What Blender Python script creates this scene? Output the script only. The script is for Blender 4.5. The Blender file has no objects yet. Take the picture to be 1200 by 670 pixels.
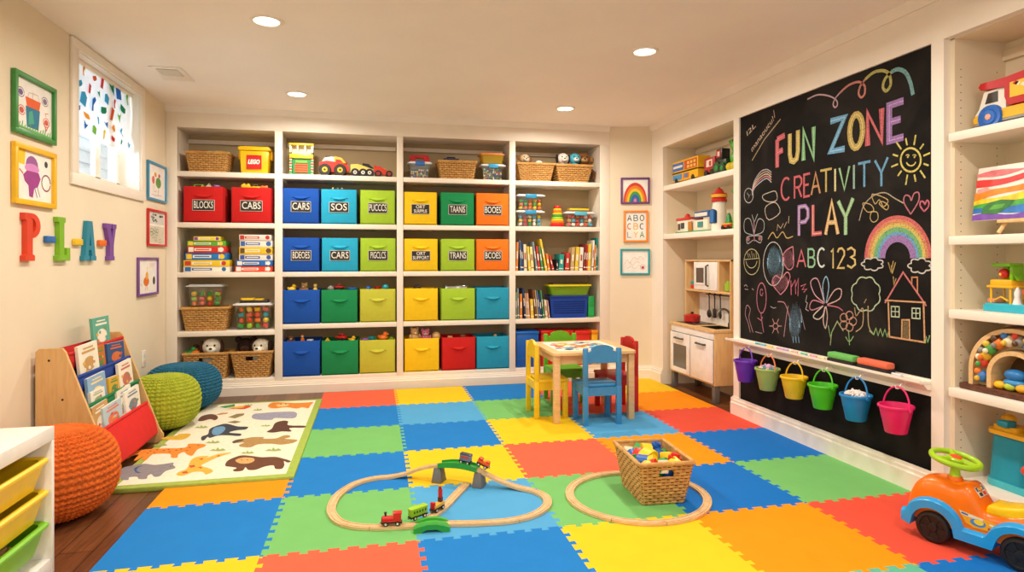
import bpy, bmesh, math, random
from mathutils import Vector as V, Matrix as Mx
PI = math.pi
rnd = random.Random(11)
C = bpy.context.scene.collection
S = bpy.context.scene
# ------------------------------------------------------------------ view geometry (used to measure places on real planes)
F, YAW, HZ, CZ = 727.1, 0.2195, 303.3, 1.152
_c, _s = math.cos(YAW), math.sin(YAW)
def ray(px, py):
    r = (px-600)/F
    return V((r*_c+_s, -r*_s+_c, (HZ-py)/F))
def onz(px, py, z=0.0):
    q = ray(px, py); d = (z-CZ)/q.z
    return V((q.x*d, q.y*d, z))
def ony(px, py, Y):
    q = ray(px, py); d = Y/q.y
    return V((q.x*d, Y, CZ+q.z*d))
def onx(px, py, X):
    q = ray(px, py); d = X/q.x
    return V((X, q.y*d, CZ+q.z*d))
def onpl(px, py, p0, n):
    q = ray(px, py); o = V((0, 0, CZ))
    d = (V(p0)-o).dot(n)/q.dot(n)
    return o+q*d
# ------------------------------------------------------------------ materials
MAT = {}
def lin(h):
    h = h.lstrip('#'); o = []
    for i in (0, 2, 4):
        c = int(h[i:i+2], 16)/255
        o.append(c/12.92 if c <= .04045 else ((c+.055)/1.055)**2.4)
    return (*o, 1)
def newmat(name):
    m = bpy.data.materials.new(name); m.use_nodes = True
    nt = m.node_tree; b = nt.nodes['Principled BSDF']
    MAT[name] = m
    return m, nt, b
def nd(nt, t, **k):
    n = nt.nodes.new(t)
    for a, v in k.items(): setattr(n, a, v)
    return n
def mat(name, hexc, rough=.5, metal=0, noise=None, bump=None, coat=0, scale3=None):
    if name in MAT: return name
    m, nt, b = newmat(name)
    col = lin(hexc)
    b.inputs['Base Color'].default_value = col
    b.inputs['Roughness'].default_value = rough
    b.inputs['Metallic'].default_value = metal
    if coat: b.inputs['Coat Weight'].default_value = coat; b.inputs['Coat Roughness'].default_value = .15
    tc = nd(nt, 'ShaderNodeTexCoord')
    if noise is None: noise = (14, .06)
    mp = nd(nt, 'ShaderNodeMapping')
    if scale3: mp.inputs['Scale'].default_value = scale3
    nt.links.new(tc.outputs['Object'], mp.inputs['Vector'])
    n = nd(nt, 'ShaderNodeTexNoise'); n.inputs['Scale'].default_value = noise[0]; n.inputs['Detail'].default_value = 4
    nt.links.new(mp.outputs[0], n.inputs['Vector'])
    r = nd(nt, 'ShaderNodeValToRGB')
    a = noise[1]
    r.color_ramp.elements[0].position = .3; r.color_ramp.elements[1].position = .7
    r.color_ramp.elements[0].color = tuple(c*(1-a) for c in col[:3])+(1,)
    r.color_ramp.elements[1].color = tuple(min(1, c*(1+a)) for c in col[:3])+(1,)
    nt.links.new(n.outputs['Fac'], r.inputs[0]); nt.links.new(r.outputs[0], b.inputs['Base Color'])
    if bump:
        n2 = nd(nt, 'ShaderNodeTexNoise'); n2.inputs['Scale'].default_value = bump[0]; n2.inputs['Detail'].default_value = 3
        nt.links.new(tc.outputs['Object'], n2.inputs['Vector'])
        bp = nd(nt, 'ShaderNodeBump'); bp.inputs['Strength'].default_value = bump[1]; bp.inputs['Distance'].default_value = .003
        nt.links.new(n2.outputs['Fac'], bp.inputs['Height']); nt.links.new(bp.outputs[0], b.inputs['Normal'])
    return name
def P(hexc, rough=.35):                       # plastic
    return mat('plastic_%s_%d' % (hexc.strip('#'), rough*100), hexc, rough)
def FB(hexc):                                 # fabric
    return mat('fabric_'+hexc.strip('#'), hexc, .9, noise=(25, .04), bump=(500, .12))
def PAP(hexc):                                # paper / print
    return mat('paper_'+hexc.strip('#'), hexc, .7)
def PNT(hexc):                                # painted wood
    return mat('painted_'+hexc.strip('#'), hexc, .4)
def PLU(hexc):                                # plush
    return mat('plush_'+hexc.strip('#'), hexc, 1, noise=(50, .18), bump=(160, .8))
def wood(name, c1, c2, scale, axis_scale, rough=.45):
    m, nt, b = newmat(name)
    tc = nd(nt, 'ShaderNodeTexCoord'); mp = nd(nt, 'ShaderNodeMapping')
    mp.inputs['Scale'].default_value = axis_scale
    nt.links.new(tc.outputs['Object'], mp.inputs['Vector'])
    n = nd(nt, 'ShaderNodeTexNoise'); n.inputs['Scale'].default_value = scale; n.inputs['Detail'].default_value = 6; n.inputs['Distortion'].default_value = .6
    nt.links.new(mp.outputs[0], n.inputs['Vector'])
    r = nd(nt, 'ShaderNodeValToRGB'); r.color_ramp.elements[0].position = .32; r.color_ramp.elements[1].position = .68
    r.color_ramp.elements[0].color = lin(c1); r.color_ramp.elements[1].color = lin(c2)
    nt.links.new(n.outputs['Fac'], r.inputs[0]); nt.links.new(r.outputs[0], b.inputs['Base Color'])
    b.inputs['Roughness'].default_value = rough
    return name
mat('wall_paint', '#ecddc1', .85, noise=(3, .02), bump=(300, .05))
mat('ceiling_paint', '#fdf4e8', .9, noise=(2, .02))
mat('trim_white', '#f6ecdc', .45, noise=(6, .02))
mat('case_white', '#f4e8d6', .45, noise=(6, .02))
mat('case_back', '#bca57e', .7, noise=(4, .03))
mat('niche_cream', '#efe0c2', .6, noise=(4, .03))
mat('white_laminate', '#f5f1ea', .35)
wood('beech', '#e0b478', '#ecc78f', 5, (2, 14, 14))
wood('track_wood', '#d9ae78', '#e8c594', 6, (5, 5, 20))
wood('rack_wood', '#d7a868', '#e3ba7d', 4, (14, 14, 1.5))
wood('kitchen_birch', '#dcaf72', '#e8c48c', 4, (12, 12, 1.5))
wood('dark_wood', '#4a2413', '#6b3a20', 5, (3, 14, 14))
mat('foam_blank', '#ffffff', .6)
def floor_mat():
    m, nt, b = newmat('floor_planks')
    tc = nd(nt, 'ShaderNodeTexCoord'); mp = nd(nt, 'ShaderNodeMapping')
    mp.inputs['Rotation'].default_value = (0, 0, PI/2)
    nt.links.new(tc.outputs['Object'], mp.inputs['Vector'])
    br = nd(nt, 'ShaderNodeTexBrick'); br.inputs['Scale'].default_value = 1
    br.inputs['Brick Width'].default_value = 1.1; br.inputs['Row Height'].default_value = .12; br.inputs['Mortar Size'].default_value = .0025
    br.inputs['Color1'].default_value = lin('#55301a'); br.inputs['Color2'].default_value = lin('#7a4a2a'); br.inputs['Mortar'].default_value = lin('#25130a')
    nt.links.new(mp.outputs[0], br.inputs['Vector'])
    mp2 = nd(nt, 'ShaderNodeMapping'); mp2.inputs['Scale'].default_value = (26, 1.6, 1)
    nt.links.new(tc.outputs['Object'], mp2.inputs['Vector'])
    n = nd(nt, 'ShaderNodeTexNoise'); n.inputs['Scale'].default_value = 2; n.inputs['Detail'].default_value = 8; n.inputs['Distortion'].default_value = .5
    nt.links.new(mp2.outputs[0], n.inputs['Vector'])
    mx = nd(nt, 'ShaderNodeMix', data_type='RGBA', blend_type='OVERLAY'); mx.inputs['Factor'].default_value = .75
    nt.links.new(br.outputs['Color'], mx.inputs['A']); nt.links.new(n.outputs['Fac'], mx.inputs['B'])
    nt.links.new(mx.outputs['Result'], b.inputs['Base Color'])
    b.inputs['Roughness'].default_value = .32
    bp = nd(nt, 'ShaderNodeBump'); bp.inputs['Strength'].default_value = .25; bp.inputs['Distance'].default_value = .004
    nt.links.new(n.outputs['Fac'], bp.inputs['Height']); nt.links.new(bp.outputs[0], b.inputs['Normal'])
floor_mat()
def board_mat():
    m, nt, b = newmat('chalkboard')
    tc = nd(nt, 'ShaderNodeTexCoord')
    n = nd(nt, 'ShaderNodeTexNoise'); n.inputs['Scale'].default_value = 2.2; n.inputs['Detail'].default_value = 5; n.inputs['Distortion'].default_value = 1.4
    nt.links.new(tc.outputs['Object'], n.inputs['Vector'])
    r = nd(nt, 'ShaderNodeValToRGB'); r.color_ramp.elements[0].position = .42; r.color_ramp.elements[1].position = .8
    r.color_ramp.elements[0].color = lin('#110e0c'); r.color_ramp.elements[1].color = lin('#2b2723')
    nt.links.new(n.outputs['Fac'], r.inputs[0]); nt.links.new(r.outputs[0], b.inputs['Base Color'])
    b.inputs['Roughness'].default_value = .85; b.inputs['Specular IOR Level'].default_value = .2
board_mat()
def CH(hexc):                                  # chalk: powdery, lets the board through in grains
    nm = 'chalk_'+hexc.strip('#')
    if nm in MAT: return nm
    m, nt, b = newmat(nm)
    tc = nd(nt, 'ShaderNodeTexCoord')
    n = nd(nt, 'ShaderNodeTexNoise'); n.inputs['Scale'].default_value = 160; n.inputs['Detail'].default_value = 2
    nt.links.new(tc.outputs['Object'], n.inputs['Vector'])
    r = nd(nt, 'ShaderNodeValToRGB'); r.color_ramp.elements[0].position = .3; r.color_ramp.elements[1].position = .5
    c = lin(hexc); g = sum(c[:3])/3; c = tuple((.82*x+.18*g)*.95 for x in c[:3])+(1,)
    r.color_ramp.elements[0].color = tuple(x*.42 for x in c[:3])+(1,); r.color_ramp.elements[1].color = c
    nt.links.new(n.outputs['Fac'], r.inputs[0]); nt.links.new(r.outputs[0], b.inputs['Base Color'])
    b.inputs['Roughness'].default_value = .95
    return nm
def glassy(name, tint, fac, rough=.12, tinted=False):       # thin clear sheet: part see-through, part glossy
    m, nt, b = newmat(name)
    out = nt.nodes['Material Output']
    t = nd(nt, 'ShaderNodeBsdfTransparent'); t.inputs[0].default_value = lin(tint)
    if tinted:
        sh = b; b.inputs['Base Color'].default_value = lin(tint); b.inputs['Roughness'].default_value = rough
    else:
        sh = nd(nt, 'ShaderNodeBsdfGlossy'); sh.inputs['Color'].default_value = lin('#f4f6f6'); sh.inputs['Roughness'].default_value = rough
    mx = nd(nt, 'ShaderNodeMixShader'); mx.inputs[0].default_value = fac
    nt.links.new(t.outputs[0], mx.inputs[1]); nt.links.new(sh.outputs[0], mx.inputs[2]); nt.links.new(mx.outputs[0], out.inputs[0])
    return name
glassy('clear_plastic', '#f6f8f6', .10)
glassy('pane_glass', '#fbfeff', .05, .02)
glassy('lime_clear', '#a8d838', .5, .2, True)
glassy('yellow_clear', '#f0cc40', .4, .2, True)
def emis(name, hexc, st):
    m, nt, b = newmat(name)
    b.inputs['Base Color'].default_value = lin(hexc)
    b.inputs['Emission Color'].default_value = lin(hexc); b.inputs['Emission Strength'].default_value = st
emis('lamp_lens', '#fff1d8', 9)
wood('wicker', '#b27c3c', '#d6a65e', 24, (1, 1, 2.5), .8)
wood('wicker_light', '#b88446', '#daac68', 24, (1, 1, 2.5), .8)
mat('wicker_gap_shade', '#5e3a18', .9); mat('steel', '#8c8880', .3, .9); mat('dark_metal', '#33302d', .4, .4); mat('black_rubber', '#15110f', .5)
# ------------------------------------------------------------------ mesh builder
class MB:
    def __init__(s): s.v = []; s.f = []; s.m = []; s.mats = []
    def mi(s, m):
        if m not in s.mats: s.mats.append(m)
        return s.mats.index(m)
    def add(s, vs, fs, m, M=None):
        o = len(s.v); i = s.mi(m)
        s.v += [tuple(M @ V(p)) if M else tuple(p) for p in vs]
        s.f += [[a+o for a in f] for f in fs]; s.m += [i]*len(fs)
        return s
    def box(s, x0, x1, y0, y1, z0, z1, m, bev=0, M=None, seg=2):
        if bev <= 0:
            vs = [(x, y, z) for x in (x0, x1) for y in (y0, y1) for z in (z0, z1)]
            fs = [(0, 1, 3, 2), (4, 6, 7, 5), (0, 4, 5, 1), (2, 3, 7, 6), (0, 2, 6, 4), (1, 5, 7, 3)]
            return s.add(vs, fs, m, M)
        bm = bmesh.new(); bmesh.ops.create_cube(bm, size=1)
        for v in bm.verts: v.co = V(((x0+x1)/2+v.co.x*(x1-x0), (y0+y1)/2+v.co.y*(y1-y0), (z0+z1)/2+v.co.z*(z1-z0)))
        bev = min(bev, .49*min(x1-x0, y1-y0, z1-z0))
        bmesh.ops.bevel(bm, geom=bm.edges[:], offset=bev, segments=seg, profile=.5, affect='EDGES')
        return s.bm(bm, m, M)
    def bm(s, bm, m, M=None):
        bm.verts.index_update()
        s.add([v.co.copy() for v in bm.verts], [[v.index for v in f.verts] for f in bm.faces], m, M); bm.free()
        return s
    def cbox(s, c, sz, m, bev=0, rot=None):
        M = Mx.Translation(V(c))
        if rot: M = M @ Mx.Rotation(rot[2], 4, 'Z') @ Mx.Rotation(rot[1], 4, 'Y') @ Mx.Rotation(rot[0], 4, 'X')
        return s.box(-sz[0]/2, sz[0]/2, -sz[1]/2, sz[1]/2, -sz[2]/2, sz[2]/2, m, bev, M)
    def cyl(s, p0, p1, r0, m, r1=None, seg=16):
        p0, p1 = V(p0), V(p1); r1 = r0 if r1 is None else r1
        d = (p1-p0); q = d.to_track_quat('Z', 'Y').to_matrix().to_4x4()
        M = Mx.Translation(p0) @ q
        return s.lathe([(0, 0), (r0, 0), (r1, d.length), (0, d.length)], m, seg, M)
    def lathe(s, prof, m, seg=24, M=None):
        vs = []; fs = []; rings = []
        for r, z in prof:
            if r < 1e-6: rings.append([len(vs)]); vs.append((0, 0, z))
            else:
                rings.append(list(range(len(vs), len(vs)+seg)))
                vs += [(r*math.cos(2*PI*k/seg), r*math.sin(2*PI*k/seg), z) for k in range(seg)]
        for a, b in zip(rings, rings[1:]):
            if len(a) == 1 and len(b) == 1: continue
            for k in range(seg):
                k2 = (k+1) % seg
                if len(a) == 1: fs.append((a[0], b[k2], b[k]))
                elif len(b) == 1: fs.append((a[k], a[k2], b[0]))
                else: fs.append((a[k], a[k2], b[k2], b[k]))
        return s.add(vs, fs, m, M)
    def sph(s, c, r, m, seg=16, rings=10, M=None):
        if not hasattr(r, '__len__'): r = (r, r, r)
        T = Mx.Translation(V(c)) @ Mx.Diagonal((*r, 1))
        if M: T = M @ T
        return s.lathe([(math.sin(PI*k/rings), -math.cos(PI*k/rings)) for k in range(rings+1)], m, seg, T)
    def prism(s, poly, h, m, M=None, z0=0, mside=None):
        n = len(poly)
        ar = sum(poly[i][0]*poly[(i+1) % n][1]-poly[(i+1) % n][0]*poly[i][1] for i in range(n))
        if ar < 0: poly = poly[::-1]
        vs = [(x, y, z0) for x, y in poly]+[(x, y, z0+h) for x, y in poly]
        s.add(vs, [list(range(n-1, -1, -1)), list(range(n, 2*n))], m, M)
        return s.add(vs, [(i, (i+1) % n, n+(i+1) % n, n+i) for i in range(n)], mside or m, M)
    def tube(s, pts, r, m, seg=8, closed=False, rs=None, M=None):
        pts = [V(p) for p in pts]; n = len(pts); vs = []; fs = []
        up = None
        for i in range(n):
            a = pts[i-1] if (i or closed) else pts[i]; b = pts[(i+1) % n] if (i < n-1 or closed) else pts[i]
            t = (b-a).normalized()
            if up is None: up = t.orthogonal().normalized()
            up = (up-t*up.dot(t)).normalized(); sd = t.cross(up)
            rr = rs[i] if rs else r
            vs += [pts[i]+up*(rr*math.cos(2*PI*k/seg))+sd*(rr*math.sin(2*PI*k/seg)) for k in range(seg)]
        for i in range(n if closed else n-1):
            j = (i+1) % n
            for k in range(seg): fs.append((i*seg+k, i*seg+(k+1) % seg, j*seg+(k+1) % seg, j*seg+k))
        if not closed: fs += [list(range(seg-1, -1, -1)), list(range((n-1)*seg, n*seg))]
        return s.add(vs, fs, m, M)
    def sweep(s, pts, prof, m, closed=False):            # profile (side, up) along a path, up stays world Z
        pts = [V(p) for p in pts]; n = len(pts); k = len(prof); vs = []; fs = []
        for i in range(n):
            a = pts[i-1] if (i or closed) else pts[i]; b = pts[(i+1) % n] if (i < n-1 or closed) else pts[i]
            t = (b-a).normalized(); sd = V((t.y, -t.x, 0)).normalized(); up = sd.cross(t)
            vs += [pts[i]+sd*p+up*q for p, q in prof]
        for i in range(n if closed else n-1):
            j = (i+1) % n
            for q in range(k): fs.append((i*k+q, i*k+(q+1) % k, j*k+(q+1) % k, j*k+q))
        if not closed: fs += [list(range(k-1, -1, -1)), list(range((n-1)*k, n*k))]
        return s.add(vs, fs, m)
    def ribbon(s, pts, w, f, m, closed=False):           # flat stroke in a plane; f maps plane (u,v) to space
        P2 = [V(p) for p in pts]; n = len(P2)
        if n < 2: return s
        vs = []; fs = []
        for i in range(n):
            a = P2[i-1] if (i or closed) else P2[i]; b = P2[(i+1) % n] if (i < n-1 or closed) else P2[i]
            t1 = (P2[i]-a); t2 = (b-P2[i])
            if t1.length < 1e-9: t1 = t2
            if t2.length < 1e-9: t2 = t1
            t1, t2 = t1.normalized(), t2.normalized()
            t = t1+t2
            t = t.normalized() if t.length > 1e-3 else t1
            nn = V((-t.y, t.x)); k = min(1.6, 1/max(.3, abs(nn.dot(V((-t1.y, t1.x))))))
            vs += [f(*(P2[i]+nn*w/2*k)), f(*(P2[i]-nn*w/2*k))]
        for i in range(n if closed else n-1):
            j = (i+1) % n; fs.append((2*i, 2*i+1, 2*j+1, 2*j))
        return s.add(vs, fs, m)
    def poly(s, pts, m, M=None):
        return s.add(pts, [list(range(len(pts)))], m, M)
    def text(s, txt, size, m, M, depth=0, sx=1, bold=0):
        cu = bpy.data.curves.new('lettering', 'FONT'); cu.body = txt; cu.size = size; cu.align_x = 'CENTER'; cu.align_y = 'CENTER'
        cu.extrude = depth; cu.resolution_u = 3; cu.offset = bold
        ob = bpy.data.objects.new('lettering', cu); C.objects.link(ob)
        me = bpy.data.meshes.new_from_object(ob.evaluated_get(bpy.context.evaluated_depsgraph_get()))
        s.add([(v.co.x*sx, v.co.y, v.co.z) for v in me.vertices], [list(p.vertices) for p in me.polygons], m, M)
        bpy.data.objects.remove(ob); bpy.data.curves.remove(cu); bpy.data.meshes.remove(me)
        return s
    def build(s, name, parent=None, label=None, loc=None, rz=0, kind=None, sharp=30):
        me = bpy.data.meshes.new(name); me.from_pydata(s.v, [], s.f)
        for m in s.mats: me.materials.append(MAT[m])
        me.polygons.foreach_set('material_index', s.m)
        me.update(); me.validate()
        me.shade_smooth(); me.set_sharp_from_angle(angle=math.radians(sharp))
        o = bpy.data.objects.new(name, me); C.objects.link(o)
        if parent: o.parent = parent
        if loc is not None: o.location = loc
        if rz: o.rotation_euler.z = rz
        if label: o['label'] = label
        if kind: o['kind'] = kind
        return o
SEEN = {}
def tag(o, label, cat, group=None, kind=None):
    o['label'] = label; o['category'] = cat
    if group: o['group'] = group
    if kind: o['kind'] = kind
    return o
def thing(name, label, cat, loc=(0, 0, 0), rz=0, group=None):
    o = bpy.data.objects.new(name, None); o.empty_display_size = .1; C.objects.link(o)
    o.location = loc; o.rotation_euler.z = rz
    return tag(o, label, cat, group)
def solo(name, mb, label, cat, loc=None, rz=0, group=None, kind=None):
    return tag(mb.build(name, loc=loc, rz=rz), label, cat, group, kind)
def dup(o, loc, rz=0, label=None, group=None, recolor=None):
    r = o.copy(); C.objects.link(r); r.location = loc; r.rotation_euler = (0, 0, rz)
    if label: r['label'] = label
    if group: r['group'] = group
    for ch in list(o.children):
        c = ch.copy(); C.objects.link(c); c.parent = r
        for g in list(ch.children):
            d = g.copy(); C.objects.link(d); d.parent = c
    return r
def struct(name, mb, kind='structure'):
    o = mb.build(name); o['kind'] = kind
    return o
def T(x=0, y=0, z=0): return Mx.Translation(V((x, y, z)))
def RX(a): return Mx.Rotation(a, 4, 'X')
def RY(a): return Mx.Rotation(a, 4, 'Y')
def RZ(a): return Mx.Rotation(a, 4, 'Z')
def cat_rom(pts, n=8, closed=False):
    pts = [V(p) for p in pts]; out = []; m = len(pts)
    for i in range(m if closed else m-1):
        g = lambda k: pts[k % m] if closed else pts[max(0, min(m-1, k))]
        p0, p1, p2, p3 = g(i-1), g(i), g(i+1), g(i+2)
        for k in range(n):
            t = k/n
            out.append(.5*((2*p1)+(p2-p0)*t+(2*p0-5*p1+4*p2-p3)*t*t+(3*p1-p0-3*p2+p3)*t**3))
    if not closed: out.append(pts[-1])
    return out
def arc(cx, cy, rx, ry, a0, a1, n=16):
    return [(cx+rx*math.cos(math.radians(a0+(a1-a0)*k/n)), cy+ry*math.sin(math.radians(a0+(a1-a0)*k/n))) for k in range(n+1)]
def rpoly(x0, x1, y0, y1, r, n=4):
    o = []
    for cx, cy, a in ((x1-r, y1-r, 0), (x0+r, y1-r, 90), (x0+r, y0+r, 180), (x1-r, y0+r, 270)): o += arc(cx, cy, r, r, a, a+90, n)
    return o
# ------------------------------------------------------------------ levels of the room
XL, XR, YB, ZC, ZM = -1.676, 2.60, 5.62, 2.42, .012
REAR = -1.2
YR0 = 1.2      # near end of the right-hand bookcase
# ================================================================== THE ROOM
mb = MB(); mb.box(XL-.25, 3.0, REAR, 6.0, -.05, 0, 'floor_planks'); struct('floor', mb)
mb = MB(); mb.box(XL-.25, 3.0, REAR, 6.0, ZC, ZC+.05, 'ceiling_paint'); struct('ceiling', mb)
WY0, WY1, WZ0, WZ1 = 4.036, 5.03, 1.64, 2.365
mb = MB()
for a in ((REAR, 6.0, 0, WZ0), (REAR, 6.0, WZ1, ZC), (REAR, WY0, WZ0, WZ1), (WY1, 6.0, WZ0, WZ1)):
    mb.box(XL-.2, XL, *a, 'wall_paint')
struct('wall_left', mb)
# back wall: plain behind the shelving, angled short piece to its right
AX0, AY0, AX1, AY1 = 2.212, YB, 2.61, 5.50
mb = MB(); mb.box(XL-.2, 2.3, 5.97, 6.02, 0, ZC, 'wall_paint')
mb.prism([(AX0-.02, AY0+.006), (AX1+.05, AY1-.015), (AX1+.05, 6.0), (AX0-.02, 6.0)], ZC, 'wall_paint'); struct('wall_back', mb)
AN = V((AY1-AY0, -(AX1-AX0), 0)).normalized()          # its normal, towards the room
AD = V((AX1-AX0, AY1-AY0, 0)).normalized()
# right wall: niche frame, panel frame, bookcase frame
NY0, NY1, BY0, BY1, SY1 = 4.125, 5.273, 2.457, 4.055, 2.39
XB = 2.945
mb = MB()
mb.box(XR, XR+.04, YR0, AY1+.02, 2.18, ZC, 'trim_white')            # header
mb.box(XR, XR+.04, NY1, AY1+.02, 0, 2.18, 'trim_white')
mb.box(XR, XR+.04, BY1, NY0, 0, 2.18, 'trim_white')
mb.box(XR, XR+.04, SY1, BY0, 0, 2.18, 'trim_white')
mb.box(XR, XR+.04, BY0, BY1, .495, .575, 'trim_white')              # rail below the tray
mb.box(XR+.04, XR+.08, SY1, NY0, 0, 2.18, 'trim_white')             # backing
mb.box(XB, XB+.04, YR0-.4, 6.0, 0, ZC, 'niche_cream')               # far side of the niches
mb.box(XR+.04, XB, NY1, NY1+.04, 0, 2.18, 'niche_cream'); mb.box(XR+.08, XB, NY0-.04, NY0, 0, 2.18, 'niche_cream')
mb.box(XR+.04, XB, NY0, NY1, 2.18, 2.2, 'niche_cream')
mb.box(XR, XB+.04, REAR, YR0, 0, ZC, 'wall_paint')
struct('wall_right', mb)
mb = MB()                                                            # baseboards
def base_prof(h): return [(0, 0), (.024, 0), (.024, h*.70), (.016, h*.75), (.016, h*.86), (.010, h*.90), (.009, h), (0, h)]
def run_base(mb, x0, y0, x1, y1, h):
    mb.sweep([(x0, y0, 0), (x1, y1, 0)], base_prof(h), 'trim_white')
m = MB(); run_base(m, XL, YB, XL, REAR, .12)
m.v = [(XL+abs(x-XL), y, z) for x, y, z in m.v]; struct('baseboard_left', m)
m = MB(); q0 = V((AX0, AY0, 0)); q1 = V((AX1, AY1, 0)); m.sweep([q0, q1], base_prof(.135), 'trim_white'); struct('baseboard_back', m)
m = MB(); m.sweep([(XR, NY0+.005, 0), (XR, SY1, 0)], base_prof(.138), 'trim_white')
m.box(XR-.016, XR+.02, NY0-.004, NY0+.012, 0, .13, 'trim_white'); m.box(XR+.002, XR+.012, BY0, BY1, .11, .138, 'trim_white') if False else None
m.sweep([(XR, AY1, 0), (XR, NY1, 0)], base_prof(.135), 'trim_white'); struct('baseboard_right', m)
m = MB()
m.sweep([(XL, YB+.0, ZC-.05), (AX0, YB, ZC-.05)], [(0, 0), (.010, 0), (.028, .035), (.03, .05), (0, .05)], 'trim_white')
struct('trim_1', m)
m = MB(); m.sweep([(XR, AY1+.01, ZC-.05), (XR, YR0, ZC-.05)], [(0, 0), (.010, 0), (.028, .035), (.03, .05), (0, .05)], 'trim_white'); struct('trim_2', m)
# ------------------------------------------------------------------ window
w = thing('window_1', 'high basement window in the left wall with white casing', 'window'); w['kind'] = 'structure'
m = MB(); e = .018
for a in ((3.965, 5.105, 1.577, WZ0+.005), (3.965, 5.105, WZ1-.005, 2.416), (3.965, WY0+.005, WZ0, WZ1), (WY1-.005, 5.105, WZ0, WZ1)):
    m.box(XL, XL+e, *a, 'trim_white', .004)
m.build('window_casing', w)
m = MB(); gx = XL-.125
for a in ((WY0, WY1, WZ0, WZ0+.012), (WY0, WY1, WZ1-.012, WZ1), (WY0, WY0+.012, WZ0, WZ1), (WY1-.012, WY1, WZ0, WZ1)): m.box(XL-.2, XL+.005, *a, 'trim_white')
m.build('window_jamb', w)
m = MB()
for a in ((WY0, WY1, WZ0+.01, WZ0+.06), (WY0, WY1, WZ1-.05, WZ1-.01), (WY0, WY0+.05, WZ0, WZ1), (WY1-.06, WY1, WZ0, WZ1), (4.62, 4.70, WZ0, WZ1)): m.box(gx-.03, gx, *a, 'trim_white', .003)
m.build('window_sash', w)
m = MB(); m.box(gx-.018, gx-.014, WY0+.04, WY1-.05, WZ0+.05, WZ1-.04, 'pane_glass'); m.build('window_pane', w)
mat('siding', '#e9eef4', .7)
m = MB()
for k in range(13):
    z = .9+k*.115
    m.poly([(-2.62, 2.6, z), (-2.62, 7.2, z), (-2.645, 7.2, z+.115), (-2.645, 2.6, z+.115)], 'siding')
    m.poly([(-2.62, 2.6, z), (-2.645, 2.6, z), (-2.645, 7.2, z), (-2.62, 7.2, z)], 'siding')
m.box(-2.62, -2.56, 6.05, 6.2, .9, 2.4, 'siding'); m.box(-2.62, -2.56, 5.1, 5.2, .9, 2.4, 'siding')
m.box(-2.7, -1.9, 2.6, 7.2, .85, .9, 'siding')
struct('exterior_siding', m)
# blind with scattered toy shapes
bl = thing('roman_blind', 'white roman blind printed with little colourful toys, half lowered in the high window', 'blind', (XL-.055, 0, 0))
FB('#f6f4ee')
def see_through(nm, hexc, fac):                 # thin cloth: lets daylight glow through
    _nt = MAT[nm].node_tree; _b = _nt.nodes['Principled BSDF']; _tr = _nt.nodes.new('ShaderNodeBsdfTranslucent'); _tr.inputs[0].default_value = lin(hexc)
    _mx = _nt.nodes.new('ShaderNodeMixShader'); _mx.inputs[0].default_value = fac
    _nt.links.new(_b.outputs[0], _mx.inputs[1]); _nt.links.new(_tr.outputs[0], _mx.inputs[2]); _nt.links.new(_mx.outputs[0], _nt.nodes['Material Output'].inputs[0])
see_through('fabric_f6f4ee', '#f4f6fa', .16)
def bx_(z): return .012*math.sin((z-1.9)*26)*(1 if z < 2.06 else .25)
m = MB(); nz = 24; by0, by1, bz0, bz1 = WY0+.014, WY1-.02, 1.915, 2.345
vs = []; fs = []
for j in range(nz+1):
    for i in range(9):
        z = bz0+(bz1-bz0)*j/nz; y = by0+(by1-by0)*i/8
        vs.append((bx_(z)+.003*math.sin(i*1.7), y, z-.012*math.sin(PI*i/8)*(1-j/nz)))
for j in range(nz):
    for i in range(8): a = j*9+i; fs.append((a, a+1, a+10, a+9))
m.add(vs, fs, 'fabric_f6f4ee')
cols = ['#2f6fb8', '#d63c34', '#7fb83e', '#f0a02c', '#1f8a5a', '#e8c52f', '#46a5c9', '#e2622c']
shp = [[(-.05, -.05), (.05, -.05), (.05, .03), (0, .055), (-.05, .03)], [(-.03, -.06), (.0, -.06), (.0, -.01), (.04, .04), (.01, .06), (-.03, .03)],
       [(-.05, -.02), (-.03, -.035), (.03, -.035), (.055, -.02), (.05, .015), (-.045, .02)], [(-.02, -.05), (.02, -.045), (.03, .04), (-.015, .05)], [(0, -.05), (.05, .04), (.01, .02), (-.04, .05)]]
rb = random.Random(5)
for j, z in enumerate((2.30, 2.21, 2.13, 2.04, 1.965)):
    for i in range(7):
        y = by0+.07+i*.137+(.06 if j % 2 else 0)+rb.uniform(-.02, .02)
        if y > by1-.06: continue
        c = cols[(i*3+j*5+rb.randint(0, 1)) % 8]; pn = 'print_'+c.strip('#'); new_ = pn not in MAT; mat(pn, c, .9)
        if new_: see_through(pn, c, .45)
        sc = rb.uniform(.5, .95)*(.8 if j > 2 else 1)
        a = rb.uniform(-.6, .6)
        pts = []
        for u, v in shp[(i+2*j) % 5]:
            uu = (u*math.cos(a)-v*math.sin(a))*sc; vv = (u*math.sin(a)+v*math.cos(a))*sc
            zz = z+vv+rb.uniform(-.0, .0); pts.append((bx_(zz)+.009, y+uu, zz))
        m.poly(pts, pn)
m.build('blind_fabric', bl)
m = MB(); m.cyl((0, WY0+.013, 2.343), (0, WY1-.013, 2.343), .016, 'trim_white'); m.build('roller', bl)
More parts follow.
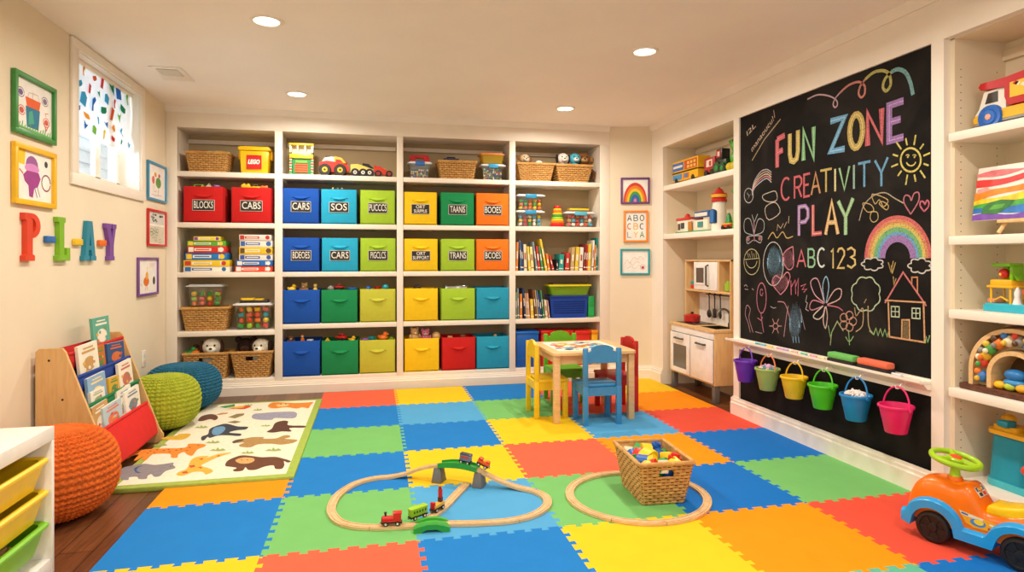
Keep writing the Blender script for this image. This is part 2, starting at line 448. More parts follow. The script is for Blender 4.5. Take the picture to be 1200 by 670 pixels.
# ------------------------------------------------------------------ foam floor tiles
FOAM = {'coral': '#ee6244', 'yellow': '#f0c41a', 'blue': '#157ac6', 'light blue': '#50a2d4', 'green': '#74b968', 'orange': '#f59200', 'red': '#e4503a', 'mint': '#5fb596', 'deep blue': '#0b6ec0'}
for k, v in FOAM.items(): mat('foam_'+k.replace(' ', '_'), v, .75, noise=(8, .03), bump=(220, .12)); MAT['foam_'+k.replace(' ', '_')].node_tree.nodes['Principled BSDF'].inputs['Specular IOR Level'].default_value = .22
GX, GY, GS = -1.013, 5.522, .5986
grid = {0: [None, 'coral', 'yellow', 'blue', 'coral', 'yellow'], 1: [None, 'blue', 'light blue', 'green', 'coral', 'orange'],
        2: [None, 'green', 'blue', 'yellow', 'light blue', 'red'], 3: ['orange', 'blue', 'yellow', 'coral', 'orange', 'deep blue'],
        4: ['blue', 'green', 'light blue', 'green', 'deep blue', 'green'], 5: ['yellow', 'coral', 'blue', 'yellow', 'orange', 'red'], 6: [None]*4+['mint', 'deep blue']}
def gx_(i): return GX+GS*i if i < 6 else 2.582
def gy_(j): return GY-GS*j
RUGF = 3.385
def tooth(a, b, inv):
    a, b = V(a), V(b); d = b-a; L = d.length; d = d/L; nn = V((-d.y, d.x)); n = 8; am = .0115*inv; out = [a]
    for k in range(n):
        p = L/n
        for t, h in ((.03, -1 if k else 0), (.22, -1 if k else 0), (.16, 1), (.84, 1), (.78, -1 if k < n-1 else 0), (.97, -1 if k < n-1 else 0)):
            out.append(a+d*(p*(k+t))+nn*(h*am))
    return out
def present(c, r): return 0 <= c < 6 and r in grid and grid[r][c] is not None
ordn = ['first', 'second', 'third', 'fourth', 'fifth', 'sixth', 'seventh']
for r in grid:
    for c in range(6):
        if not present(c, r): continue
        x0, x1, y1, y0 = gx_(c), gx_(c+1), gy_(r), gy_(r+1)
        if (c, r) == (0, 3): y1 = RUGF
        col = grid[r][c]; pg = []
        pg += tooth((x0, y0), (x1, y0), 1) if present(c, r+1) else [V((x0, y0))]
        pg += tooth((x1, y0), (x1, y1), 1) if present(c+1, r) and (c, r) != (0, 3) else ([V((x1, y0))]+([t for t in tooth((x1, y0), (x1, gy_(r)), 1)[1:] if t.y < y1-.01] if (c, r) == (0, 3) else []))
        pg += tooth((x0, y1), (x1, y1), 1)[::-1] if False else []
        if present(c, r-1): pg += [V((x1, y1))]+tooth((x0, y1), (x1, y1), 1)[:0:-1]
        else: pg += [V((x1, y1))]
        if present(c-1, r) :
            tl = tooth((x0, y0), (x0, y1), 1)[::-1]
            if (c-1, r) == (0, 3): tl = [t for t in tl if t.y < RUGF-.01]
            pg += [V((x0, y1))]+tl[:-1]
        else: pg += [V((x0, y1))]
        q = [pg[0]]
        for p in pg[1:]:
            if (p-q[-1]).length > 1e-4: q.append(p)
        if (q[0]-q[-1]).length < 1e-4: q.pop()
        cx, cy = (x0+x1)/2, (y0+y1)/2
        m = MB(); m.prism([(p.x-cx, p.y-cy) for p in q], ZM, 'foam_'+col.replace(' ', '_'))
        where = '%s from the chalkboard side, %s row from the back shelves' % (ordn[5-c], ordn[r])
        solo('foam_mat_tile', m, '%s foam tile, %s' % (col, where), 'foam tile', loc=(cx, cy, 0), group='foam floor tiles')
# ------------------------------------------------------------------ built-in shelving on the back wall
YF = 5.615; YBK = 5.95
BAYS = [(-1.588, -.825), (-.762, .202), (.258, 1.229), (1.286, 2.117)]
S1, S2, S3, S4, S5 = 1.882, 1.456, 1.04, .591, .138
S4L = .546; TH = .042
cs = thing('built_in_shelving', 'white built-in shelving with four bays filling the back wall', 'shelving unit', (0, 0, 0)); 
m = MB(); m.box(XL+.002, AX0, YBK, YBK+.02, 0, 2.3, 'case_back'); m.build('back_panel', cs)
ups = [(XL+.002, BAYS[0][0]), (BAYS[0][1], BAYS[1][0]), (BAYS[1][1], BAYS[2][0]), (BAYS[2][1], BAYS[3][0]), (BAYS[3][1], AX0)]
for i, (a, b) in enumerate(ups):
    m = MB(); m.box(a, b, YF, YF+.03, 0, 2.245, 'case_white', .002)
    if 0 < i < 4: m.box(a+.012, b-.012, YF+.02, YBK, .1, 2.245, 'case_white')
    else: m.box(a if i == 4 else b-.02, a+.02 if i == 4 else b, YF+.02, YBK, .1, 2.245, 'case_white')
    m.build('upright', cs)
m = MB(); m.box(XL+.002, AX0, YF, YF+.03, 2.245, ZC-.002, 'case_white', .002); m.box(XL+.002, AX0, YF+.01, YBK, 2.247, 2.263, 'case_white'); m.build('frieze', cs)
for i, (a, b) in enumerate(BAYS):
    for z in (S1, S2, S3, S4L if i == 0 else S4):
        m = MB(); m.box(a, b, YF+.004, YBK, z-TH, z, 'case_white', .003); m.build('shelf', cs)
    m = MB(); m.box(a, b, YF+.002, YBK, S5-.032, S5, 'case_white', .002); m.build('shelf', cs)
    m = MB(); m.box(a, b, YBK-.03, YBK, 2.165, 2.2, 'case_white', .002); m.build('cleat', cs)
m = MB(); m.box(XL+.002, AX0, YF-.002, YF+.02, 0, S5-.03, 'case_white'); m.sweep([(XL, YF-.002, 0), (AX0, YF-.002, 0)], base_prof(.1), 'case_white'); m.build('plinth', cs)
S1, S2, S3, S4, S4L, S5 = [q+.001 for q in (S1, S2, S3, S4, S4L, S5)]
# ------------------------------------------------------------------ ceiling lights, vent
LS = [(-.555, 3.505), (-.575, 5.01), (1.615, 3.52), (1.575, 5.0)]
lbl = ['round recessed ceiling light nearest the window', 'round recessed ceiling light above the red cube bins', 'round recessed ceiling light nearest the chalkboard', 'round recessed ceiling light above the corner with the small framed pictures']
for (x, y), lb in zip(LS, lbl):
    t = thing('ceiling_light', lb, 'ceiling light', (x, y, ZC), group='recessed ceiling lights')
    m = MB(); m.lathe([(.062, 0), (.085, 0), (.083, -.006), (.066, -.008), (.062, 0)], 'trim_white', 32); m.build('trim_ring', t)
    m = MB(); m.lathe([(0, -.0055), (.045, -.005), (.064, -.003)], 'lamp_lens', 32); m.build('lens', t)
def area(name, loc, size, power, col, rot=(0, 0, 0), shape='DISK', sy=None, spread=PI):
    l = bpy.data.lights.new(name, 'AREA'); l.shape = shape; l.size = size; l.energy = power; l.color = col; l.spread = spread
    if sy: l.size_y = sy
    o = bpy.data.objects.new(name, l); C.objects.link(o); o.location = loc; o.rotation_euler = rot
    return o
WARM = (1, .93, .83)
LP = 17.5
for x, y in LS+[(-.56, 2.0), (1.6, 2.0), (-.56, .5), (1.6, .5)]:  # lamps nearest the camera have no fixture: added out of view as soft fill
    area('downlight_and_fill', (x, y, ZC-.015), .13, LP, WARM, spread=PI*.94)
area('daylight', (-2.4, 4.5, 1.85), .95, 24, (.62, .82, 1), (0, -PI/2*1.15, 0), 'RECTANGLE', .6)
area('daylight', (-2.16, 4.9, 2.42), .3, 22, (.75, .88, 1), (0, .9, 0), 'RECTANGLE', 2.0)
wd = bpy.data.worlds.new('World'); S.world = wd; wd.use_nodes = True
wd.node_tree.nodes['Background'].inputs[0].default_value = (1, .95, .88, 1)
wd.node_tree.nodes['Background'].inputs[1].default_value = 1.0
vt = thing('ceiling_vent', 'small white ceiling air vent near the window', 'vent', (-1.345, 4.65, ZC))
m = MB(); m.box(-.1, .1, -.16, .16, -.006, 0, 'trim_white', .002); m.build('vent_frame', vt)
mat('vent_dark', '#8f9399', .6)
m = MB(); m.box(-.066, .066, -.12, .03, -.0075, -.005, 'vent_dark')
for k in range(9): m.box(-.066, .066, -.115+k*.0165, -.109+k*.0165, -.012, -.006, 'trim_white')
m.build('grille', vt)
# ------------------------------------------------------------------ camera
cam = bpy.data.cameras.new('camera'); co = bpy.data.objects.new('camera', cam); C.objects.link(co)
co.location = (0, 0, CZ); co.rotation_euler = (PI/2, 0, -YAW)
cam.sensor_width = 36; cam.lens = F/1200*36; cam.shift_y = (HZ-335)/1200; cam.clip_start = .02
S.camera = co
S.view_settings.view_transform = 'Standard'; S.view_settings.look = 'None'; S.view_settings.exposure = 0; S.view_settings.gamma = 1
# ================================================================== SHELF CONTENTS
def bay(i): return ['first', 'second', 'third', 'last'][i]+' bay'
# ---- little toys (one mesh each, seen only as a few pixels) -------------------------------------------------
_tm = {}
def toy_mesh(kind, hexc, hex2='#2a2a2a'):
    k = (kind, hexc, hex2)
    if k in _tm: return _tm[k]
    m = MB(); a = P(hexc); b = P(hex2)
    if kind == 'ball': m.sph((0, 0, 0), 1, a, 16, 10)
    elif kind == 'block': m.box(-1, 1, -.9, .9, -.75, .75, a, .22)
    elif kind == 'peg': m.cyl((0, 0, -.8), (0, 0, .6), .8, a); m.cyl((0, 0, .6), (0, 0, 1), .5, a)
    elif kind == 'arch': m.prism([(-1, -.7)]+[(-.45, -.7)]+arc(0, -.7, .45, .6, 180, 0, 8)[1:-1]+[(.45, -.7), (1, -.7), (1, .3)]+arc(0, .3, 1, .6, 0, 180, 10)[1:-1]+[(-1, .3)], 1.2, a, RX(PI/2) @ T(0, 0, -.6))
    elif kind == 'brick':
        m.box(-1, 1, -.55, .55, -.55, .45, a, .08)
        for x in (-.5, .5): m.cyl((x, 0, .45), (x, 0, .7), .28, a, seg=12)
    elif kind == 'car':
        m.box(-1, 1, -.5, .5, -.3, .2, a, .15); m.box(-.5, .45, -.42, .42, .1, .62, a, .15)
        m.box(-.42, .36, -.44, .44, .25, .5, b)
        for x in (-.6, .6):
            for y in (-.5, .5): m.cyl((x, y-.08, -.32), (x, y+.08, -.32), .27, b, seg=12)
    elif kind == 'figure':
        m.lathe([(0, -1), (.6, -1), (.5, -.2), (.25, .1), (.2, .2)], a, 14); m.sph((0, 0, .5), .42, b, 12, 8); m.sph((0, 0, .72), (.44, .44, .26), a, 12, 6)
    elif kind == 'duck':
        m.sph((0, 0, -.3), (1, .75, .65), a, 14, 8); m.sph((.45, 0, .45), .5, a, 12, 8); m.lathe([(.22, 0), (.1, .35), (0, .4)], b, 8, T(.8, 0, .4) @ RY(PI/2)); m.sph((-.9, 0, .0), (.3, .3, .25), a, 8, 6)
    elif kind == 'bear':
        c = PLU(hexc); d = PLU(hex2)
        m.sph((0, 0, -.5), (.75, .65, .8), c, 14, 8); m.sph((0, 0, .45), (.62, .58, .55), c, 14, 8); m.sph((0, -.48, .32), (.27, .22, .2), d, 10, 6)
        for s_ in (-1, 1): m.sph((.45*s_, 0, .9), (.24, .14, .24), c, 10, 6); m.sph((.2*s_, -.52, .55), .07, 'black_rubber', 8, 5); m.sph((.75*s_, -.15, -.3), (.22, .3, .45), c, 10, 6)
        m.sph((0, -.68, .38), (.09, .06, .07), 'black_rubber', 8, 5)
    elif kind == 'ring': m.tube([(math.cos(t*PI/10), math.sin(t*PI/10), 0) for t in range(20)], .3, a, 8, True)
    elif kind == 'blockhat': m.prism([(-1, -.6), (1, -.6), (0, .7)], 1.2, a, RX(PI/2) @ T(0, 0, -.6))
    elif kind == 'boxtoy': m.box(-1, 1, -.7, .7, -.3, .3, a, .06); m.box(-.7, .7, -.71, -.69, -.2, .2, b)
    o = m.build('toy'); me = o.data; bpy.data.objects.remove(o); _tm[k] = me
    return me
TN = {'ball': 'toy_ball', 'block': 'toy_block', 'peg': 'toy_peg', 'arch': 'toy_arch_block', 'brick': 'toy_brick', 'car': 'toy_car', 'figure': 'toy_figure', 'duck': 'toy_duck', 'bear': 'plush_bear', 'ring': 'toy_ring', 'blockhat': 'toy_wedge_block', 'boxtoy': 'toy_box'}
CATN = {'ball': 'ball', 'block': 'toy block', 'peg': 'toy peg', 'arch': 'toy block', 'brick': 'toy brick', 'car': 'toy car', 'figure': 'toy figure', 'duck': 'toy duck', 'bear': 'plush toy', 'ring': 'toy ring', 'blockhat': 'toy block', 'boxtoy': 'game box'}
def toy(kind, hexc, loc, size, label, group=None, rot=(0, 0, 0), hex2='#2a2a2a'):
    o = bpy.data.objects.new(TN[kind], toy_mesh(kind, hexc, hex2)); C.objects.link(o)
    o.location = loc; o.scale = (size,)*3 if not hasattr(size, '__len__') else size; o.rotation_euler = rot
    return tag(o, label, CATN[kind], group)
HUE = {'red': '#d8261e', 'orange': '#f0781e', 'yellow': '#f6c81e', 'green': '#2f9d46', 'blue': '#1f5fb4', 'teal': '#1f9fa8', 'lime': '#9cc832', 'pink': '#e07a9a', 'white': '#efe9de', 'brown': '#7a4a28', 'purple': '#7a4aa0', 'black': '#26221f', 'tan': '#c79a62', 'coral': '#e8604a', 'gray': '#8c8a86', 'cream': '#e8d8b4', 'dark brown': '#3c2114', 'sky blue': '#52b4d4'}
# ---- fabric cube bins ---------------------------------------------------------------------------------------
def label_plate(txt, w, h, M):
    m = MB(); PAP('#e9e2d2'); PAP('#2a2522')
    m.box(-w/2, w/2, -.004, 0, -h/2, h/2, 'paper_e9e2d2', 0, M); m.box(-w/2+.003, w/2-.003, -.005, -.0035, -h/2+.003, h/2-.003, 'paper_2a2522', 0, M)
    n = len(txt); lines = txt
    for i, t in enumerate(lines):
        hh = h*.86/n
        m.text(t, hh*1.08, 'paper_e9e2d2', M @ T(0, -.0062, (.5*(n-1)-i)*hh) @ RX(PI/2), sx=min(1.0, w*.9/(hh*1.08*.62*len(t))), bold=.0006)
    return m
def fabric_bin(px0, px1, pyt, zs, hexc, lines, label, yf=None, depth=.28, lw=.55):
    yf = YF+.012 if yf is None else yf
    a = ony(px0, pyt, yf); b = ony(px1, pyt, yf); x0, x1 = a.x, b.x; h = a.z-zs; w_ = x1-x0
    t = thing('fabric_bin', label, 'storage bin', ((x0+x1)/2, yf, zs), group='fabric cube bins')
    f = FB(hexc); m = MB(); th = .008; d = depth; bv = .004
    m.box(-w_/2, w_/2, 0, th, 0, h, f, bv); m.box(-w_/2, w_/2, d-th, d, 0, h, f, bv); m.box(-w_/2, -w_/2+th, 0, d, 0, h, f, bv); m.box(w_/2-th, w_/2, 0, d, 0, h, f, bv)
    m.box(-w_/2, w_/2, 0, d, 0, .01, f)
    m.build('bin_body', t)
    hw = w_*.2; zc = h*(.76 if lines else .70); m = MB(); n = 14; vs = []; fs = []          # sagging cloth handle
    for k in range(n+1):
        u = -1+2*k/n; q = 1-u*u
        for j, (dz, dy) in enumerate(((.011, -.002), (.0, -.012), (-.011, -.019))):
            vs.append((u*hw*1.02, dy*q-.003, zc+dz*(.35+.65*q)-.006*q))
    for k in range(n):
        for j in range(2): a_ = k*3+j; fs.append((a_, a_+1, a_+4, a_+3))
    m.add(vs, fs, f)
    m.box(-hw*1.25, -hw*.95, -.004, 0, zc-.006, zc+.008, f, .001); m.box(hw*.95, hw*1.25, -.004, 0, zc-.006, zc+.008, f, .001)
    m.build('handle', t)
    if lines: label_plate(lines, w_*lw, h*.3, T(0, -.001, h*.48)).build('label_plate', t)
    return t, (x0, x1, yf, zs, h)
RED, BLU, CYA, LIM, YEL, GRN, ORA, TEA, OLV = '#c9140f', '#0b4fae', '#22a9cf', '#a3c62e', '#f3c70c', '#0c8a4c', '#f27812', '#1f98b8', '#c3c33a'
BIN = {}
B = [
 ('r1', 214.8, 262, 217.8, S2, RED, ['BLOCKS'], 'red fabric bin with a BLOCKS label plate'),
 ('r2', 271, 318, 219, S2, RED, ['CABS'], 'red fabric bin with a CABS label plate'),
 ('b1', 331.3, 373.8, 220, S2, BLU, ['CARS'], 'dark blue fabric bin with a CARS label plate'),
 ('c1', 376.3, 418, 221.3, S2, CYA, ['SOS'], 'light blue fabric bin with an SOS label plate'),
 ('l1', 422, 463, 222.4, S2, LIM, ['PUCCCS'], 'lime fabric bin with a PUCCCS label plate'),
 ('y1', 473.2, 512, 224.5, S2, YEL, ['ORT', 'SURPPLIS'], 'yellow fabric bin with a two-line label plate, upper of two in its column'),
 ('g1', 516.7, 555.6, 225.2, S2, GRN, ['TAANIS'], 'dark green fabric bin with a TAANIS label plate'),
 ('o1', 558.2, 596.3, 226, S2, ORA, ['BOOES'], 'orange fabric bin with a label plate, upper of the two orange bins'),
 ('b2', 331.3, 374.2, 278.2, S3, BLU, ['BDEOES'], 'dark blue fabric bin with a BDEOES label plate'),
 ('c2', 377, 419.5, 278.6, S3, CYA, ['CARS'], 'light blue fabric bin with a CARS label plate'),
 ('l2', 422.2, 463.7, 278.8, S3, LIM, ['PIGCLCS'], 'lime fabric bin with a PIGCLCS label plate'),
 ('y2', 473.2, 513, 279.6, S3, YEL, ['ORT', 'SUPPORT'], 'yellow fabric bin with a two-line label plate, lower of two in its column'),
 ('l3', 516.8, 556.2, 279.8, S3, LIM, ['TRANS'], 'lime fabric bin with a TRANS label plate'),
 ('o2', 558.2, 596.4, 280.1, S3, ORA, ['BCOES'], 'orange fabric bin with a label plate, lower of the two orange bins'),
 ('b3', 331.8, 374.8, 339.7, S4, BLU, None, 'plain dark blue fabric bin full of yellow toys'),
 ('g3', 376.4, 419, 339.7, S4, GRN, None, 'plain green fabric bin on the second shelf from the bottom'),
 ('v3', 421.7, 463.6, 338.8, S4, OLV, None, 'plain yellow-green fabric bin with blue and red toys on the second shelf from the bottom'),
 ('y3', 473.6, 513.2, 338, S4, YEL, None, 'plain yellow fabric bin on the second shelf from the bottom'),
 ('l4', 517, 556.7, 338, S4, LIM, None, 'plain lime fabric bin with a clear tray of papers inside'),
 ('t3', 558.2, 596.6, 337, S4, TEA, None, 'plain teal fabric bin on the second shelf from the bottom'),
 ('b4', 331.3, 375, 400, S5, BLU, None, 'plain dark blue fabric bin on the bottom shelf'),
 ('g4', 376.8, 420, 399.6, S5, GRN, None, 'plain green fabric bin on the bottom shelf with a red toy on top'),
 ('v4', 421.4, 463.2, 398.8, S5, OLV, None, 'plain yellow-green fabric bin with a toy duck on the bottom shelf'),
 ('y4', 474, 514.6, 397, S5, YEL, None, 'plain yellow fabric bin with pink soft toys on the bottom shelf'),
 ('r4', 518.2, 557.2, 395.6, S5, RED, None, 'plain red fabric bin on the bottom shelf'),
 ('t4', 558.6, 596.6, 394.5, S5, TEA, None, 'plain teal fabric bin on the bottom shelf')]
for k, *a in B: BIN[k] = fabric_bin(*a)[1]
def top_toys(k, items, where):
    x0, x1, yf, zs, h = BIN[k]; n = len(items)
    for i, (kind, col, size, dz, u) in enumerate(items):
        h2 = HUE['cream'] if kind in ('figure', 'bear') else ('#f09a20' if kind == 'duck' else '#2a2a2a')
        sup = h+dz-size*.75
        toy(kind, HUE[col], (x0+(x1-x0)*u, yf+.05+.03*(i % 2), zs+h+dz), size, '%s %s poking out of the %s' % (col, TN[kind].replace('_', ' '), where), rot=(0, 0, rnd.uniform(-.6, .6)), hex2=h2)
top_toys('r1', [('boxtoy', 'lime', .035, .008, .35), ('blockhat', 'cream', .035, .012, .58), ('block', 'purple', .025, 0, .78)], 'red BLOCKS bin')
top_toys('r2', [('brick', 'yellow', .035, .012, .34), ('car', 'yellow', .042, .008, .56), ('brick', 'orange', .03, .004, .8)], 'red CABS bin')
top_toys('c1', [('figure', 'yellow', .02, .002, .32), ('figure', 'white', .02, .004, .45), ('figure', 'black', .02, .004, .58)], 'light blue SOS bin')
top_toys('b3', [('duck', 'yellow', .035, .014, .22), ('bear', 'tan', .045, .01, .55), ('figure', 'yellow', .035, .016, .86)], 'blue bin under BDEOES')
top_toys('g3', [('ball', 'gray', .03, .01, .25), ('car', 'red', .042, .022, .48), ('ring', 'blue', .03, .008, .85)], 'green bin on the second shelf')
top_toys('v3', [('ball', 'blue', .025, .004, .24), ('block', 'red', .025, .0, .5), ('ball', 'teal', .03, .014, .72)], 'yellow-green bin on the second shelf')
top_toys('y3', [('car', 'dark brown', .034, .012, .4)], 'yellow bin on the second shelf')
top_toys('b4', [('bear', 'brown', .035, .006, .2), ('figure', 'orange', .032, .016, .5), ('block', 'white', .022, -.008, .72)], 'blue bin on the bottom shelf')
top_toys('g4', [('blockhat', 'yellow', .03, .004, .15), ('car', 'red', .05, .022, .52), ('duck', 'yellow', .03, .006, .82)], 'green bin on the bottom shelf')
top_toys('v4', [('ring', 'purple', .03, .004, .15), ('block', 'teal', .025, .006, .34), ('duck', 'orange', .042, .028, .66), ('blockhat', 'lime', .03, .002, .9)], 'yellow-green bin on the bottom shelf')
top_toys('y4', [('bear', 'tan', .06, .03, .3), ('bear', 'pink', .06, .012, .62), ('ball', 'tan', .04, .012, .93)], 'yellow bin on the bottom shelf')
top_toys('r4', [('block', 'tan', .022, -.006, .25), ('block', 'brown', .025, -.004, .65)], 'red bin on the bottom shelf')
top_toys('t4', [('ball', 'tan', .018, -.002, .6)], 'teal bin on the bottom shelf')
x0, x1, yf, zs, h = BIN['l4']
t = thing('paper_tray', 'clear tray of papers standing in the plain lime bin', 'tray', ((x0+x1)/2, yf+.06, zs+.012))
m = MB(); m.box(-.115, .115, 0, .17, 0, h+.012, 'clear_plastic', .004); m.build('tray_body', t)
m = MB(); PAP('#f1e8d8'); PAP('#a07048'); m.box(-.09, .09, .01, .012, .01, h+.002, 'paper_f1e8d8'); m.box(-.05, .1, .03, .032, .01, h-.002, 'paper_a07048'); m.build('papers', t)
# ---- wicker baskets -----------------------------------------------------------------------------------------
def wicker_basket(name, label, loc, rz, wb, db, wt, dt, h, rows, cols, mt, handles=(), group='wicker baskets'):
    t = thing(name, label, 'basket', loc, rz, group); m = MB(); amp = .5*h/rows
    def side(k, u, v, off):                            # k side, u along, v up
        w_ = (wb+(wt-wb)*v)/2+off; d_ = (db+(dt-db)*v)/2+off
        return {0: (u*w_, -d_), 1: (w_, u*d_), 2: (-u*w_, d_), 3: (-w_, -u*d_)}[k]
    for k in range(4):
        nc = cols if k in (0, 2) else max(4, int(cols*db/wb)); su, sv = 3, 4; nu, nv = nc*su, rows*sv; vs = []; fs = []; fd = []
        for j in range(nv+1):
            for i in range(nu+1):
                u = -1+2*i/nu; v = j/nv; r_ = int(min(j, nv-1)/sv); fr = j/sv-int(j/sv)
                b_ = abs(math.sin(PI*j/sv))**.5
                wv = .5+.5*math.cos(2*PI*(i/nu*nc/2)+PI*(r_ % 2))
                ends = min(1, (1-abs(u))*6)
                x, y = side(k, u, v, amp*b_*(.35+.65*wv)*ends)
                vs.append((x, y, v*h))
        for j in range(nv):
            for i in range(nu):
                u = -1+2*(i+.5)/nu; v = (j+.5)/nv
                if k in handles and abs(u) < .3 and .68 < v < .86: continue
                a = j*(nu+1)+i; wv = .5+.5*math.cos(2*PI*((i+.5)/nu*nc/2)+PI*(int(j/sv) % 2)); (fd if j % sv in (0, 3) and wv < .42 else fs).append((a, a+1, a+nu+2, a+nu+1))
        m.add(vs, fs, mt); m.add(vs, fd, 'wicker_gap_shade')  # darker faces paint the shade into the gaps of the weave
        vi = []; fi = []                              # plain inner face
        for j in range(13):
            for i in range(13): x, y = side(k, -1+i/6, j/12, -.006); vi.append((x, y, j/12*h))
        for j in range(12):
            for i in range(12):
                u = -1+(i+.5)/6; v = (j+.5)/12
                if k in handles and abs(u) < .3 and .68 < v < .86: continue
                a = j*13+i; fi.append((a, a+13, a+14, a+1))
        m.add(vi, fi, mt)
    m.box(-wb/2, wb/2, -db/2, db/2, .001, .008, mt); m.build('basket_body', t)
    m = MB(); c = [(-wt/2, -dt/2, h), (wt/2, -dt/2, h), (wt/2, dt/2, h), (-wt/2, dt/2, h)]; pts = []
    for i in range(4):
        a, b = V(c[i]), V(c[(i+1) % 4]); n = 14
        pts += [a+(b-a)*(k/n)+V((0, 0, .0025*math.sin(k*PI))) for k in range(n)]
    m.tube(pts, max(.006, amp*1.3), mt, 8, True); m.build('rim', t)
    if handles:
        m = MB()
        for k in handles:
            pp = [V((*side(k, u, v, .001), v*h)) for u, v in ((-.31, .67), (.31, .67), (.31, .87), (-.31, .87))]
            m.tube(pp, .0035, mt, 6, True)
        m.build('handle_opening', t)
    return t
def shelf_basket(pxl, pxr, pxbl, pxbr, pyt, zs, label, yf, handles=(), depth=.24):
    a, b = ony(pxl, pyt, yf), ony(pxr, pyt, yf); c, d = ony(pxbl, 300, yf).x, ony(pxbr, 300, yf).x
    wt, wb, h = b.x-a.x, d-c, a.z-zs
    return wicker_basket('wicker_basket', label, ((a.x+b.x)/2, yf+depth/2, zs), 0, wb, depth*wb/wt, wt, depth, h, max(7, int(h/.018)), max(10, int(wt/.022)), 'wicker', handles), ((a.x+b.x)/2, yf+depth/2, zs+h, wt, h)
_, k1 = shelf_basket(217, 267.5, 221.5, 264, 177.5, S1, 'wicker basket of thin coloured boards on the top shelf of the first bay', YF+.03)
for i, (c, u) in enumerate((('red', -.26), ('dark brown', -.08), ('teal', .1), ('yellow', .26), ('green', .38))):
    toy('boxtoy', HUE[c], (k1[0]+u*k1[3], k1[1]-.06, k1[2]+.008), (.03, .05, .04), '%s board game box lying in the top left basket' % c, hex2=HUE[c])
_, k2 = shelf_basket(211.8, 267.5, 216.5, 262, 361.7, S4L, 'wicker basket with a clear tub of blocks stacked on top of it', YF+.03)
_, k3 = shelf_basket(514, 558.5, 518, 555.5, 188.4, S1, 'wicker basket between two clear tubs on the top shelf', YF+.03)
_, k4 = shelf_basket(606.5, 650, 612, 646.5, 191, S1, 'wicker basket with a panda on the top shelf of the last bay', YF+.02)
_, k5 = shelf_basket(652, 694.5, 657, 690, 193, S1, 'wicker basket with puppy, blue and monkey soft toys at the top right', YF+.02)
_, k6 = shelf_basket(214, 267, 218, 262, 415.5, S5, 'wicker basket with a handle hole on the bottom shelf, half behind the blue pouf', YF+.02, (0,))
_, k7 = shelf_basket(270, 319.5, 276, 314.5, 413.6, S5, 'wicker basket with a handle hole on the bottom shelf, beside the blue bin', YF+.02, (0,))
t = thing('carry_case', 'small navy carry case lying in the basket between two clear tubs', 'case', (k3[0]-.05, k3[1]-.02, k3[2]+.008))
m = MB(); m.box(-.075, .075, -.04, .04, -.03, .03, P('#1c2850'), .012); m.build('case_body', t)
m = MB(); m.tube([(-.04, 0, .025), (-.035, 0, .042), (.035, 0, .042), (.04, 0, .025)], .006, P('#1c2850')); m.build('handle', t)
# ---- soft toys ----------------------------------------------------------------------------------------------
def plush(name, label, loc, rz, s, body, face, ear, earkind='round', tilt=0, nose='#221a16', cat='plush toy', patch=None, group=None, legs=False):
    t = thing(name, label, cat, loc, rz, group)
    def q(mb, nm): 
        o = mb.build(nm, t); o.rotation_euler = (0, tilt, 0); return o
    m = MB(); c = PLU(body); hd = PLU(face)
    m.sph((0, 0, .42*s), (.27*s, .22*s, .45*s), c, 18, 12); m.sph((0, -.02*s, .72*s), (.2*s, .2*s, .2*s), c, 12, 8)
    for k in (-1, 1): m.sph((.26*s*k, -.08*s, .52*s), (.12*s, .12*s, .2*s), c, 12, 8)
    if legs:
        for k in (-1, 1): m.sph((.22*s*k, -.33*s, .1*s), (.15*s, .24*s, .14*s), c, 12, 8)
    q(m, 'torso')
    m = MB(); m.sph((0, -.03*s, 1.08*s), (.40*s, .37*s, .37*s), hd, 18, 12); h = q(m, 'head')
    m = MB(); m.sph((0, -.36*s, .99*s), (.2*s, .15*s, .15*s), PLU('#f0e2cc') if patch is None else PLU(patch), 12, 8); q(m, 'muzzle')
    m = MB(); e = PLU(ear)
    for k in (-1, 1):
        if earkind == 'round': m.sph((.33*s*k, .02*s, 1.37*s), (.15*s, .08*s, .15*s), e, 12, 8)
        elif earkind == 'flop': m.sph((.40*s*k, -.02*s, 1.08*s), (.1*s, .17*s, .3*s), e, 12, 8)
        elif earkind == 'side': m.sph((.47*s*k, .02*s, 1.1*s), (.16*s, .07*s, .17*s), e, 12, 8)
    q(m, 'ears')
    m = MB(); m.sph((0, -.49*s, 1.04*s), (.07*s, .05*s, .05*s), P(nose), 10, 6)
    for k in (-1, 1): m.sph((.15*s*k, -.36*s, 1.17*s), .045*s, 'black_rubber', 8, 6)
    q(m, 'eyes_and_nose')
    return t
zb = k4[2]
plush('plush_bear', 'cream faced brown plush bear leaning in the left basket of the last bay top shelf', (k4[0]-.105, k4[1]-.02, S1+.085), .1, .125, '#9a6a3c', '#e2c49a', '#8a5a30', 'side', tilt=.12)
plush('plush_panda', 'black and white plush panda sunk low in a basket on the top shelf', (k4[0]+.05, k4[1]-.02, S1+.05), .35, .11, '#1e1a18', '#efe8dc', '#1e1a18', 'side')
plush('plush_puppy', 'white faced plush puppy with black ears in the top right basket', (k5[0]-.09, k5[1]-.03, S1+.075), 0, .145, '#efc9c9', '#f2e2d6', '#1e1a18', 'flop')
plush('plush_bird', 'light blue plush toy with white face in the top right basket', (k5[0]+.03, k5[1]-.03, S1+.085), 0, .14, '#4fb6cc', '#4fb6cc', '#4fb6cc', 'none', patch='#f2f2ee')
mk = plush('plush_monkey', 'brown plush monkey with long arms hanging over the top right basket', (k5[0]+.135, k5[1]+.03, S1+.06), -.1, .17, '#7a4a24', '#8f5c2e', '#b07a44', 'side', patch='#c79a5e')
m = MB(); m.tube([(.05, -.03, .1), (.085, -.05, .06), (.09, -.05, -.01)], .016, PLU('#7a4a24'), 8); m.build('arm', mk)
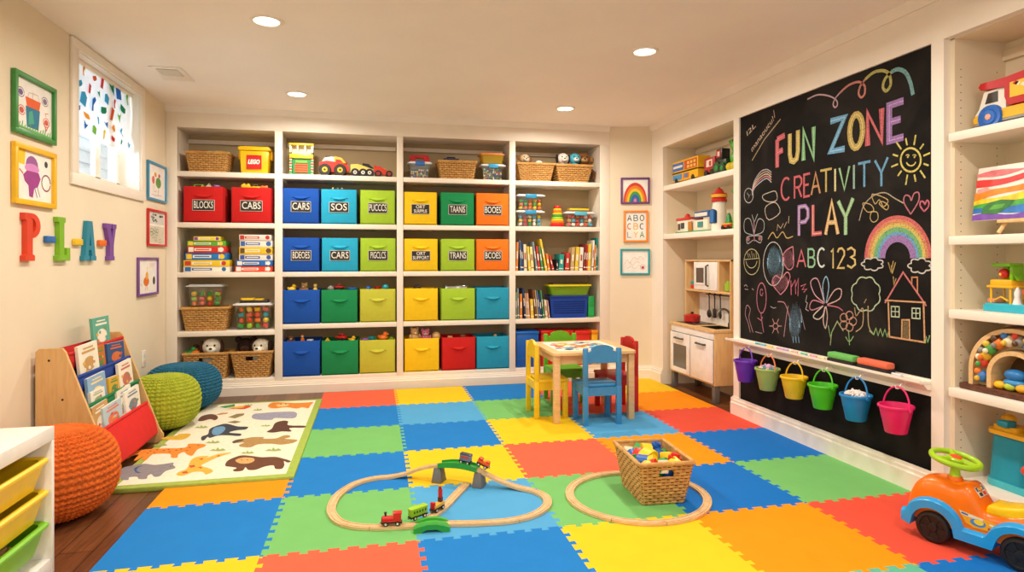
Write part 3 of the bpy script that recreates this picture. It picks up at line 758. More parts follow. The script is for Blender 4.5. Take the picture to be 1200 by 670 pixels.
plush('plush_dog', 'white plush dog with a dark nose in the bottom left basket', (k6[0]+.03, k6[1]-.028, S5+.06), .1, .19, '#efe6d4', '#efe6d4', '#4a2c1a', 'flop', patch='#f4ecdc')
plush('plush_bear', 'dark brown plush bear behind the white dog in the bottom left basket', (k6[0]-.065, k6[1]+.05, S5+.055), .2, .15, '#5c341e', '#5c341e', '#5c341e', 'round', patch='#8a5a38')
toy('duck', HUE['green'], (k6[0]-.13, k6[1]-.05, k6[2]+.012), .045, 'green toy bird with orange bill in the bottom left basket', hex2='#f08020')
toy('block', HUE['orange'], (k6[0]-.085, k6[1]-.07, k6[2]+.004), .026, 'orange block beside the green bird in the bottom left basket')
plush('plush_bear', 'large dark brown plush bear in the basket beside the blue bin', (k7[0]-.072, k7[1]+.035, S5+.05), 0, .19, '#2c160c', '#2c160c', '#3c2012', 'round', patch='#4a2a18')
plush('plush_dog', 'white plush dog with a big black nose in the basket beside the blue bin', (k7[0]+.066, k7[1]-.028, S5+.05), -.3, .19, '#efe4d0', '#efe4d0', '#3a2416', 'flop', patch='#f6eee0')
# ---- clear tubs ---------------------------------------------------------------------------------------------
def clear_tub(px0, px1, pyt, zs, label, lid='#efece4', latch=None, body='clear_plastic', yf=None, depth=.22, hh=None, latch_front=True, name='clear_tub'):
    yf = YF+.05 if yf is None else yf
    a, b = ony(px0, pyt, yf), ony(px1, pyt, yf); w_ = b.x-a.x; h = (a.z-zs) if hh is None else hh; cx = (a.x+b.x)/2; d = depth
    t = thing(name, label, 'storage tub', (cx, yf+d/2, zs), 0, 'lidded tubs')
    bw, bd, tw, td = w_*.80, d*.80, w_*.92, d*.92; hb = h-.018; m = MB(); n = 4
    def ring(w2, d2, z, r=.018): return [(x, y, z) for x, y in rpoly(-w2/2, w2/2, -d2/2, d2/2, r)]
    R_ = [ring(bw-.01, bd-.01, .002), ring(bw, bd, .008), ring(tw, td, hb)]
    k = len(R_[0]); vs = sum(R_, []); fs = [list(range(k-1, -1, -1))]
    for j in range(2):
        for i in range(k): fs.append((j*k+i, j*k+(i+1) % k, (j+1)*k+(i+1) % k, (j+1)*k+i))
    m.add(vs, fs, body); m.build('tub_body', t)
    m = MB(); L_ = P(lid); m.prism(rpoly(-w_/2, w_/2, -d/2, d/2, .02), .010, L_, z0=hb); m.prism(rpoly(-w_*.44, w_*.44, -d*.44, d*.44, .02), .008, L_, z0=hb+.010); m.build('lid', t)
    if latch:
        m = MB(); m.box(-w_*.19, w_*.19, -d/2-.006, -d/2+.02, hb-.018, h+.002, P(latch), .004); m.build('latch', t)
    return t, (cx, yf+d/2, zs, bw, bd, hb)
cnt = {}
def fill_tub(q, where, cols, kinds, r, rowsn, seed=1, top=.85):
    cx, cy, zs, bw, bd, hb = q; rr = random.Random(seed); n = max(2, int(bw*.97/(2*r))); nd_ = max(1, int(bd*.9/(2*r)))
    for k in range(rowsn):
        for j in range(min(2, nd_)):
            for i in range(n):
                c = rr.choice(cols); kd = rr.choice(kinds); z = zs+.006+r*(1+1.8*k)
                if z+r > zs+hb: continue
                x = cx-bw/2+r+.004+(bw-2*r-.008)*(i/(n-1)); y = cy-bd/2+r+.006+j*2.05*r
                toy(kd, HUE[c], (x, y, z), r*(.97 if kd == 'ball' else .85), '%s %s inside the %s' % (c, TN[kd].replace('_', ' '), where), '%s %ss in the %s' % (c, TN[kd].replace('_', ' '), where), rot=(0, 0, rr.uniform(0, 3)) if kd == 'ball' else (0, rr.choice((0, .3, -.3)), rr.uniform(-.3, .3)))
def beads(q, frac, where, seed):
    cx, cy, zs, bw, bd, hb = q; rr = random.Random(seed); m = MB(); r = .0085; n = int(bw*.92/(2*r)); cl = ['#3a5a9a', '#d8c23a', '#c8463a', '#efe9dd', '#4a8a5a', '#2c3038']
    for c in cl: P(c)
    for k in range(int(hb*frac/(1.8*r))):
        for j in range(3):
            for i in range(n):
                m.sph((cx-bw*.46+r+i*2*r+rr.uniform(-.002, .002), cy-bd*.43+r+j*1.9*r, zs+.006+r+k*1.75*r+rr.uniform(-.002, .002)), r, P(rr.choice(cl)), 7, 5)
    solo('beads', m, 'mixed coloured beads filling the '+where, 'beads', kind='stuff')
_, q = clear_tub(217, 261.5, 333.5, k2[2]+.008, 'clear tub of coloured blocks standing on the wicker basket', '#d9dfe2', None, yf=YF+.05, depth=.2)
fill_tub(q, 'clear tub on the wicker basket', ['red', 'orange', 'yellow', 'green', 'coral', 'lime'], ['block', 'ball', 'peg'], .023, 4, 3)
_, q = clear_tub(272, 319.5, 355.5, S4L, 'clear tub of blocks with white lid and a yellow toy on it', '#e9e9ea', None, yf=YF+.03, depth=.22)
fill_tub(q, 'white-lidded clear tub beside the wicker basket', ['red', 'green', 'yellow', 'coral', 'teal', 'lime', 'orange'], ['ball', 'block', 'peg'], .026, 4, 8)
zl = S4L+q[5]+.018
t = thing('toy_tray', 'black and yellow toy case lying on the white tub lid', 'toy', (q[0]+.005, q[1]-.03, zl))
m = MB(); m.box(-.115, .115, -.05, .05, 0, .025, P('#231f20'), .008); m.build('case_body', t)
m = MB(); m.prism(rpoly(-.11, -.0, -.045, .045, .02), .022, P('#f2c81c'), z0=.02); m.prism(rpoly(.0, .08, -.045, .045, .02), .016, P('#f2c81c'), z0=.02); m.build('yellow_cover', t)
t, q = clear_tub(478, 506.5, 188.5, S1, 'clear tub of small beads with blue latch and red handle', '#e9e9ea', '#2f6fc0', yf=YF+.03, depth=.2)
beads(q, .62, 'clear tub with the red handle', 4)
m = MB(); r_ = P('#c41c22'); m.prism([(-.095, 0), (-.085, .062), (-.07, .07), (.07, .07), (.085, .062), (.095, 0), (.04, 0), (.04, .045), (-.035, .045), (-.035, 0)], .05, r_, T(0, .02, q[5]+.016) @ RX(PI/2)); m.build('handle', t)
_, q = clear_tub(563.5, 593, 191.5, S1, 'clear tub of beads with blue latch and a smaller orange-lidded tub on it', '#eef0f0', '#3aa6d8', yf=YF+.03, depth=.2)
beads(q, .85, 'clear tub under the orange-lidded tub', 9)
_, q2 = clear_tub(563, 592, 178.5, S1+q[5]+.02, 'small orange-lidded tub of yellow pieces stacked on a bead tub', '#ea8a2c', None, 'yellow_clear', yf=YF+.03, depth=.18)
beads(q2, .6, 'orange-lidded tub', 12)
_, q = clear_tub(604.8, 639, 246, S2, 'clear tub with blue latch, lower of the two stacked tubs in the last bay', '#eef0ee', '#2f95c0', yf=YF+.02, depth=.22)
fill_tub(q, 'lower stacked tub in the last bay', ['yellow', 'white', 'red', 'green', 'sky blue'], ['ball', 'block'], .0185, 4, 21)
_, q2 = clear_tub(605.5, 639.5, 227, S2+q[5]+.02, 'clear tub with blue latch, upper of the two stacked tubs in the last bay', '#eef0ee', '#2f95c0', yf=YF+.02, depth=.22)
fill_tub(q2, 'upper stacked tub in the last bay', ['yellow', 'orange', 'coral', 'green', 'yellow'], ['ball', 'block'], .0185, 4, 30)
_, q = clear_tub(662, 699.5, 247.5, S2, 'clear tub with red and white pieces right of the stacking rings', '#e6e6e2', '#58b4cc', yf=YF+.03, depth=.22)
fill_tub(q, 'clear tub right of the stacking rings', ['red', 'white', 'sky blue', 'coral', 'tan'], ['block', 'ball'], .0205, 3, 40)
zl = S2+q[5]+.018
t = thing('toy_case', 'flat yellow toy case lying on the tub right of the stacking rings', 'toy case', (q[0]-.0, q[1]-.02, zl))
m = MB(); m.box(-.105, .105, -.05, .05, 0, .014, P('#7a3a28'), .005); m.build('case_base', t)
m = MB(); m.box(-.1, .1, -.05, .05, .013, .034, P('#e8c81c'), .008); m.build('case_lid', t)
# stacking rings
a = ony(653, 300, YF+.09)
t = thing('stacking_rings', 'rainbow stacking ring tower between the clear tubs', 'stacking toy', (a.x, YF+.09, S2))
m = MB(); m.cyl((0, 0, 0), (0, 0, .012), .072, P('#d8241c'), seg=24); m.cyl((0, 0, .01), (0, 0, .19), .012, 'beech'); m.build('base', t)
z = .012
for i, c in enumerate(('red', 'orange', 'yellow', 'lime', 'green', 'yellow', 'orange', 'yellow')):
    r_ = .074-.0052*i; m = MB(); m.tube([(r_*.78*math.cos(k*PI/12), r_*.78*math.sin(k*PI/12), 0) for k in range(24)], .0115, P(HUE[c]), 10, True)
    o = m.build('ring', t, label='%s ring' % c); o.location.z = z+.0105; z += .0205
m = MB(); m.lathe([(0, 0), (.034, 0), (.036, .014), (.03, .026), (.0, .03)], P('#cc1f1c'), 20); o = m.build('cap', t); o.location.z = z
# ---- yellow lidded bucket of bricks -------------------------------------------------------------------------
a, b = ony(278.7, 170.5, YF+.04), ony(316.5, 170.5, YF+.04); wt = b.x-a.x; h = a.z-S1
t = thing('brick_bucket', 'yellow plastic bucket with a red square logo on the top shelf', 'bucket', ((a.x+b.x)/2, YF+.04, S1))
y_ = P('#f5c50a'); m = MB()
wb = wt*.84; d0, d1 = .17, .2
vs = [(-wb/2, .012, 0), (wb/2, .012, 0), (wb/2, d0, 0), (-wb/2, d0, 0), (-wt*.46, .004, h*.84), (wt*.46, .004, h*.84), (wt*.46, d1, h*.84), (-wt*.46, d1, h*.84)]
bm = bmesh.new(); bv = [bm.verts.new(v) for v in vs]
for f in ((3, 2, 1, 0), (4, 5, 6, 7), (0, 1, 5, 4), (1, 2, 6, 5), (2, 3, 7, 6), (3, 0, 4, 7)): bm.faces.new([bv[i] for i in f])
bmesh.ops.bevel(bm, geom=bm.edges[:], offset=.012, segments=2, profile=.5, affect='EDGES'); m.bm(bm, y_); m.build('bucket_body', t)
m = MB(); m.box(-wt/2, wt/2, -.004, d1+.006, h*.84, h*.97, y_, .01); m.box(-wt*.46, wt*.46, .004, d1, h*.95, h, y_, .008); m.box(-wt*.54, -wt*.47, .07, .13, h*.55, h*.86, y_, .006); m.box(wt*.47, wt*.54, .07, .13, h*.55, h*.86, y_, .006); m.build('lid', t)
m = MB(); lw = wt*.46; PAP('#cf1b16'); PAP('#f6f0e4'); m.box(-lw/2, lw/2, .0, .006, h*.16, h*.16+lw, 'paper_cf1b16'); M = T(0, -.0015, h*.16+lw*.5) @ RX(PI/2)
sh = Mx.Identity(4); sh[0][1] = .16
m.text('LEGO', lw*.42, 'paper_f6f0e4', M @ sh, sx=.74, bold=.003); o = m.build('logo', t); o.rotation_euler.x = .0; o.location.y = -.002
# ---- board games --------------------------------------------------------------------------------------------
GAMES = [[(210, 460, 130, 172, '#ecd23a', '#8a4a9a'), (152, 505, 172, 221, '#62ac34', '#f0d23c'), (154, 508, 222, 284, '#d42a22', '#f4ead8'), (134, 520, 285, 351, '#1f78c0', '#f0c828'), (118, 540, 352, 410, '#ecc41e', '#c83a24'), (118, 542, 410, 461, '#f2ead8', '#2a68b0')],
         [(632, 930, 110, 163, '#efe6d8', '#c8322a'), (638, 940, 165, 227, '#f2ece2', '#3a6ab4'), (633, 940, 229, 297, '#f0c62a', '#6a4a2a'), (632, 942, 297, 355, '#f4ece0', '#3a58a8'), (606, 942, 355, 408, '#1f6ab8', '#f4f0e8'), (595, 942, 408, 461, '#e0442a', '#f4ece0')]]
GL = [['thin yellow game box topmost of the left stack of board games', 'green game box second from the top of the left stack', 'red game box in the left stack of board games', 'blue game box in the left stack of board games', 'yellow game box lying on the white one in the left stack', 'white game box at the bottom of the left stack'],
      ['cream game box topmost of the right stack of board games', 'white game box with blue lettering second from the top of the right stack', 'yellow game box in the right stack of board games', 'white game box lying on the blue one in the right stack', 'blue game box in the right stack of board games', 'orange-red game box at the bottom of the right stack']]
fun = [['CANDY', 'JUNGLE', 'GAMES', 'DOMINO', 'LUDO', 'PUZZLES'], ['MEMORY', 'CHECKERS', 'BINGO', 'LETTERS', 'MARBLES', 'RACING']]
for g in range(2):
    zt = [None]*6
    for i, (xa, xb, ya, yb, c1, c2) in enumerate(GAMES[g]):
        yf = YF+.04+(.006 if i % 2 else 0)
        f = lambda x, y: ony(200+x/7.885, 260+y/7.885, yf)
        za, zb_ = f(0, ya).z, f(0, yb).z
        if i == 5: zb_ = S3
        else: zb_ = f(0, GAMES[g][i+1][2]).z
        x0, x1 = f(xa, 300).x, f(xb, 300).x
        t = thing('board_game_box', GL[g][i], 'board game', ((x0+x1)/2, yf, zb_), 0, 'stacked board games'); w_, hh = x1-x0, za-zb_-.0006
        m = MB(); m.box(-w_/2, w_/2, 0, .2, 0, hh, PAP(c1), .002); m.build('box', t)
        m = MB(); PAP(c2); rg = random.Random(i+10*g)
        m.box(-w_*.47, -w_*.34, -.0008, .001, hh*.15, hh*.85, PAP(c2)); m.cyl((w_*.38, -.001, hh/2), (w_*.38, .001, hh/2), hh*.36, PAP(c2), seg=14); m.box(w_*.3, w_*.33, -.0008, .001, hh*.2, hh*.8, PAP('#f2ead8'))
        m.box(-w_*.32+.0, w_*.12, -.0006, .001, hh*.3, hh*.7, PAP('#f6eedc') if c1 not in ('#f2ead8', '#efe6d8', '#f2ece2', '#f4ece0') else PAP(c2))
        m.box(-w_*.28, w_*.08, -.001, .001, hh*.42, hh*.58, PAP(c1))
        m.build('box_print', t)
# ---- top shelf vehicles and house, second bay ------------------------------------------------------------------
K = lambda x, y, Y: ony(325+x/5.828, 155+y/5.828, Y)
Yv = YF+.06
a, b, c = K(82, 70, Yv), K(246, 70, Yv), K(82, 275, Yv); w_, h = b.x-a.x, a.z-S1
t = thing('toy_market_stall', 'yellow and green toy shop front standing on the top shelf', 'toy house', ((a.x+b.x)/2, Yv, S1))
m = MB(); Y1, W1, G1 = P('#f2cf3a'), P('#f4ead0'), P('#2f9a4e')
m.box(-w_/2, w_/2, 0, .08, 0, .012, G1, .003); m.box(-w_/2, -w_/2+.02, .005, .075, .01, h*.9, W1); m.box(w_/2-.02, w_/2, .005, .075, .01, h*.9, W1)
for k in range(6): m.box(-w_/2-.002, -w_/2+.022, 0, .02, .02+k*.024, .032+k*.024, P('#d8402c') if k % 2 else G1); m.box(w_/2-.022, w_/2+.002, 0, .02, .02+k*.024, .032+k*.024, P('#d8402c') if k % 2 else G1)
m.box(-w_/2, w_/2, .005, .075, h*.66, h*.72, W1); m.box(-w_/2, w_/2, .06, .075, .01, h, W1); m.build('house_body', t)
m = MB(); m.box(-w_/2-.004, w_/2+.004, -.004, .08, h*.93, h, Y1, .003); m.box(-w_/2, w_/2, -.006, .02, h*.52, h*.66, Y1, .004)
for k in range(4): m.box(-w_/2+k*(w_-.014)/3, -w_/2+k*(w_-.014)/3+.014, .0, .02, h*.7, h*.95, W1)
m.build('roof', t)
m = MB(); m.box(-w_*.38, w_*.38, .012, .02, .012, h*.5, G1); m.box(-w_*.27, w_*.27, .006, .014, .02, h*.36, P('#c9402a'))
for k in range(4): m.box(-w_*.27, w_*.27, .003, .008, .03+k*.02, .035+k*.02, P('#e8a04a'))
m.box(-w_*.25, w_*.25, .004, .014, h*.38, h*.46, P('#7cc04a')); m.build('shutter', t)
def wheel(t, x, y, z, r, wd, tyre='#2a2624', hub='#e8c52a', name='wheel', tread=False):
    m = MB(); M = T(x, y, z) @ RX(PI/2)
    m.lathe([(0, -wd/2), (r*.6, -wd/2), (r*.66, -wd*.42), (r*.9, -wd/2), (r, -wd*.3), (r, wd*.3), (r*.9, wd/2), (0, wd/2)], P(tyre), 20, M)
    m.lathe([(0, wd/2+.002), (r*.4, wd/2+.002), (r*.5, wd/2-.001)], P(hub), 16, M); m.cyl((x, y-wd/2-.002, z), (x, y-wd/2-.005, z), r*.18, P(tyre), seg=8)
    m2 = MB(); 
    o = m.build(name, t); 
    mh = MB(); mh.lathe([(0, wd/2+.003), (r*.42, wd/2+.003), (r*.5, wd/2-.002)], P(hub), 16, T(x, y, z) @ RX(PI/2)); mh.build('hub', o)
    return o
def tri(y0, wd, poly, mb, m_, M=None, bev=0):                     # side outline (x,z) extruded through y0..y0+wd
    return mb.prism(poly, wd, m_, T(0, y0+wd, 0) @ RX(PI/2))
def trz(y0, wd, poly, mb, m_): return tri(y0, wd, [(x, z*1.36) for x, z in poly], mb, m_)
a, b = K(286, 150, Yv), K(490, 150, Yv); L = b.x-a.x; h = a.z-S1
t = thing('toy_truck', 'red toy farm truck with white hood and big black wheels on the top shelf', 'toy truck', ((a.x+b.x)/2, Yv, S1))
m = MB(); R1 = P('#d8301e'); trz(0, .09, [(-L*.5, .07), (-L*.5, .088), (-L*.25, .098), (L*.02, .092), (L*.42, .075), (L*.5, .06), (L*.48, .03), (L*.2, .022), (-L*.3, .03)], m, R1); m.build('chassis', t)
m = MB(); trz(.005, .08, [(-L*.42, .09), (-L*.32, .118), (-L*.1, .126), (.0, .122), (.0, .09)], m, P('#f1e9da')); m.box(-L*.3, -L*.12, .02, .06, .168, .178, P('#222020'), .003); m.build('hood', t)
m = MB(); trz(.008, .074, [(0, .085), (0, .13), (L*.26, .118), (L*.4, .085)], m, P('#f0c83c')); trz(.004, .082, [(L*.05, .088), (L*.05, .108), (L*.2, .106), (L*.3, .088)], m, R1); m.box(L*.3, L*.42, .02, .07, .1, .135, R1, .004); m.build('cab', t)
for x in (-L*.31, L*.2):
    for y in (-.006, .096): wheel(t, x, y, .052, .052, .03)
a, b = K(500, 205, Yv), K(655, 205, Yv); L = b.x-a.x
t = thing('toy_car', 'pale yellow toy car between the red truck and the racing car', 'toy car', ((a.x+b.x)/2, Yv, S1))
m = MB(); trz(0, .075, [(-L*.5, .03), (-L*.5, .078), (-L*.2, .082), (L*.1, .07), (L*.5, .05), (L*.48, .022), (-L*.4, .02)], m, P('#efd76a')); m.build('car_body', t)
m = MB(); trz(.01, .055, [(-L*.0, .07), (.04*L, .09), (L*.3, .085), (L*.5, .06), (L*.3, .055)], m, P('#24201e')); m.build('windscreen', t)
for x in (-L*.3, L*.05, L*.34):
    for y in (-.004, .079): wheel(t, x, y, .036, .036, .02, hub='#efe9df')
a, b = K(660, 220, Yv), K(790, 220, Yv); L = b.x-a.x
t = thing('toy_car', 'small red toy racing car at the right end of the vehicles', 'toy car', ((a.x+b.x)/2, Yv, S1))
m = MB(); trz(0, .06, [(-L*.5, .03), (-L*.48, .07), (-L*.2, .072), (L*.1, .05), (L*.5, .032), (L*.48, .018), (-L*.4, .015)], m, P('#dc3c22')); m.box(-L*.15, L*.1, .01, .05, .066, .08, P('#efb02a'), .004); m.build('car_body', t)
m = MB(); m.box(-L*.5, -L*.38, -.006, .066, .088, .104, P('#dc3c22'), .002); m.build('spoiler', t)
for x in (-L*.28, L*.3):
    for y in (-.008, .068): wheel(t, x, y, .030, .030, .02, hub='#c93a28')
# ---- books ----------------------------------------------------------------------------------------------------
BC = {'orange': '#e88a2c', 'blue': '#5a7aa8', 'navy': '#27406e', 'cream': '#e9dcb8', 'yellow': '#ecc83a', 'pale yellow': '#f0e2a0', 'gray': '#8a98a0', 'red': '#c8382e', 'green': '#4a9a5a', 'teal': '#1f9a8c', 'black': '#26242a', 'white': '#efe8da', 'maroon': '#8a2a2a', 'dark green': '#1f5a3c', 'tan': '#c9a870', 'brown': '#7a4c30', 'pink': '#e0a08a', 'lime': '#9ab84a', 'sage': '#88a878'}
def book(col, x0, x1, zs, h, lean, label, yf, group, dp=.17):
    t = thing('book', label, 'book', ((x0+x1)/2, yf, zs), 0, group)
    th = max(.006, x1-x0); rt = (0, lean, 0); zo = abs(math.sin(lean))*th/2
    m = MB(); c = PAP(BC[col]); m.box(-th/2, -th/2+.0015, 0, dp, 0, h, c); m.box(th/2-.0015, th/2, 0, dp, 0, h, c); m.box(-th/2, th/2, 0, .002, 0, h, c)
    c2 = '#f3ead6' if col not in ('cream', 'white', 'pale yellow') else '#b0503a'
    m.box(-th*.22, th*.22, -.0006, .001, h*.42, h*.68, PAP(c2)); m.box(-th/2, th/2, -.0005, .001, h*.1, h*.14, PAP(c2)); o = m.build('cover', t); o.rotation_euler = rt; o.location.z = zo
    m = MB(); m.box(-th/2+.0014, th/2-.0014, .003, dp-.004, .003, h-.004, PAP('#efe6d2')); o = m.build('pages', t); o.rotation_euler = rt; o.location.z = zo
KB = lambda x, y: ony(595+x/5.583, 270+y/5.583, YF+.03)
ROW3 = [('orange', 52, 68, 75, -2), ('blue', 70, 80, 64, 3), ('navy', 81, 94, 80, 3), ('cream', 95, 117, 90, 2), ('yellow', 120, 138, 105, 5), ('pale yellow', 139, 160, 106, 4), ('gray', 163, 176, 74, 8), ('red', 178, 196, 102, 6), ('green', 197, 212, 105, 8), ('yellow', 214, 230, 58, 11),
        ('orange', 258, 276, 152, 8), ('red', 277, 292, 165, 14), ('black', 318, 332, 190, 0), ('teal', 334, 368, 156, -3), ('red', 376, 404, 146, -4), ('tan', 411, 436, 110, -3), ('yellow', 438, 464, 108, -4), ('white', 466, 494, 110, -3), ('maroon', 495, 508, 88, -3), ('red', 508, 520, 92, -2), ('yellow', 522, 545, 88, -2), ('white', 548, 562, 64, -3), ('orange', 564, 577, 95, -2), ('teal', 580, 604, 48, -1)]
ORD = ['first', 'second', 'third', 'fourth', 'fifth', 'sixth', 'seventh', 'eighth', 'ninth', 'tenth', 'eleventh', 'twelfth', 'thirteenth', 'fourteenth', 'fifteenth', 'sixteenth', 'seventeenth', 'eighteenth', 'nineteenth', 'twentieth', 'twenty-first', 'twenty-second', 'twenty-third', 'twenty-fourth']
def book_row(row, kf, zs, name, xmax):
    prev = None; n = len(row); px = None
    for i, (c, xa, xb, yt, ln) in enumerate(row):
        a, b = kf(xa, yt), kf(xb, yt); l = math.radians(ln); h = a.z-zs; tn = math.tan(l); th = (b.x-a.x)*.9
        x = a.x+(tn*h*.35 if ln > 0 else 0)
        if px is not None:
            x1, l1, h1 = px; hm = min(h, h1)
            x = max(x, x1+.0015+max(0, (tn-math.tan(l1))*hm)+.002*abs(tn-math.tan(l1))*10)
        th = max(.005, min(th, xmax-x-(max(0, -tn)*h)))
        px = (x+th/max(.9, math.cos(l)), l, h)
        book(c, x, x+th, zs, h/math.cos(l), -l, '%s spined book, %s from the left on the %s' % (c, ORD[i], name), YF+.03+.002*(i % 3), 'books on the '+name)
book_row(ROW3, KB, S3, 'long book row', 2.108)
ROW4 = [('sage', 52, 62, 405, 0), ('gray', 64, 76, 378, 1), ('orange', 80, 98, 415, 0), ('navy', 100, 112, 380, 4), ('tan', 113, 124, 410, 4), ('pink', 126, 142, 412, 4), ('yellow', 150, 172, 450, 3), ('brown', 174, 188, 388, 6), ('tan', 189, 198, 392, 6), ('blue', 200, 210, 395, 6), ('navy', 212, 224, 420, 5), ('green', 224, 234, 395, 7), ('cream', 244, 262, 455, 5), ('pink', 265, 284, 458, 6)]
book_row(ROW4, KB, S4, 'short book row', KB(277, 300).x)
# blue basket, lime tub, green folder
a, b = KB(278, 432), KB(525, 432); w_ = b.x-a.x; h = a.z-S4
t = thing('plastic_basket', 'blue perforated plastic basket beside the short book row', 'basket', ((a.x+b.x)/2, YF+.03, S4))
m = MB(); bl_ = P('#0d3f9e'); nx, nz = 14, 6
def tp(u, v): return (u*(w_*.46+(w_*.04)*v), 0, v*h)
def cell(u0, u1, v0, v1, y0=0):
    m.add([tp(u0, v0), tp(u1, v0), tp(u1, v1), tp(u0, v1)], [(0, 1, 2, 3)], bl_, T(0, y0, 0))
vz = [0, .18]+[.18+.62*(k+1)/nz for k in range(nz)]+[1]
for j in range(nz):
    v0, v1 = .18+.62*j/nz, .18+.62*(j+1)/nz; hgt = v1-v0
    for i in range(nx):
        u0, u1 = -.86+1.72*i/nx, -.86+1.72*(i+1)/nx; g = (u1-u0)*.17
        cell(u0, u0+g, v0, v1); cell(u1-g, u1, v0, v1); cell(u0+g, u1-g, v0, v0+hgt*.25); cell(u0+g, u1-g, v1-hgt*.25, v1)
cell(-1, -.86, .0, 1); cell(.86, 1, .0, 1); cell(-.86, .86, 0, .18); cell(-.86, .86, .8, 1)
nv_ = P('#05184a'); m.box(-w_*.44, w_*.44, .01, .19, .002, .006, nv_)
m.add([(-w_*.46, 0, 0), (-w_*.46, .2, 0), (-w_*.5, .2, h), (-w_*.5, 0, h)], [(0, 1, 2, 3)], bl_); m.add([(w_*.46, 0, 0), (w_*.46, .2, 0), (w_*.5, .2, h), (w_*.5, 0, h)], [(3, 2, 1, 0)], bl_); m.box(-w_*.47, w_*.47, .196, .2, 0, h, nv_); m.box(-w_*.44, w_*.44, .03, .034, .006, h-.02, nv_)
m.build('basket_body', t)
m = MB(); m.tube([(-w_/2, -.004, h), (w_/2, -.004, h), (w_/2, .2, h), (-w_/2, .2, h)], .008, bl_, 8, True); m.build('rim', t)
# navy lining and added board in the basket above paint its inner shade
c_, d_ = KB(262, 352), KB(545, 352); w2 = d_.x-c_.x; z0 = S4+h+.009
t = thing('clear_tub', 'translucent lime tub with yellow lid resting on the blue basket', 'storage tub', ((c_.x+d_.x)/2+.01, YF+.03+.1, z0))
hh = c_.z-z0; m = MB()
vs = []; fs = []
for z, s_ in ((0, .82), (hh-.02, .94)): vs += [(x, y, z) for x, y in rpoly(-w2/2*s_, w2/2*s_, -.1*s_, .1*s_, .02)]
k = len(vs)//2; fs = [list(range(k-1, -1, -1))]+[(i, (i+1) % k, k+(i+1) % k, k+i) for i in range(k)]
m.add(vs, fs, 'lime_clear'); m.build('tub_body', t)
m = MB(); m.prism(rpoly(-w2/2, w2/2, -.105, .105, .02), .016, P('#e2d21c'), z0=hh-.02); m.box(-w2*.4, w2*.4, -.085, .085, hh-.006, hh+.006, P('#5a4a20'), .004); m.build('lid', t)
for i, (c, x, r) in enumerate((('lime', -.07, .03), ('yellow', 0, .034), ('orange', .05, .025), ('green', .1, .03))):
    toy('ball', HUE[c], ((c_.x+d_.x)/2+x, YF+.1, z0+r+.003), r, '%s ball inside the translucent lime tub' % c)
a, b = KB(525, 430), KB(566, 430)
m = MB(); m.box(-.5*(b.x-a.x), .5*(b.x-a.x), 0, .18, 0, a.z-S4, P('#1f9a48'), .006); m.box(-.4*(b.x-a.x), .4*(b.x-a.x), -.002, .002, .02, .1, P('#27b058'))
solo('magazine_file', m, 'green plastic file box standing right of the blue basket', 'file box', ((a.x+b.x)/2+.004, YF+.035, S4))
# big bins bottom right
KC = lambda x, y, Y: ony(595+x/8.93, 375+y/8.93, Y)
a, b = KC(85, 122, YF+.02), KC(330, 122, YF+.02); w_, h = b.x-a.x, a.z-S5
t = thing('storage_box', 'tall blue lidded storage box on the bottom shelf of the last bay', 'storage box', ((a.x+b.x)/2, YF+.02, S5))
m = MB(); m.box(-w_/2+.006, w_/2-.006, 0, .26, 0, h-.02, P('#0f5db4'), .006); m.box(-w_/2+.006, w_/2-.006, -.002, .0, h*.24, h*.25, P('#2f7ac8')); m.build('box_body', t)
m = MB(); m.box(-w_/2, w_/2, -.006, .264, h-.022, h, P('#1a6cc6'), .006); m.build('lid', t)
for i, (xa, xb, yt, c) in enumerate(((345, 498, 112, '#c61a14'), (500, 690, 112, '#d0201a'), (700, 868, 112, '#d8281c'))):
    a, b = KC(xa, yt, YF+.02), KC(xb, yt, YF+.02); w_, h = b.x-a.x-.004, a.z-S5
    t = thing('storage_box', ['red lidded storage box next to the tall blue box', 'red lidded storage box in the middle of the three red boxes', 'orange-red lidded storage box beside the yellow one'][i], 'storage box', ((a.x+b.x)/2, YF+.02, S5), 0, 'red storage boxes')
    m = MB(); m.box(-w_/2+.004, w_/2-.004, 0, .25, 0, h-.03, P(c), .005); m.build('box_body', t)
    m = MB(); m.box(-w_/2, w_/2, -.008, .256, h-.034, h, P(c), .006); m.build('lid', t)
a, b = KC(874, 106, YF+.02), KC(948, 106, YF+.02); w_, h = b.x-a.x-.004, a.z-S5
t = thing('storage_box', 'narrow yellow storage box with orange lid at the right end of the bottom shelf', 'storage box', ((a.x+b.x)/2, YF+.02, S5))
m = MB(); m.box(-w_/2+.004, w_/2-.004, 0, .25, 0, h-.03, P('#f0b414'), .005); m.build('box_body', t)
m = MB(); m.box(-w_/2, w_/2, -.006, .256, h-.034, h, P('#f0901e'), .006); m.build('lid', t)
# ================================================================== FURNITURE
# ---- kids' table and chairs
TX, TY = 1.515, 4.40
t = thing('kids_table', 'small square light wood play table with a printed road-map top', 'table', (TX, TY, ZM))
H = .49
for x in (-1, 1):
    for y in (-1, 1): m = MB(); m.box(x*.275-.022, x*.275+.022, y*.262-.022, y*.262+.022, 0, H-.02, 'beech', .004); m.build('leg', t)
m = MB(); m.box(-.26, .26, -.255, -.24, H-.085, H-.02, 'beech'); m.box(-.26, .26, .24, .255, H-.085, H-.02, 'beech'); m.box(-.27, -.255, -.25, .25, H-.085, H-.02, 'beech'); m.box(.255, .27, -.25, .25, H-.085, H-.02, 'beech'); m.build('apron', t)
m = MB()
bm = bmesh.new(); pg = rpoly(-.31, .31, -.30, .30, .035, 5)
f = bm.faces.new([bm.verts.new((x, y, H-.02)) for x, y in pg]); r = bmesh.ops.extrude_face_region(bm, geom=[f])
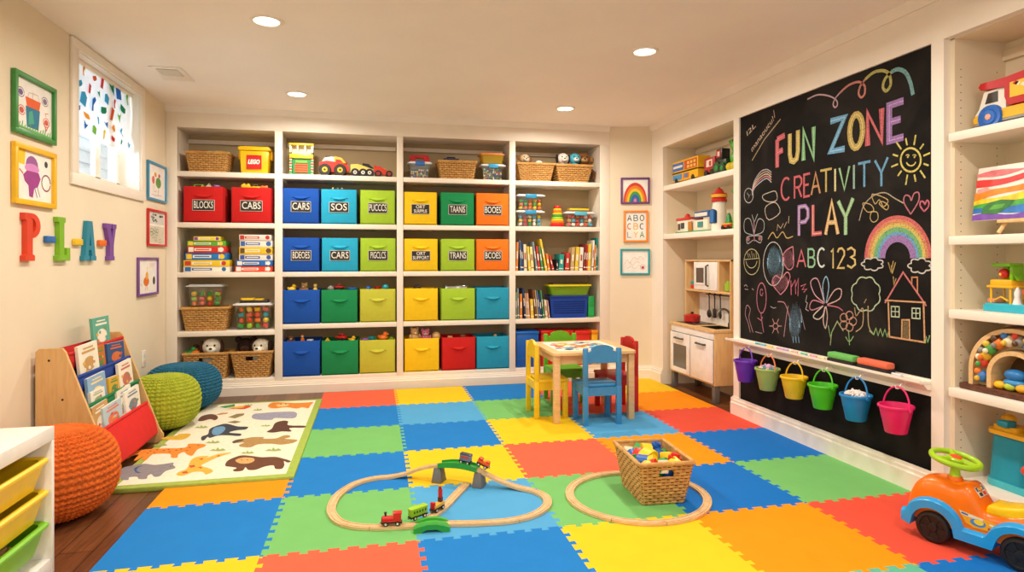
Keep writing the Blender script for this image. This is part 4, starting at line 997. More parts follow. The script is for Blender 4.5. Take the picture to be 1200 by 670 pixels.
for v in [g for g in r['geom'] if isinstance(g, bmesh.types.BMVert)]: v.co.z += .022
bmesh.ops.recalc_face_normals(bm, faces=bm.faces[:]); ed = [e for e in bm.edges if all(abs(v.co.z-(H+.002)) < 1e-5 for v in e.verts)]
bmesh.ops.bevel(bm, geom=ed, offset=.005, segments=2, profile=.5, affect='EDGES'); m.bm(bm, 'beech'); m.build('tabletop', t)
m = MB(); zt = H+.0026; rr = random.Random(4); PAP('#f4eedd')
m.poly([(x, y, zt) for x, y in rpoly(-.245, .225, -.22, .235, .02)], 'paper_f4eedd')
for i in range(46):
    c = rr.choice(['#d8402c', '#2f8a4a', '#1f7ab0', '#e8b82a', '#2a2a2e', '#7ab84a', '#f08a2a', '#35a0a0', '#e8e0c8']); x, y = rr.uniform(-.21, .19), rr.uniform(-.18, .2); s_ = rr.uniform(.018, .042)
    k = rr.choice([4, 5, 7, 10]); a0 = rr.uniform(0, 3)
    m.poly([(x+s_*math.cos(a0+2*PI*q/k)*rr.uniform(.8, 1.3), y+s_*math.sin(a0+2*PI*q/k)*.8, zt+.0003+i*.00001) for q in range(k)], PAP(c))
for yy, c in ((-.1, '#3a9a9a'), (.03, '#e0a030'), (.14, '#3a3a40')):
    m.ribbon(cat_rom([(-.2, yy), (-.1, yy+.04), (.02, yy-.02), (.1, yy+.03), (.18, yy)], 6), .016, lambda u, v: (u, v, zt+.0009), PAP(c))
m.build('printed_top', t, label='printed colourful road map on the table top')
def kids_chair(label, hexc, loc, rz):                                 # faces local +Y, backrest at -Y
    t = thing('kids_chair', label, 'chair', loc, rz, "children's chairs around the play table"); p = PNT(hexc); w_ = .121
    for x in (-1, 1):
        m = MB(); m.box(x*w_-.017, x*w_+.017, -.125, -.091, 0, .27, p, .003)
        tri(0, .034, [(x*w_-.017, .27), (x*w_+.017, .27), (x*w_+.017, .52), (x*w_+.008, .531), (x*w_-.008, .531), (x*w_-.017, .52)], m, p, None) if False else m.box(x*w_-.017, x*w_+.017, -.125, -.093, .26, .527, p, .006)
        m.build('leg', t)
        m = MB(); m.box(x*w_-.017, x*w_+.017, .088, .122, 0, .255, p, .003); m.build('leg', t)
    m = MB(); m.box(-w_-.017, w_+.017, -.092, .13, .255, .277, p, .006); m.build('seat', t)
    m = MB(); m.box(-w_, w_, .094, .112, .20, .256, p); m.box(-w_, w_, -.116, -.098, .20, .256, p); m.box(-w_-.009, -w_+.009, -.1, .1, .20, .256, p); m.box(w_-.009, w_+.009, -.1, .1, .20, .256, p); m.build('apron', t)
    m = MB(); top = [(w_-.012, .512), (w_-.022, .50), (w_-.045, .512)]+[(w_*.68*math.cos(math.radians(a)), .515+.034*math.sin(math.radians(a))) for a in range(10, 171, 10)]+[(-w_+.045, .512), (-w_+.022, .50), (-w_+.012, .512)]
    m.prism([(-w_+.012, .425)]+[(w_-.012, .425)]+top, .018, p, T(0, -.099, 0) @ RX(PI/2))
    m.build('backrest', t)
    return t
kids_chair('blue wooden child chair with its back to the viewer', '#3f8fc4', (1.535, 4.14, ZM), 0)
kids_chair('yellow wooden child chair on the left side of the play table', '#f0c81c', (1.245, 4.41, ZM), -PI/2)
kids_chair('red wooden child chair on the right side of the play table', '#c2241c', (1.805, 4.45, ZM), PI/2)
kids_chair('green wooden child chair behind the play table', '#6fb822', (1.50, 4.80, ZM), PI)
# ---- play kitchen in the niche
KX, KY0, KY1 = 2.645, 4.455, 5.205
t = thing('play_kitchen', 'white and birch wooden play kitchen standing in the wall niche', 'play kitchen', (KX, (KY0+KY1)/2, 0)); hw = (KY1-KY0)/2; D = .285
BW, WH = 'kitchen_birch', 'white_laminate'
for y in (-1, 1):
    for x in (.025, D-.03): m = MB(); m.box(x-.022, x+.022, y*(hw-.03)-.022, y*(hw-.03)+.022, 0, .15, mat('leg_gray', '#6a6560', .5), .002); m.build('leg', t)
m = MB(); m.box(0, D, -hw, -hw+.018, .14, .56, BW, .002); m.box(0, D, hw-.018, hw, .14, .56, BW, .002); m.box(.001, D-.001, -hw+.018, hw-.018, .141, .155, BW); m.box(D-.01, D-.002, -hw+.018, hw-.018, .155, .56, WH); m.box(.004, D-.01, -.008, .008, .15, .5, BW); m.box(-.002, .012, -hw+.018, hw-.018, .505, .56, WH, .002); m.build('cabinet', t)
m = MB(); hole = (-.30, -.06)                                           # counter with sink opening (near the viewer) 
zt0, zt1 = .56, .585
m.box(-.01, D, -hw-.004, -.31, zt0, zt1, BW, .003); m.box(-.01, D, -.08, hw+.004, zt0, zt1, BW, .003); m.box(-.01, .045, -.31, -.08, zt0, zt1, BW); m.box(.22, D, -.31, -.08, zt0, zt1, BW); m.build('worktop', t)
m = MB()
m.box(.045, .22, -.31, -.08, .5, .505, 'dark_metal'); 
for a in ((.043, .048, -.312, -.078), (.217, .222, -.312, -.078), (.043, .222, -.312, -.307), (.043, .222, -.083, -.078)): m.box(*a, .5, .587, 'dark_metal')
m.build('sink', t)
m = MB(); m.box(.03, .25, .02, .32, zt1, zt1+.004, P('#2a2624'), .002); m.build('hob', t)
m = MB(); m.lathe([(.045, .0), (.065, 0), (.065, .0015), (.045, .0015)], P('#7a7068'), 24, T(.14, .1, zt1+.004)); m.lathe([(.045, .0), (.065, 0), (.065, .0015), (.045, .0015)], P('#7a7068'), 24, T(.14, .24, zt1+.004)); m.build('hob_rings', t)
m = MB(); m.tube([(.245, -.19, zt1), (.245, -.19, zt1+.10)]+[(.245-.05+.05*math.cos(math.radians(a)), -.19+.02*math.sin(math.radians(a/2)), zt1+.10+.05*math.sin(math.radians(a))) for a in range(15, 181, 15)]+[(.145, -.17, zt1+.085)], .009, 'steel', 10); m.cyl((.245, -.19, zt1), (.245, -.19, zt1+.035), .016, 'steel'); m.tube([(.245, -.21, zt1+.03), (.245, -.25, zt1+.045)], .006, 'steel'); m.build('tap', t)
# doors: oven with window (far), cupboard (near)
m = MB(); y0, y1 = .012, hw-.02
m.box(-.016, 0, y0, y0+.05, .158, .5, WH, .002); m.box(-.016, 0, y1-.05, y1, .158, .5, WH, .002); m.box(-.016, 0, y0+.05, y1-.05, .158, .195, WH); m.box(-.016, 0, y0+.05, y1-.05, .40, .5, WH)
od = m.build('door', t, label='white oven door with a dark window')
m = MB(); m.box(-.010, -.006, y0+.045, y1-.045, .19, .405, glassy('oven_glass', '#8a7a6a', .25)); m.build('window', od)
m = MB(); m.box(.02, .2, y0+.03, y1-.03, .29, .296, 'steel'); m.build('oven_rack', t)
m = MB(); m.box(-.016, 0, -hw+.02, -.012, .158, .5, WH, .002); cd = m.build('door', t, label='plain white cupboard door')
def bar_handle(y, par):
    m = MB(); m.tube([(-.018, y-.07, .455), (-.034, y-.065, .455), (-.034, y+.065, .455), (-.018, y+.07, .455)], .008, mat('pewter', '#5c5852', .4, .5), 8); m.build('handle', par)
bar_handle((y0+y1)/2, od); bar_handle(-.19, cd)
# hutch
hx = D-.145
m = MB(); m.box(hx, D, -hw, -hw+.018, .585, 1.147, BW, .002); m.box(hx, D, hw-.018, hw, .585, 1.147, BW, .002); m.box(hx-.003, D, -hw, hw, 1.13, 1.147, BW, .002); m.box(hx-.003, D, -hw+.01, hw-.01, .865, .883, BW, .002); m.box(hx, D, -.2, -.185, .88, 1.13, BW); m.box(hx, D, .19, .205, .88, 1.13, BW) if False else None
m.box(D-.008, D, -hw+.01, hw-.01, .585, 1.14, WH); m.build('hutch', t)
m = MB(); my0, my1 = -.18, .20; m.box(hx-.008, D-.01, my0, my1, .885, 1.126, WH, .004); mw = m.build('microwave', t)
m = MB(); m.box(hx-.012, hx-.008, .02, .15, .945, 1.075, P('#5a4a40')); m.box(hx-.014, hx-.007, .012, .02, .93, 1.09, WH); m.box(hx-.014, hx-.007, .15, .158, .93, 1.09, WH); m.box(hx-.014, hx-.007, .02, .15, 1.075, 1.09, WH); m.box(hx-.014, hx-.007, .02, .15, .93, .945, WH); m.build('window', mw)
m = MB(); m.tube([(hx-.01, -.045, 1.1), (hx-.03, -.045, 1.09), (hx-.03, -.045, .93), (hx-.01, -.045, .92)], .008, MAT and 'pewter', 8); m.build('handle', mw)
m = MB(); m.tube([(D-.03, -.25, .84), (D-.03, .2, .84)], .005, 'dark_metal'); m.tube([(D-.03, -.25, .84), (D-.008, -.25, .84)], .004, 'dark_metal'); m.tube([(D-.03, .2, .84), (D-.008, .2, .84)], .004, 'dark_metal'); m.build('utensil_rail', t)
kyc = (KY0+KY1)/2
for i, (y, kind) in enumerate(((.13, 'ladle'), (.04, 'spatula'), (-.05, 'whisk'))):
    lb = ['black toy ladle hanging furthest left on the play kitchen rail', 'black toy spatula hanging in the middle of the play kitchen rail', 'thin black toy spoon hanging nearest the tap on the play kitchen rail'][i]
    u = thing('toy_'+kind.replace('whisk', 'spoon'), lb, 'utensil', (KX+D-.042, kyc+y, .64), 0)
    m = MB(); m.tube([(0.012, 0, .205), (.0, 0, .21), (-.006, 0, .2), (0, 0, .18), (0, 0, .06)], .005, P('#26221f'), 8); m.build('shaft', u)
    m = MB()
    if kind == 'ladle': m.sph((0, 0, .03), (.013, .036, .036), P('#26221f'), 16, 10)
    elif kind == 'spatula': m.prism(rpoly(-.025, .025, -.02, .062, .012), .006, P('#26221f'), RY(PI/2) @ RZ(PI/2) @ T(0, 0, -.003) if False else Mx(((0, 0, 1, -.003), (1, 0, 0, 0), (0, 1, 0, .02), (0, 0, 0, 1))))
    else: m.sph((0, 0, .035), (.008, .02, .036), P('#26221f'), 12, 8)
    m.build('bowl' if kind != 'spatula' else 'blade', u)
pt = thing('toy_pot', 'red toy cooking pot with lid on the play kitchen hob', 'pot', (KX+.12, kyc+.205, .5915))
m = MB(); R2 = P('#c0221c'); m.lathe([(0, 0), (.062, 0), (.07, .01), (.072, .055), (.075, .057)], R2, 28); m.tube([(.0, .07, .045), (0, .095, .045)], .009, R2); m.tube([(.0, -.07, .045), (0, -.095, .045)], .009, R2); m.build('pot_body', pt)
m = MB(); m.lathe([(.075, .057), (.06, .068), (.02, .074), (0, .075)], R2, 28); m.sph((0, 0, .083), (.014, .014, .01), 'black_rubber', 12, 8); m.build('lid', pt)
toy('block', HUE['red'], (KX+hx+.05, kyc+.29, .902), (.025, .03, .022), 'red block on the play kitchen shelf left of the microwave')
toy('block', HUE['teal'], (KX+hx+.05, kyc+.29, .938), (.025, .03, .018), 'teal block stacked on the red one left of the microwave')
toy('peg', HUE['lime'], (KX+hx+.05, kyc-.27, .927), .044, 'lime toy jug on the play kitchen shelf right of the microwave')
# ---- poufs ----------------------------------------------------------------------------------------------------
def pouf(label, hexc, loc, R_, h, cols, rows, seed=0):
    c = mat('knit_'+hexc.strip('#'), hexc, .95, noise=(30, .14), bump=(260, .5)); m = MB(); su, sv = 4, 5; nu, nv = cols*su, rows*sv; vs = []; fs = []
    for j in range(nv+1):
        v = j/nv; ph = -PI/2+PI*v; cr, sr = math.cos(ph), math.sin(ph)
        rad = R_*(abs(cr)**.62); zz = h/2+h/2*(abs(sr)**.9)*(1 if sr > 0 else -1); row = int(j/sv)
        for i in range(nu):
            u = i/su+.12*math.sin(j*1.3+i*.37); lu = (u % 1)*2-1
            tq = j/sv+.42*abs(lu)
            st = abs(math.sin(PI*tq))**.7*(1-.55*abs(lu)**3)
            am = R_*.062*(st-.45)*min(1, cr*2.4)
            a = 2*PI*(i+.5*su*(row % 2)*0)/nu
            vs.append(((rad+am)*math.cos(a), (rad+am)*math.sin(a), max(0, zz+am*sr*.8)))
    for j in range(nv):
        for i in range(nu): i2 = (i+1) % nu; fs.append((j*nu+i, j*nu+i2, (j+1)*nu+i2, (j+1)*nu+i))
    m.add(vs, fs, c); return solo('knitted_pouf', m, label, 'pouf', loc, 0, 'knitted poufs')
pouf('orange chunky knitted pouf behind the white drawer unit', '#d8661a', (-1.402, 3.165, .002), .252, .385, 58, 24)
pouf('lime green chunky knitted pouf beside the sling bookrack', '#a3ac2a', (-1.375, 4.562, .027), .226, .35, 46, 21)
pouf('blue knitted pouf in the corner by the back shelves', '#1f6482', (-1.40, 5.10, .027), .262, .335, 60, 24)
# ---- area rug with animals -------------------------------------------------------------------------------------
RX0, RX1, RY0, RY1 = -1.288, -.403, RUGF+.002, 5.215
rg = thing('animal_rug', 'cream rug with wild animals and a green border beside the foam tiles', 'rug', ((RX0+RX1)/2, (RY0+RY1)/2, .0))
ZR = .026
mat('rug_cream', '#f1e6cc', .95, noise=(40, .06), bump=(500, .5)); mat('rug_green', '#a3b84e', .95, noise=(40, .08), bump=(500, .5))
rc = V(((RX0+RX1)/2, (RY0+RY1)/2, 0)); hx_, hy_ = (RX1-RX0)/2, (RY1-RY0)/2
m = MB(); m.box(-hx_, hx_, -hy_, hy_, .0, ZR, 'rug_green', .006); m.build('rug_border', rg)
m = MB(); b_ = .045; m.box(-hx_+b_, hx_-b_, -hy_+b_, hy_-b_, ZR-.002, ZR+.0012, 'rug_cream')
KR = lambda x, y: onz(120+x/4.444, 450+y/4.444, ZR+.0016)-rc
AN_ = [
 ('#6a4028', [(640, 425), (650, 400), (690, 380), (730, 370), (790, 375), (830, 380), (900, 378), (945, 388), (970, 395), (982, 402), (965, 408), (945, 400), (948, 420), (935, 440), (900, 440), (890, 422), (840, 430), (800, 445), (760, 446), (745, 432), (730, 450), (690, 454), (680, 446), (700, 436), (670, 430)]),
 ('#d8a868', [(692, 396), (730, 382), (785, 384), (790, 400), (760, 412), (715, 412)]),
 ('#8a8488', [(80, 480), (88, 452), (105, 436), (150, 424), (220, 414), (270, 420), (330, 414), (370, 408), (368, 420), (380, 436), (330, 452), (300, 478), (270, 482), (255, 468), (235, 478), (230, 492), (190, 494), (180, 482), (140, 485), (135, 498), (100, 498), (95, 486)]),
 ('#3a5a80', [(165, 440), (185, 428), (215, 424), (190, 432), (178, 450), (200, 462), (175, 460)]),
 ('#e8892a', [(115, 388), (150, 362), (200, 342), (300, 335), (430, 330), (450, 310), (530, 312), (534, 324), (495, 340), (468, 372), (440, 365), (425, 353), (395, 366), (390, 382), (358, 382), (350, 362), (255, 366), (232, 392), (205, 392), (212, 376), (180, 396), (165, 394), (190, 366), (150, 376), (140, 386)]),
 ('#e0b040', [(385, 470), (400, 456), (440, 440), (458, 400), (492, 378), (555, 374), (535, 388), (600, 364), (675, 356), (600, 380), (545, 406), (515, 425), (562, 440), (575, 455), (540, 470), (520, 456), (470, 458), (430, 474), (400, 476)]),
 ('#c8542a', [(450, 424), (478, 420), (484, 430), (460, 436)]), ('#c8542a', [(412, 458), (440, 452), (446, 462), (420, 466)]), ('#c8542a', [(500, 390), (525, 384), (520, 396)]), ('#c8542a', [(590, 374), (612, 368), (610, 378)]), ('#c8542a', [(495, 432), (520, 430), (515, 440)]),
 ('#b08a50', [(676, 300), (700, 288), (735, 284), (780, 276), (840, 276), (840, 284), (905, 282), (940, 268), (970, 266), (978, 276), (950, 284), (1015, 290), (990, 306), (930, 315), (880, 310), (810, 313), (772, 328), (722, 326), (712, 316), (740, 304), (690, 306)]),
 ('#5a4a40', [(676, 300), (700, 290), (730, 286), (735, 292), (700, 304), (684, 308)]),
 ('#3c4048', [(515, 290), (518, 272), (550, 260), (560, 232), (610, 212), (650, 206), (705, 220), (758, 222), (745, 236), (700, 240), (660, 252), (722, 258), (712, 270), (650, 266), (600, 268), (560, 280), (548, 274), (530, 292)]),
 ('#6a9ac0', [(570, 250), (585, 226), (630, 220), (640, 236), (610, 262), (580, 264)]),
 ('#5a3828', [(855, 248), (882, 232), (900, 202), (940, 190), (968, 194), (968, 214), (1052, 216), (1050, 226), (974, 228), (985, 246), (935, 246), (890, 252)]),
 ('#9c98aa', [(778, 172), (790, 155), (840, 150), (900, 145), (1000, 144), (1012, 164), (990, 178), (900, 176), (880, 186), (800, 183)]),
 ('#e0872c', [(862, 112), (880, 98), (910, 94), (1000, 98), (1060, 96), (1098, 94), (1085, 108), (1072, 125), (1040, 120), (1010, 127), (960, 120), (900, 126), (870, 122)]), ('#f0c27a', [(905, 108), (940, 100), (975, 106), (955, 116), (915, 117)]),
 ('#d8502a', [(640, 130), (700, 124), (765, 108), (775, 118), (740, 130)]), ('#4a9a4a', [(612, 118), (645, 112), (690, 104), (690, 116), (640, 124)]), ('#e8b030', [(660, 122), (740, 112), (735, 122), (690, 128)]),
 ('#6a4430', [(498, 190), (515, 168), (560, 156), (590, 160), (602, 176), (585, 188), (560, 182), (520, 192)]), ('#c89040', [(590, 158), (620, 150), (655, 148), (650, 154), (610, 160)]),
 ('#d8ac34', [(305, 286), (330, 275), (385, 268), (400, 260), (458, 258), (450, 274), (420, 288), (370, 290)]),
 ('#8a7a50', [(655, 172), (700, 155), (740, 152), (735, 162), (690, 178)]), ('#8a7a50', [(650, 198), (690, 190), (725, 196), (690, 204)]), ('#b0541c', [(242, 348), (250, 345), (258, 348), (250, 351)]), ('#b0541c', [(277, 342), (285, 339), (293, 342), (285, 345)]), ('#b0541c', [(262, 356), (270, 353), (278, 356), (270, 359)]), ('#b0541c', [(312, 346), (320, 343), (328, 346), (320, 349)]), ('#b0541c', [(342, 352), (350, 349), (358, 352), (350, 355)]), ('#b0541c', [(337, 340), (345, 337), (353, 340), (345, 343)]), ('#b0541c', [(377, 345), (385, 342), (393, 345), (385, 348)]), ('#b0541c', [(402, 338), (410, 335), (418, 338), (410, 341)]), ('#b0541c', [(432, 345), (440, 342), (448, 345), (440, 348)]), ('#b0541c', [(447, 330), (455, 327), (463, 330), (455, 333)]), ('#b0541c', [(227, 358), (235, 355), (243, 358), (235, 361)]), ('#2a221c', [(720, 395), (725, 393), (730, 395), (725, 397)]), ('#2a221c', [(750, 395), (755, 393), (760, 395), (755, 397)]), ('#2a221c', [(495, 318), (500, 316), (505, 318), (500, 320)]), ('#2a221c', [(350, 428), (355, 426), (360, 428), (355, 430)]), ('#2a221c', [(925, 104), (930, 102), (935, 104), (930, 106)]), ('#2a221c', [(950, 104), (955, 102), (960, 104), (955, 106)])]
GRASS = [(515, 222, 36), (575, 300, 40), (600, 340, 44), (755, 355, 36), (890, 340, 44), (300, 315, 40), (850, 215, 26), (808, 132, 26), (760, 108, 24)]
for i, (c, pg) in enumerate(AN_):
    nm = mat('rug_'+c.strip('#'), c, .95, noise=(40, .1), bump=(500, .5))
    m.poly([tuple(KR(x, y)+V((0, 0, i*.00002))) for x, y in (pg if len(pg) < 6 else [(q.x, q.y) for q in cat_rom([(a, b, 0) for a, b in pg], 3, True)])][::-1], nm)
nm = mat('rug_leaf', '#9aac5a', .95, bump=(500, .5))
for x, y, s_ in GRASS:
    m.poly([tuple(KR(x+a*s_, y+b*s_*.28)+V((0, 0, .0006))) for a, b in ((-1, .6), (-.5, -.2), (-.2, .2), (0, -.9), (.25, .1), (.6, -.5), (1, .3), (.3, .7))][::-1], nm)
m.build('rug_pile', rg)
# ---- sling bookrack --------------------------------------------------------------------------------------------
KN, KF = 3.565, 4.30
sl = lambda z: -1.53+.232*(1-z/.70)        # front slope: x at height z
t = thing('sling_bookrack', 'wooden sling bookrack full of picture books against the left wall', 'bookrack', (-1.655, KN, 0)); ox = -1.655
side = [(0, 0), (sl(0)-ox+.004, 0), (sl(0)-ox+.004, .05), (sl(.06)-ox, .09), (sl(.68)-ox, .68), (sl(.69)-ox-.012, .70), (.015, .70), (0, .685)]
for y in (0, KF-KN):
    m = MB(); tri(y-.009, .018, side, m, 'rack_wood')
    for x, z in ((.06, .64), (.12, .44), (.17, .24)): m.cyl((x, y-.0095, z), (x, y+.0095, z), .006, 'dark_metal', seg=10)
    m.build('side_panel', t)
m = MB()
for x, z in ((.02, .66), (.05, .1), (.2, .06)): m.cyl((x, .005, z), (x, KF-KN-.005, z), .011, 'rack_wood')
m.build('crossbar', t)
WD = KF-KN-.022
def sling(zt, drop, hexc, last=False):
    f = FB(hexc); m = MB(); pr = []; n = 7; back = .05
    xt = sl(zt)-ox-.004
    for k in range(n+1):
        z = zt-drop*k/n; pr.append((((sl(z)-ox-.004+.012*math.sin(PI*k/n)) if last else xt+.004*math.sin(PI*k/n)), z))
    xb, zb = pr[-1]
    for k in range(1, 7): a = PI*k/6; pr.append((xb-back/2+back/2*math.cos(a), zb-.016*math.sin(a)))
    for k in range(1, 5): pr.append((xb-back-.006*k, zb+.025*k))
    vs = []; fs = []; ny = 12
    for j in range(ny+1):
        y = .011+WD*j/ny; sg = .004*math.sin(PI*j/ny)
        for x, z in pr: vs.append((x+sg*.3, y, z-sg))
    k = len(pr)
    for j in range(ny):
        for i in range(k-1): a = j*k+i; fs.append((a, a+1, a+k+1, a+k))
    m.add(vs, fs, f)
    m.cyl((xt, .011, zt), (xt, .011+WD, zt), .008, f); m.build('sling', t, label={'#c41f1a': 'red fabric sling', '#1a3f94': 'blue fabric sling', '#137a44': 'green fabric sling', '#d6201c': 'bright red bottom sling'}[hexc])
SL = [(.665, .075, '#c41f1a'), (.545, .075, '#1a3f94'), (.395, .075, '#137a44'), (.255, .19, '#d6201c', True)]
for a in SL: sling(*a)
def pic_book(label, y, w_, h, row, xoff, c1, c2, tilt=0, th=.012):
    zr = SL[row][0]; lean = math.radians(5); zb = zr-.055+.012
    b = thing('picture_book', label, 'book', (sl(zr)-.0125-.0035-xoff, KN+y, zb), 0, 'picture books in the sling rack')
    R_ = RY(-lean) @ RX(tilt); m = MB(); m.box(-th/2, th/2, -w_/2, w_/2, 0, h, PAP('#efe8d6'), 0, R_); m.box(th/2, th/2+.0015, -w_/2, w_/2, 0, h, PAP(c1), 0, R_); m.box(-th/2-.0015, -th/2, -w_/2, w_/2, 0, h, PAP(c1), 0, R_); m.box(-th/2-.0015, th/2+.0015, -w_/2-.0015, -w_/2, 0, h, PAP(c1), 0, R_); m.build('cover', b)
    m = MB(); rr = random.Random(int(y*1000)); x = th/2+.002
    def pl(pts, c): m.add([(x, u*w_, v*h) for u, v in pts], [list(range(len(pts)))], PAP(c), R_)
    pl(arc(0, .45, .30, .2, 0, 360, 14)[:-1], c2)
    x += .0004; pl([(-.34, .76), (.34, .76), (.34, .82), (-.34, .82)], c2); pl([(-.26, .87), (.26, .87), (.26, .91), (-.26, .91)], c2)
    for k in range(6): u, v = rr.uniform(-.3, .3), rr.uniform(.25, .65); pl(arc(u, v, .07, .05, 0, 360, 8)[:-1], rr.choice(['#d8783a', '#5a8aa0', '#e0b048', '#7a9a5a', '#c85a4a', c1])); x += .0002
    m.build('cover_picture', b)
pic_book('teal picture book with a round cream picture, tallest at the top of the rack', .46, .22, .195, 0, .0, '#5fa890', '#f2e8d4')
pic_book('cream picture book in front of the top red sling, nearest the viewer', .20, .23, .195, 1, .0, '#efe6d0', '#c89a5a', .03)
pic_book('orange and green picture book between the cream and dark blue books', .355, .14, .165, 1, .010, '#c8702a', '#6a8a3a', 0)
pic_book('dark blue picture book in the second row of the rack', .55, .24, .155, 1, .0, '#2a5080', '#d86a3a', -.04)
pic_book('pale blue picture book in front of the blue sling', .20, .22, .175, 2, .010, '#8ab0d0', '#f0d8a0', .03)
pic_book('cream picture book with red lettering at the far end of the third row', .57, .20, .19, 2, .0, '#f0e6d2', '#c87060', .04)
pic_book('small white picture book standing low in front of the pale blue one', .17, .17, .10, 2, .0, '#f2ecdc', '#a8b088')
pic_book('yellow and green picture book in the middle of the third row', .385, .14, .13, 2, .0, '#d8a830', '#5a8a4a', -.03)
pic_book('tan picture book nearest the viewer in the bottom red sling', .13, .19, .175, 3, .012, '#c89a60', '#efe0c0', .04)
pic_book('light blue and white picture book in the bottom red sling', .25, .24, .15, 3, .0, '#b8ccd4', '#e8785a', .03)
pic_book('white picture book leaning behind another at the far end of the bottom sling', .46, .2, .19, 3, .012, '#e8e0d0', '#8a9aa8', .04)
pic_book('white and grey picture book frontmost at the far end of the bottom sling', .54, .22, .17, 3, .0, '#efe8da', '#7a8a94', .03)
# ---- white drawer unit (left foreground) -----------------------------------------------------------------------
UX, UY1, UZ = -1.135, 2.57, .545; UL = .94; UY0 = UY1-UL; UB = -1.575
t = thing('drawer_unit', 'white storage unit with pull-out plastic trays at the left edge', 'storage unit', (UX, UY1, 0)); dp_ = UB-UX
m = MB(); m.box(dp_, .0, -UL, 0, UZ-.05, UZ, 'white_laminate', .002); m.box(dp_+.001, -.004, -UL+.018, -.018, .0, .07, 'white_laminate', .002); m.box(dp_, 0, -.018, 0, 0, UZ-.05, 'white_laminate', .002); m.box(dp_, 0, -UL, -UL+.018, 0, UZ-.05, 'white_laminate'); m.box(dp_, -.01, -UL/2-.009, -UL/2+.009, .06, UZ-.04, 'white_laminate'); m.box(dp_, dp_+.01, -UL, 0, .05, UZ-.02, 'white_laminate'); m.build('cabinet', t)
m = MB()
for z in (.435, .32, .205):
    for y in (-.022, -UL/2+.013): m.box(dp_+.01, -.012, y-.007, y+.005, z-.008, z-.002, 'white_laminate', .002)
m.build('rail', t)
tw = UL/2-.05
def tray(z, hexc, lb, y0):
    m = MB(); c = P(hexc, .4); h = .095; n = 4
    def rg_(x0, x1, ya, yb, z, r): return [(x, y, z) for x, y in rpoly(x0, x1, ya, yb, r, 3)]
    x0, x1 = dp_+.02, -.008
    R_ = [rg_(x0-.0, x1+.012, y0, y0+tw, z, .03), rg_(x0+.004, x1+.004, y0+.006, y0+tw-.006, z+.006, .03), rg_(x0+.012, x1-.012, y0+.018, y0+tw-.018, z, .03), rg_(x0+.035, x1-.03, y0+.035, y0+tw-.035, z-h, .03), rg_(x0+.05, x1-.05, y0+.05, y0+tw-.05, z-h+.001, .02)]
    R_ = [rg_(x0, x1+.012, y0, y0+tw, z-.008, .03)]+R_[:1]+R_[1:]
    k = len(R_[0]); vs = sum(R_, []); fs = []
    for j in range(len(R_)-1):
        for i in range(k): fs.append((j*k+i, j*k+(i+1) % k, (j+1)*k+(i+1) % k, (j+1)*k+i))
    fs.append(list(range((len(R_)-1)*k, len(R_)*k)))
    m.add(vs, fs, c)
    o0 = [rg_(x0+.006, x1+.002, y0+.008, y0+tw-.008, z-.008, .03), rg_(x0+.028, x1-.022, y0+.028, y0+tw-.028, z-h-.004, .03)]; vs = sum(o0, []); m.add(vs, [(i, k+i, k+(i+1) % k, (i+1) % k) for i in range(k)]+[list(range(2*k-1, k-1, -1))], c)
    m.build('tray', t, label=lb)
for y0, nm in ((-tw-.025, 'far'), (-UL+.025, 'near')):
    tray(.437, '#f2cc1c', 'yellow top tray' if nm == 'far' else None, y0); tray(.322, '#f2cc1c', 'yellow middle tray' if nm == 'far' else None, y0); tray(.207, '#7ec41e', 'green bottom tray' if nm == 'far' else None, y0)
for i, (k, c, x, y, z, s_, rt) in enumerate((('car', 'black', -.1, -.22, .268, .045, .4), ('boxtoy', 'brown', -.19, -.15, .246, .05, .9), ('bear', 'tan', -.10, -.15, .17, .04, .3), ('car', 'dark brown', -.16, -.24, .158, .05, 1.2), ('block', 'cream', -.08, -.27, .134, .03, .2), ('ring', 'gray', -.07, -.1, .25, .03, .2))):
    toy(k, HUE[c], (UX+x, UY1+y, z), s_, '%s %s lying in the %s tray of the white storage unit' % (c, TN[k].replace('_', ' '), 'middle' if z > .2 else 'bottom'), rot=(0, 0, rt), hex2='#c8a070')
# ================================================================== CHALKBOARD WALL
BX = XR+.012
cb = thing('chalkboard', 'big black chalkboard covered with chalk lettering and drawings on the right wall', 'chalkboard', (BX, 0, 0))
m = MB(); m.box(0, .02, BY0+.0008, BY1-.0008, .5758, 2.1792, 'chalkboard'); m.build('board', cb)
lb_ = MB(); lb_.box(0, .02, BY0+.0008, BY1-.0008, .12, .4942, 'chalkboard'); solo('lower_chalkboard', lb_, 'plain black lower chalkboard behind the hanging buckets', 'chalkboard', (BX, 0, 0))
_zl = [0]
def W(px, py):
    p = onx(px, py, BX); return (p.y, p.z)
def stroke(mb, pts, hexc, w=.008, closed=False, smooth=0, k=None):
    q = [W(*(k(*p) if k else p)) for p in pts]
    if smooth: q = [(p.x, p.y) for p in cat_rom([(a, b, 0) for a, b in q], smooth, closed)]
    _zl[0] += 1; off = -.0012-.00001*_zl[0]
    mb.ribbon(q, w, lambda u, v: (off, u, v), CH(hexc), closed)
def fillp(mb, pts, hexc, k=None):
    _zl[0] += 1; off = -.0012-.00001*_zl[0]
    q = [W(*(k(*p) if k else p)) for p in pts]
    mb.add([(off, u, v) for u, v in q], [list(range(len(q)))], CH(hexc))
K1 = lambda x, y: (860+x/3.044, 50+y/3.044)
K2 = lambda x, y: (860+x/3.044, 240+y/3.044)
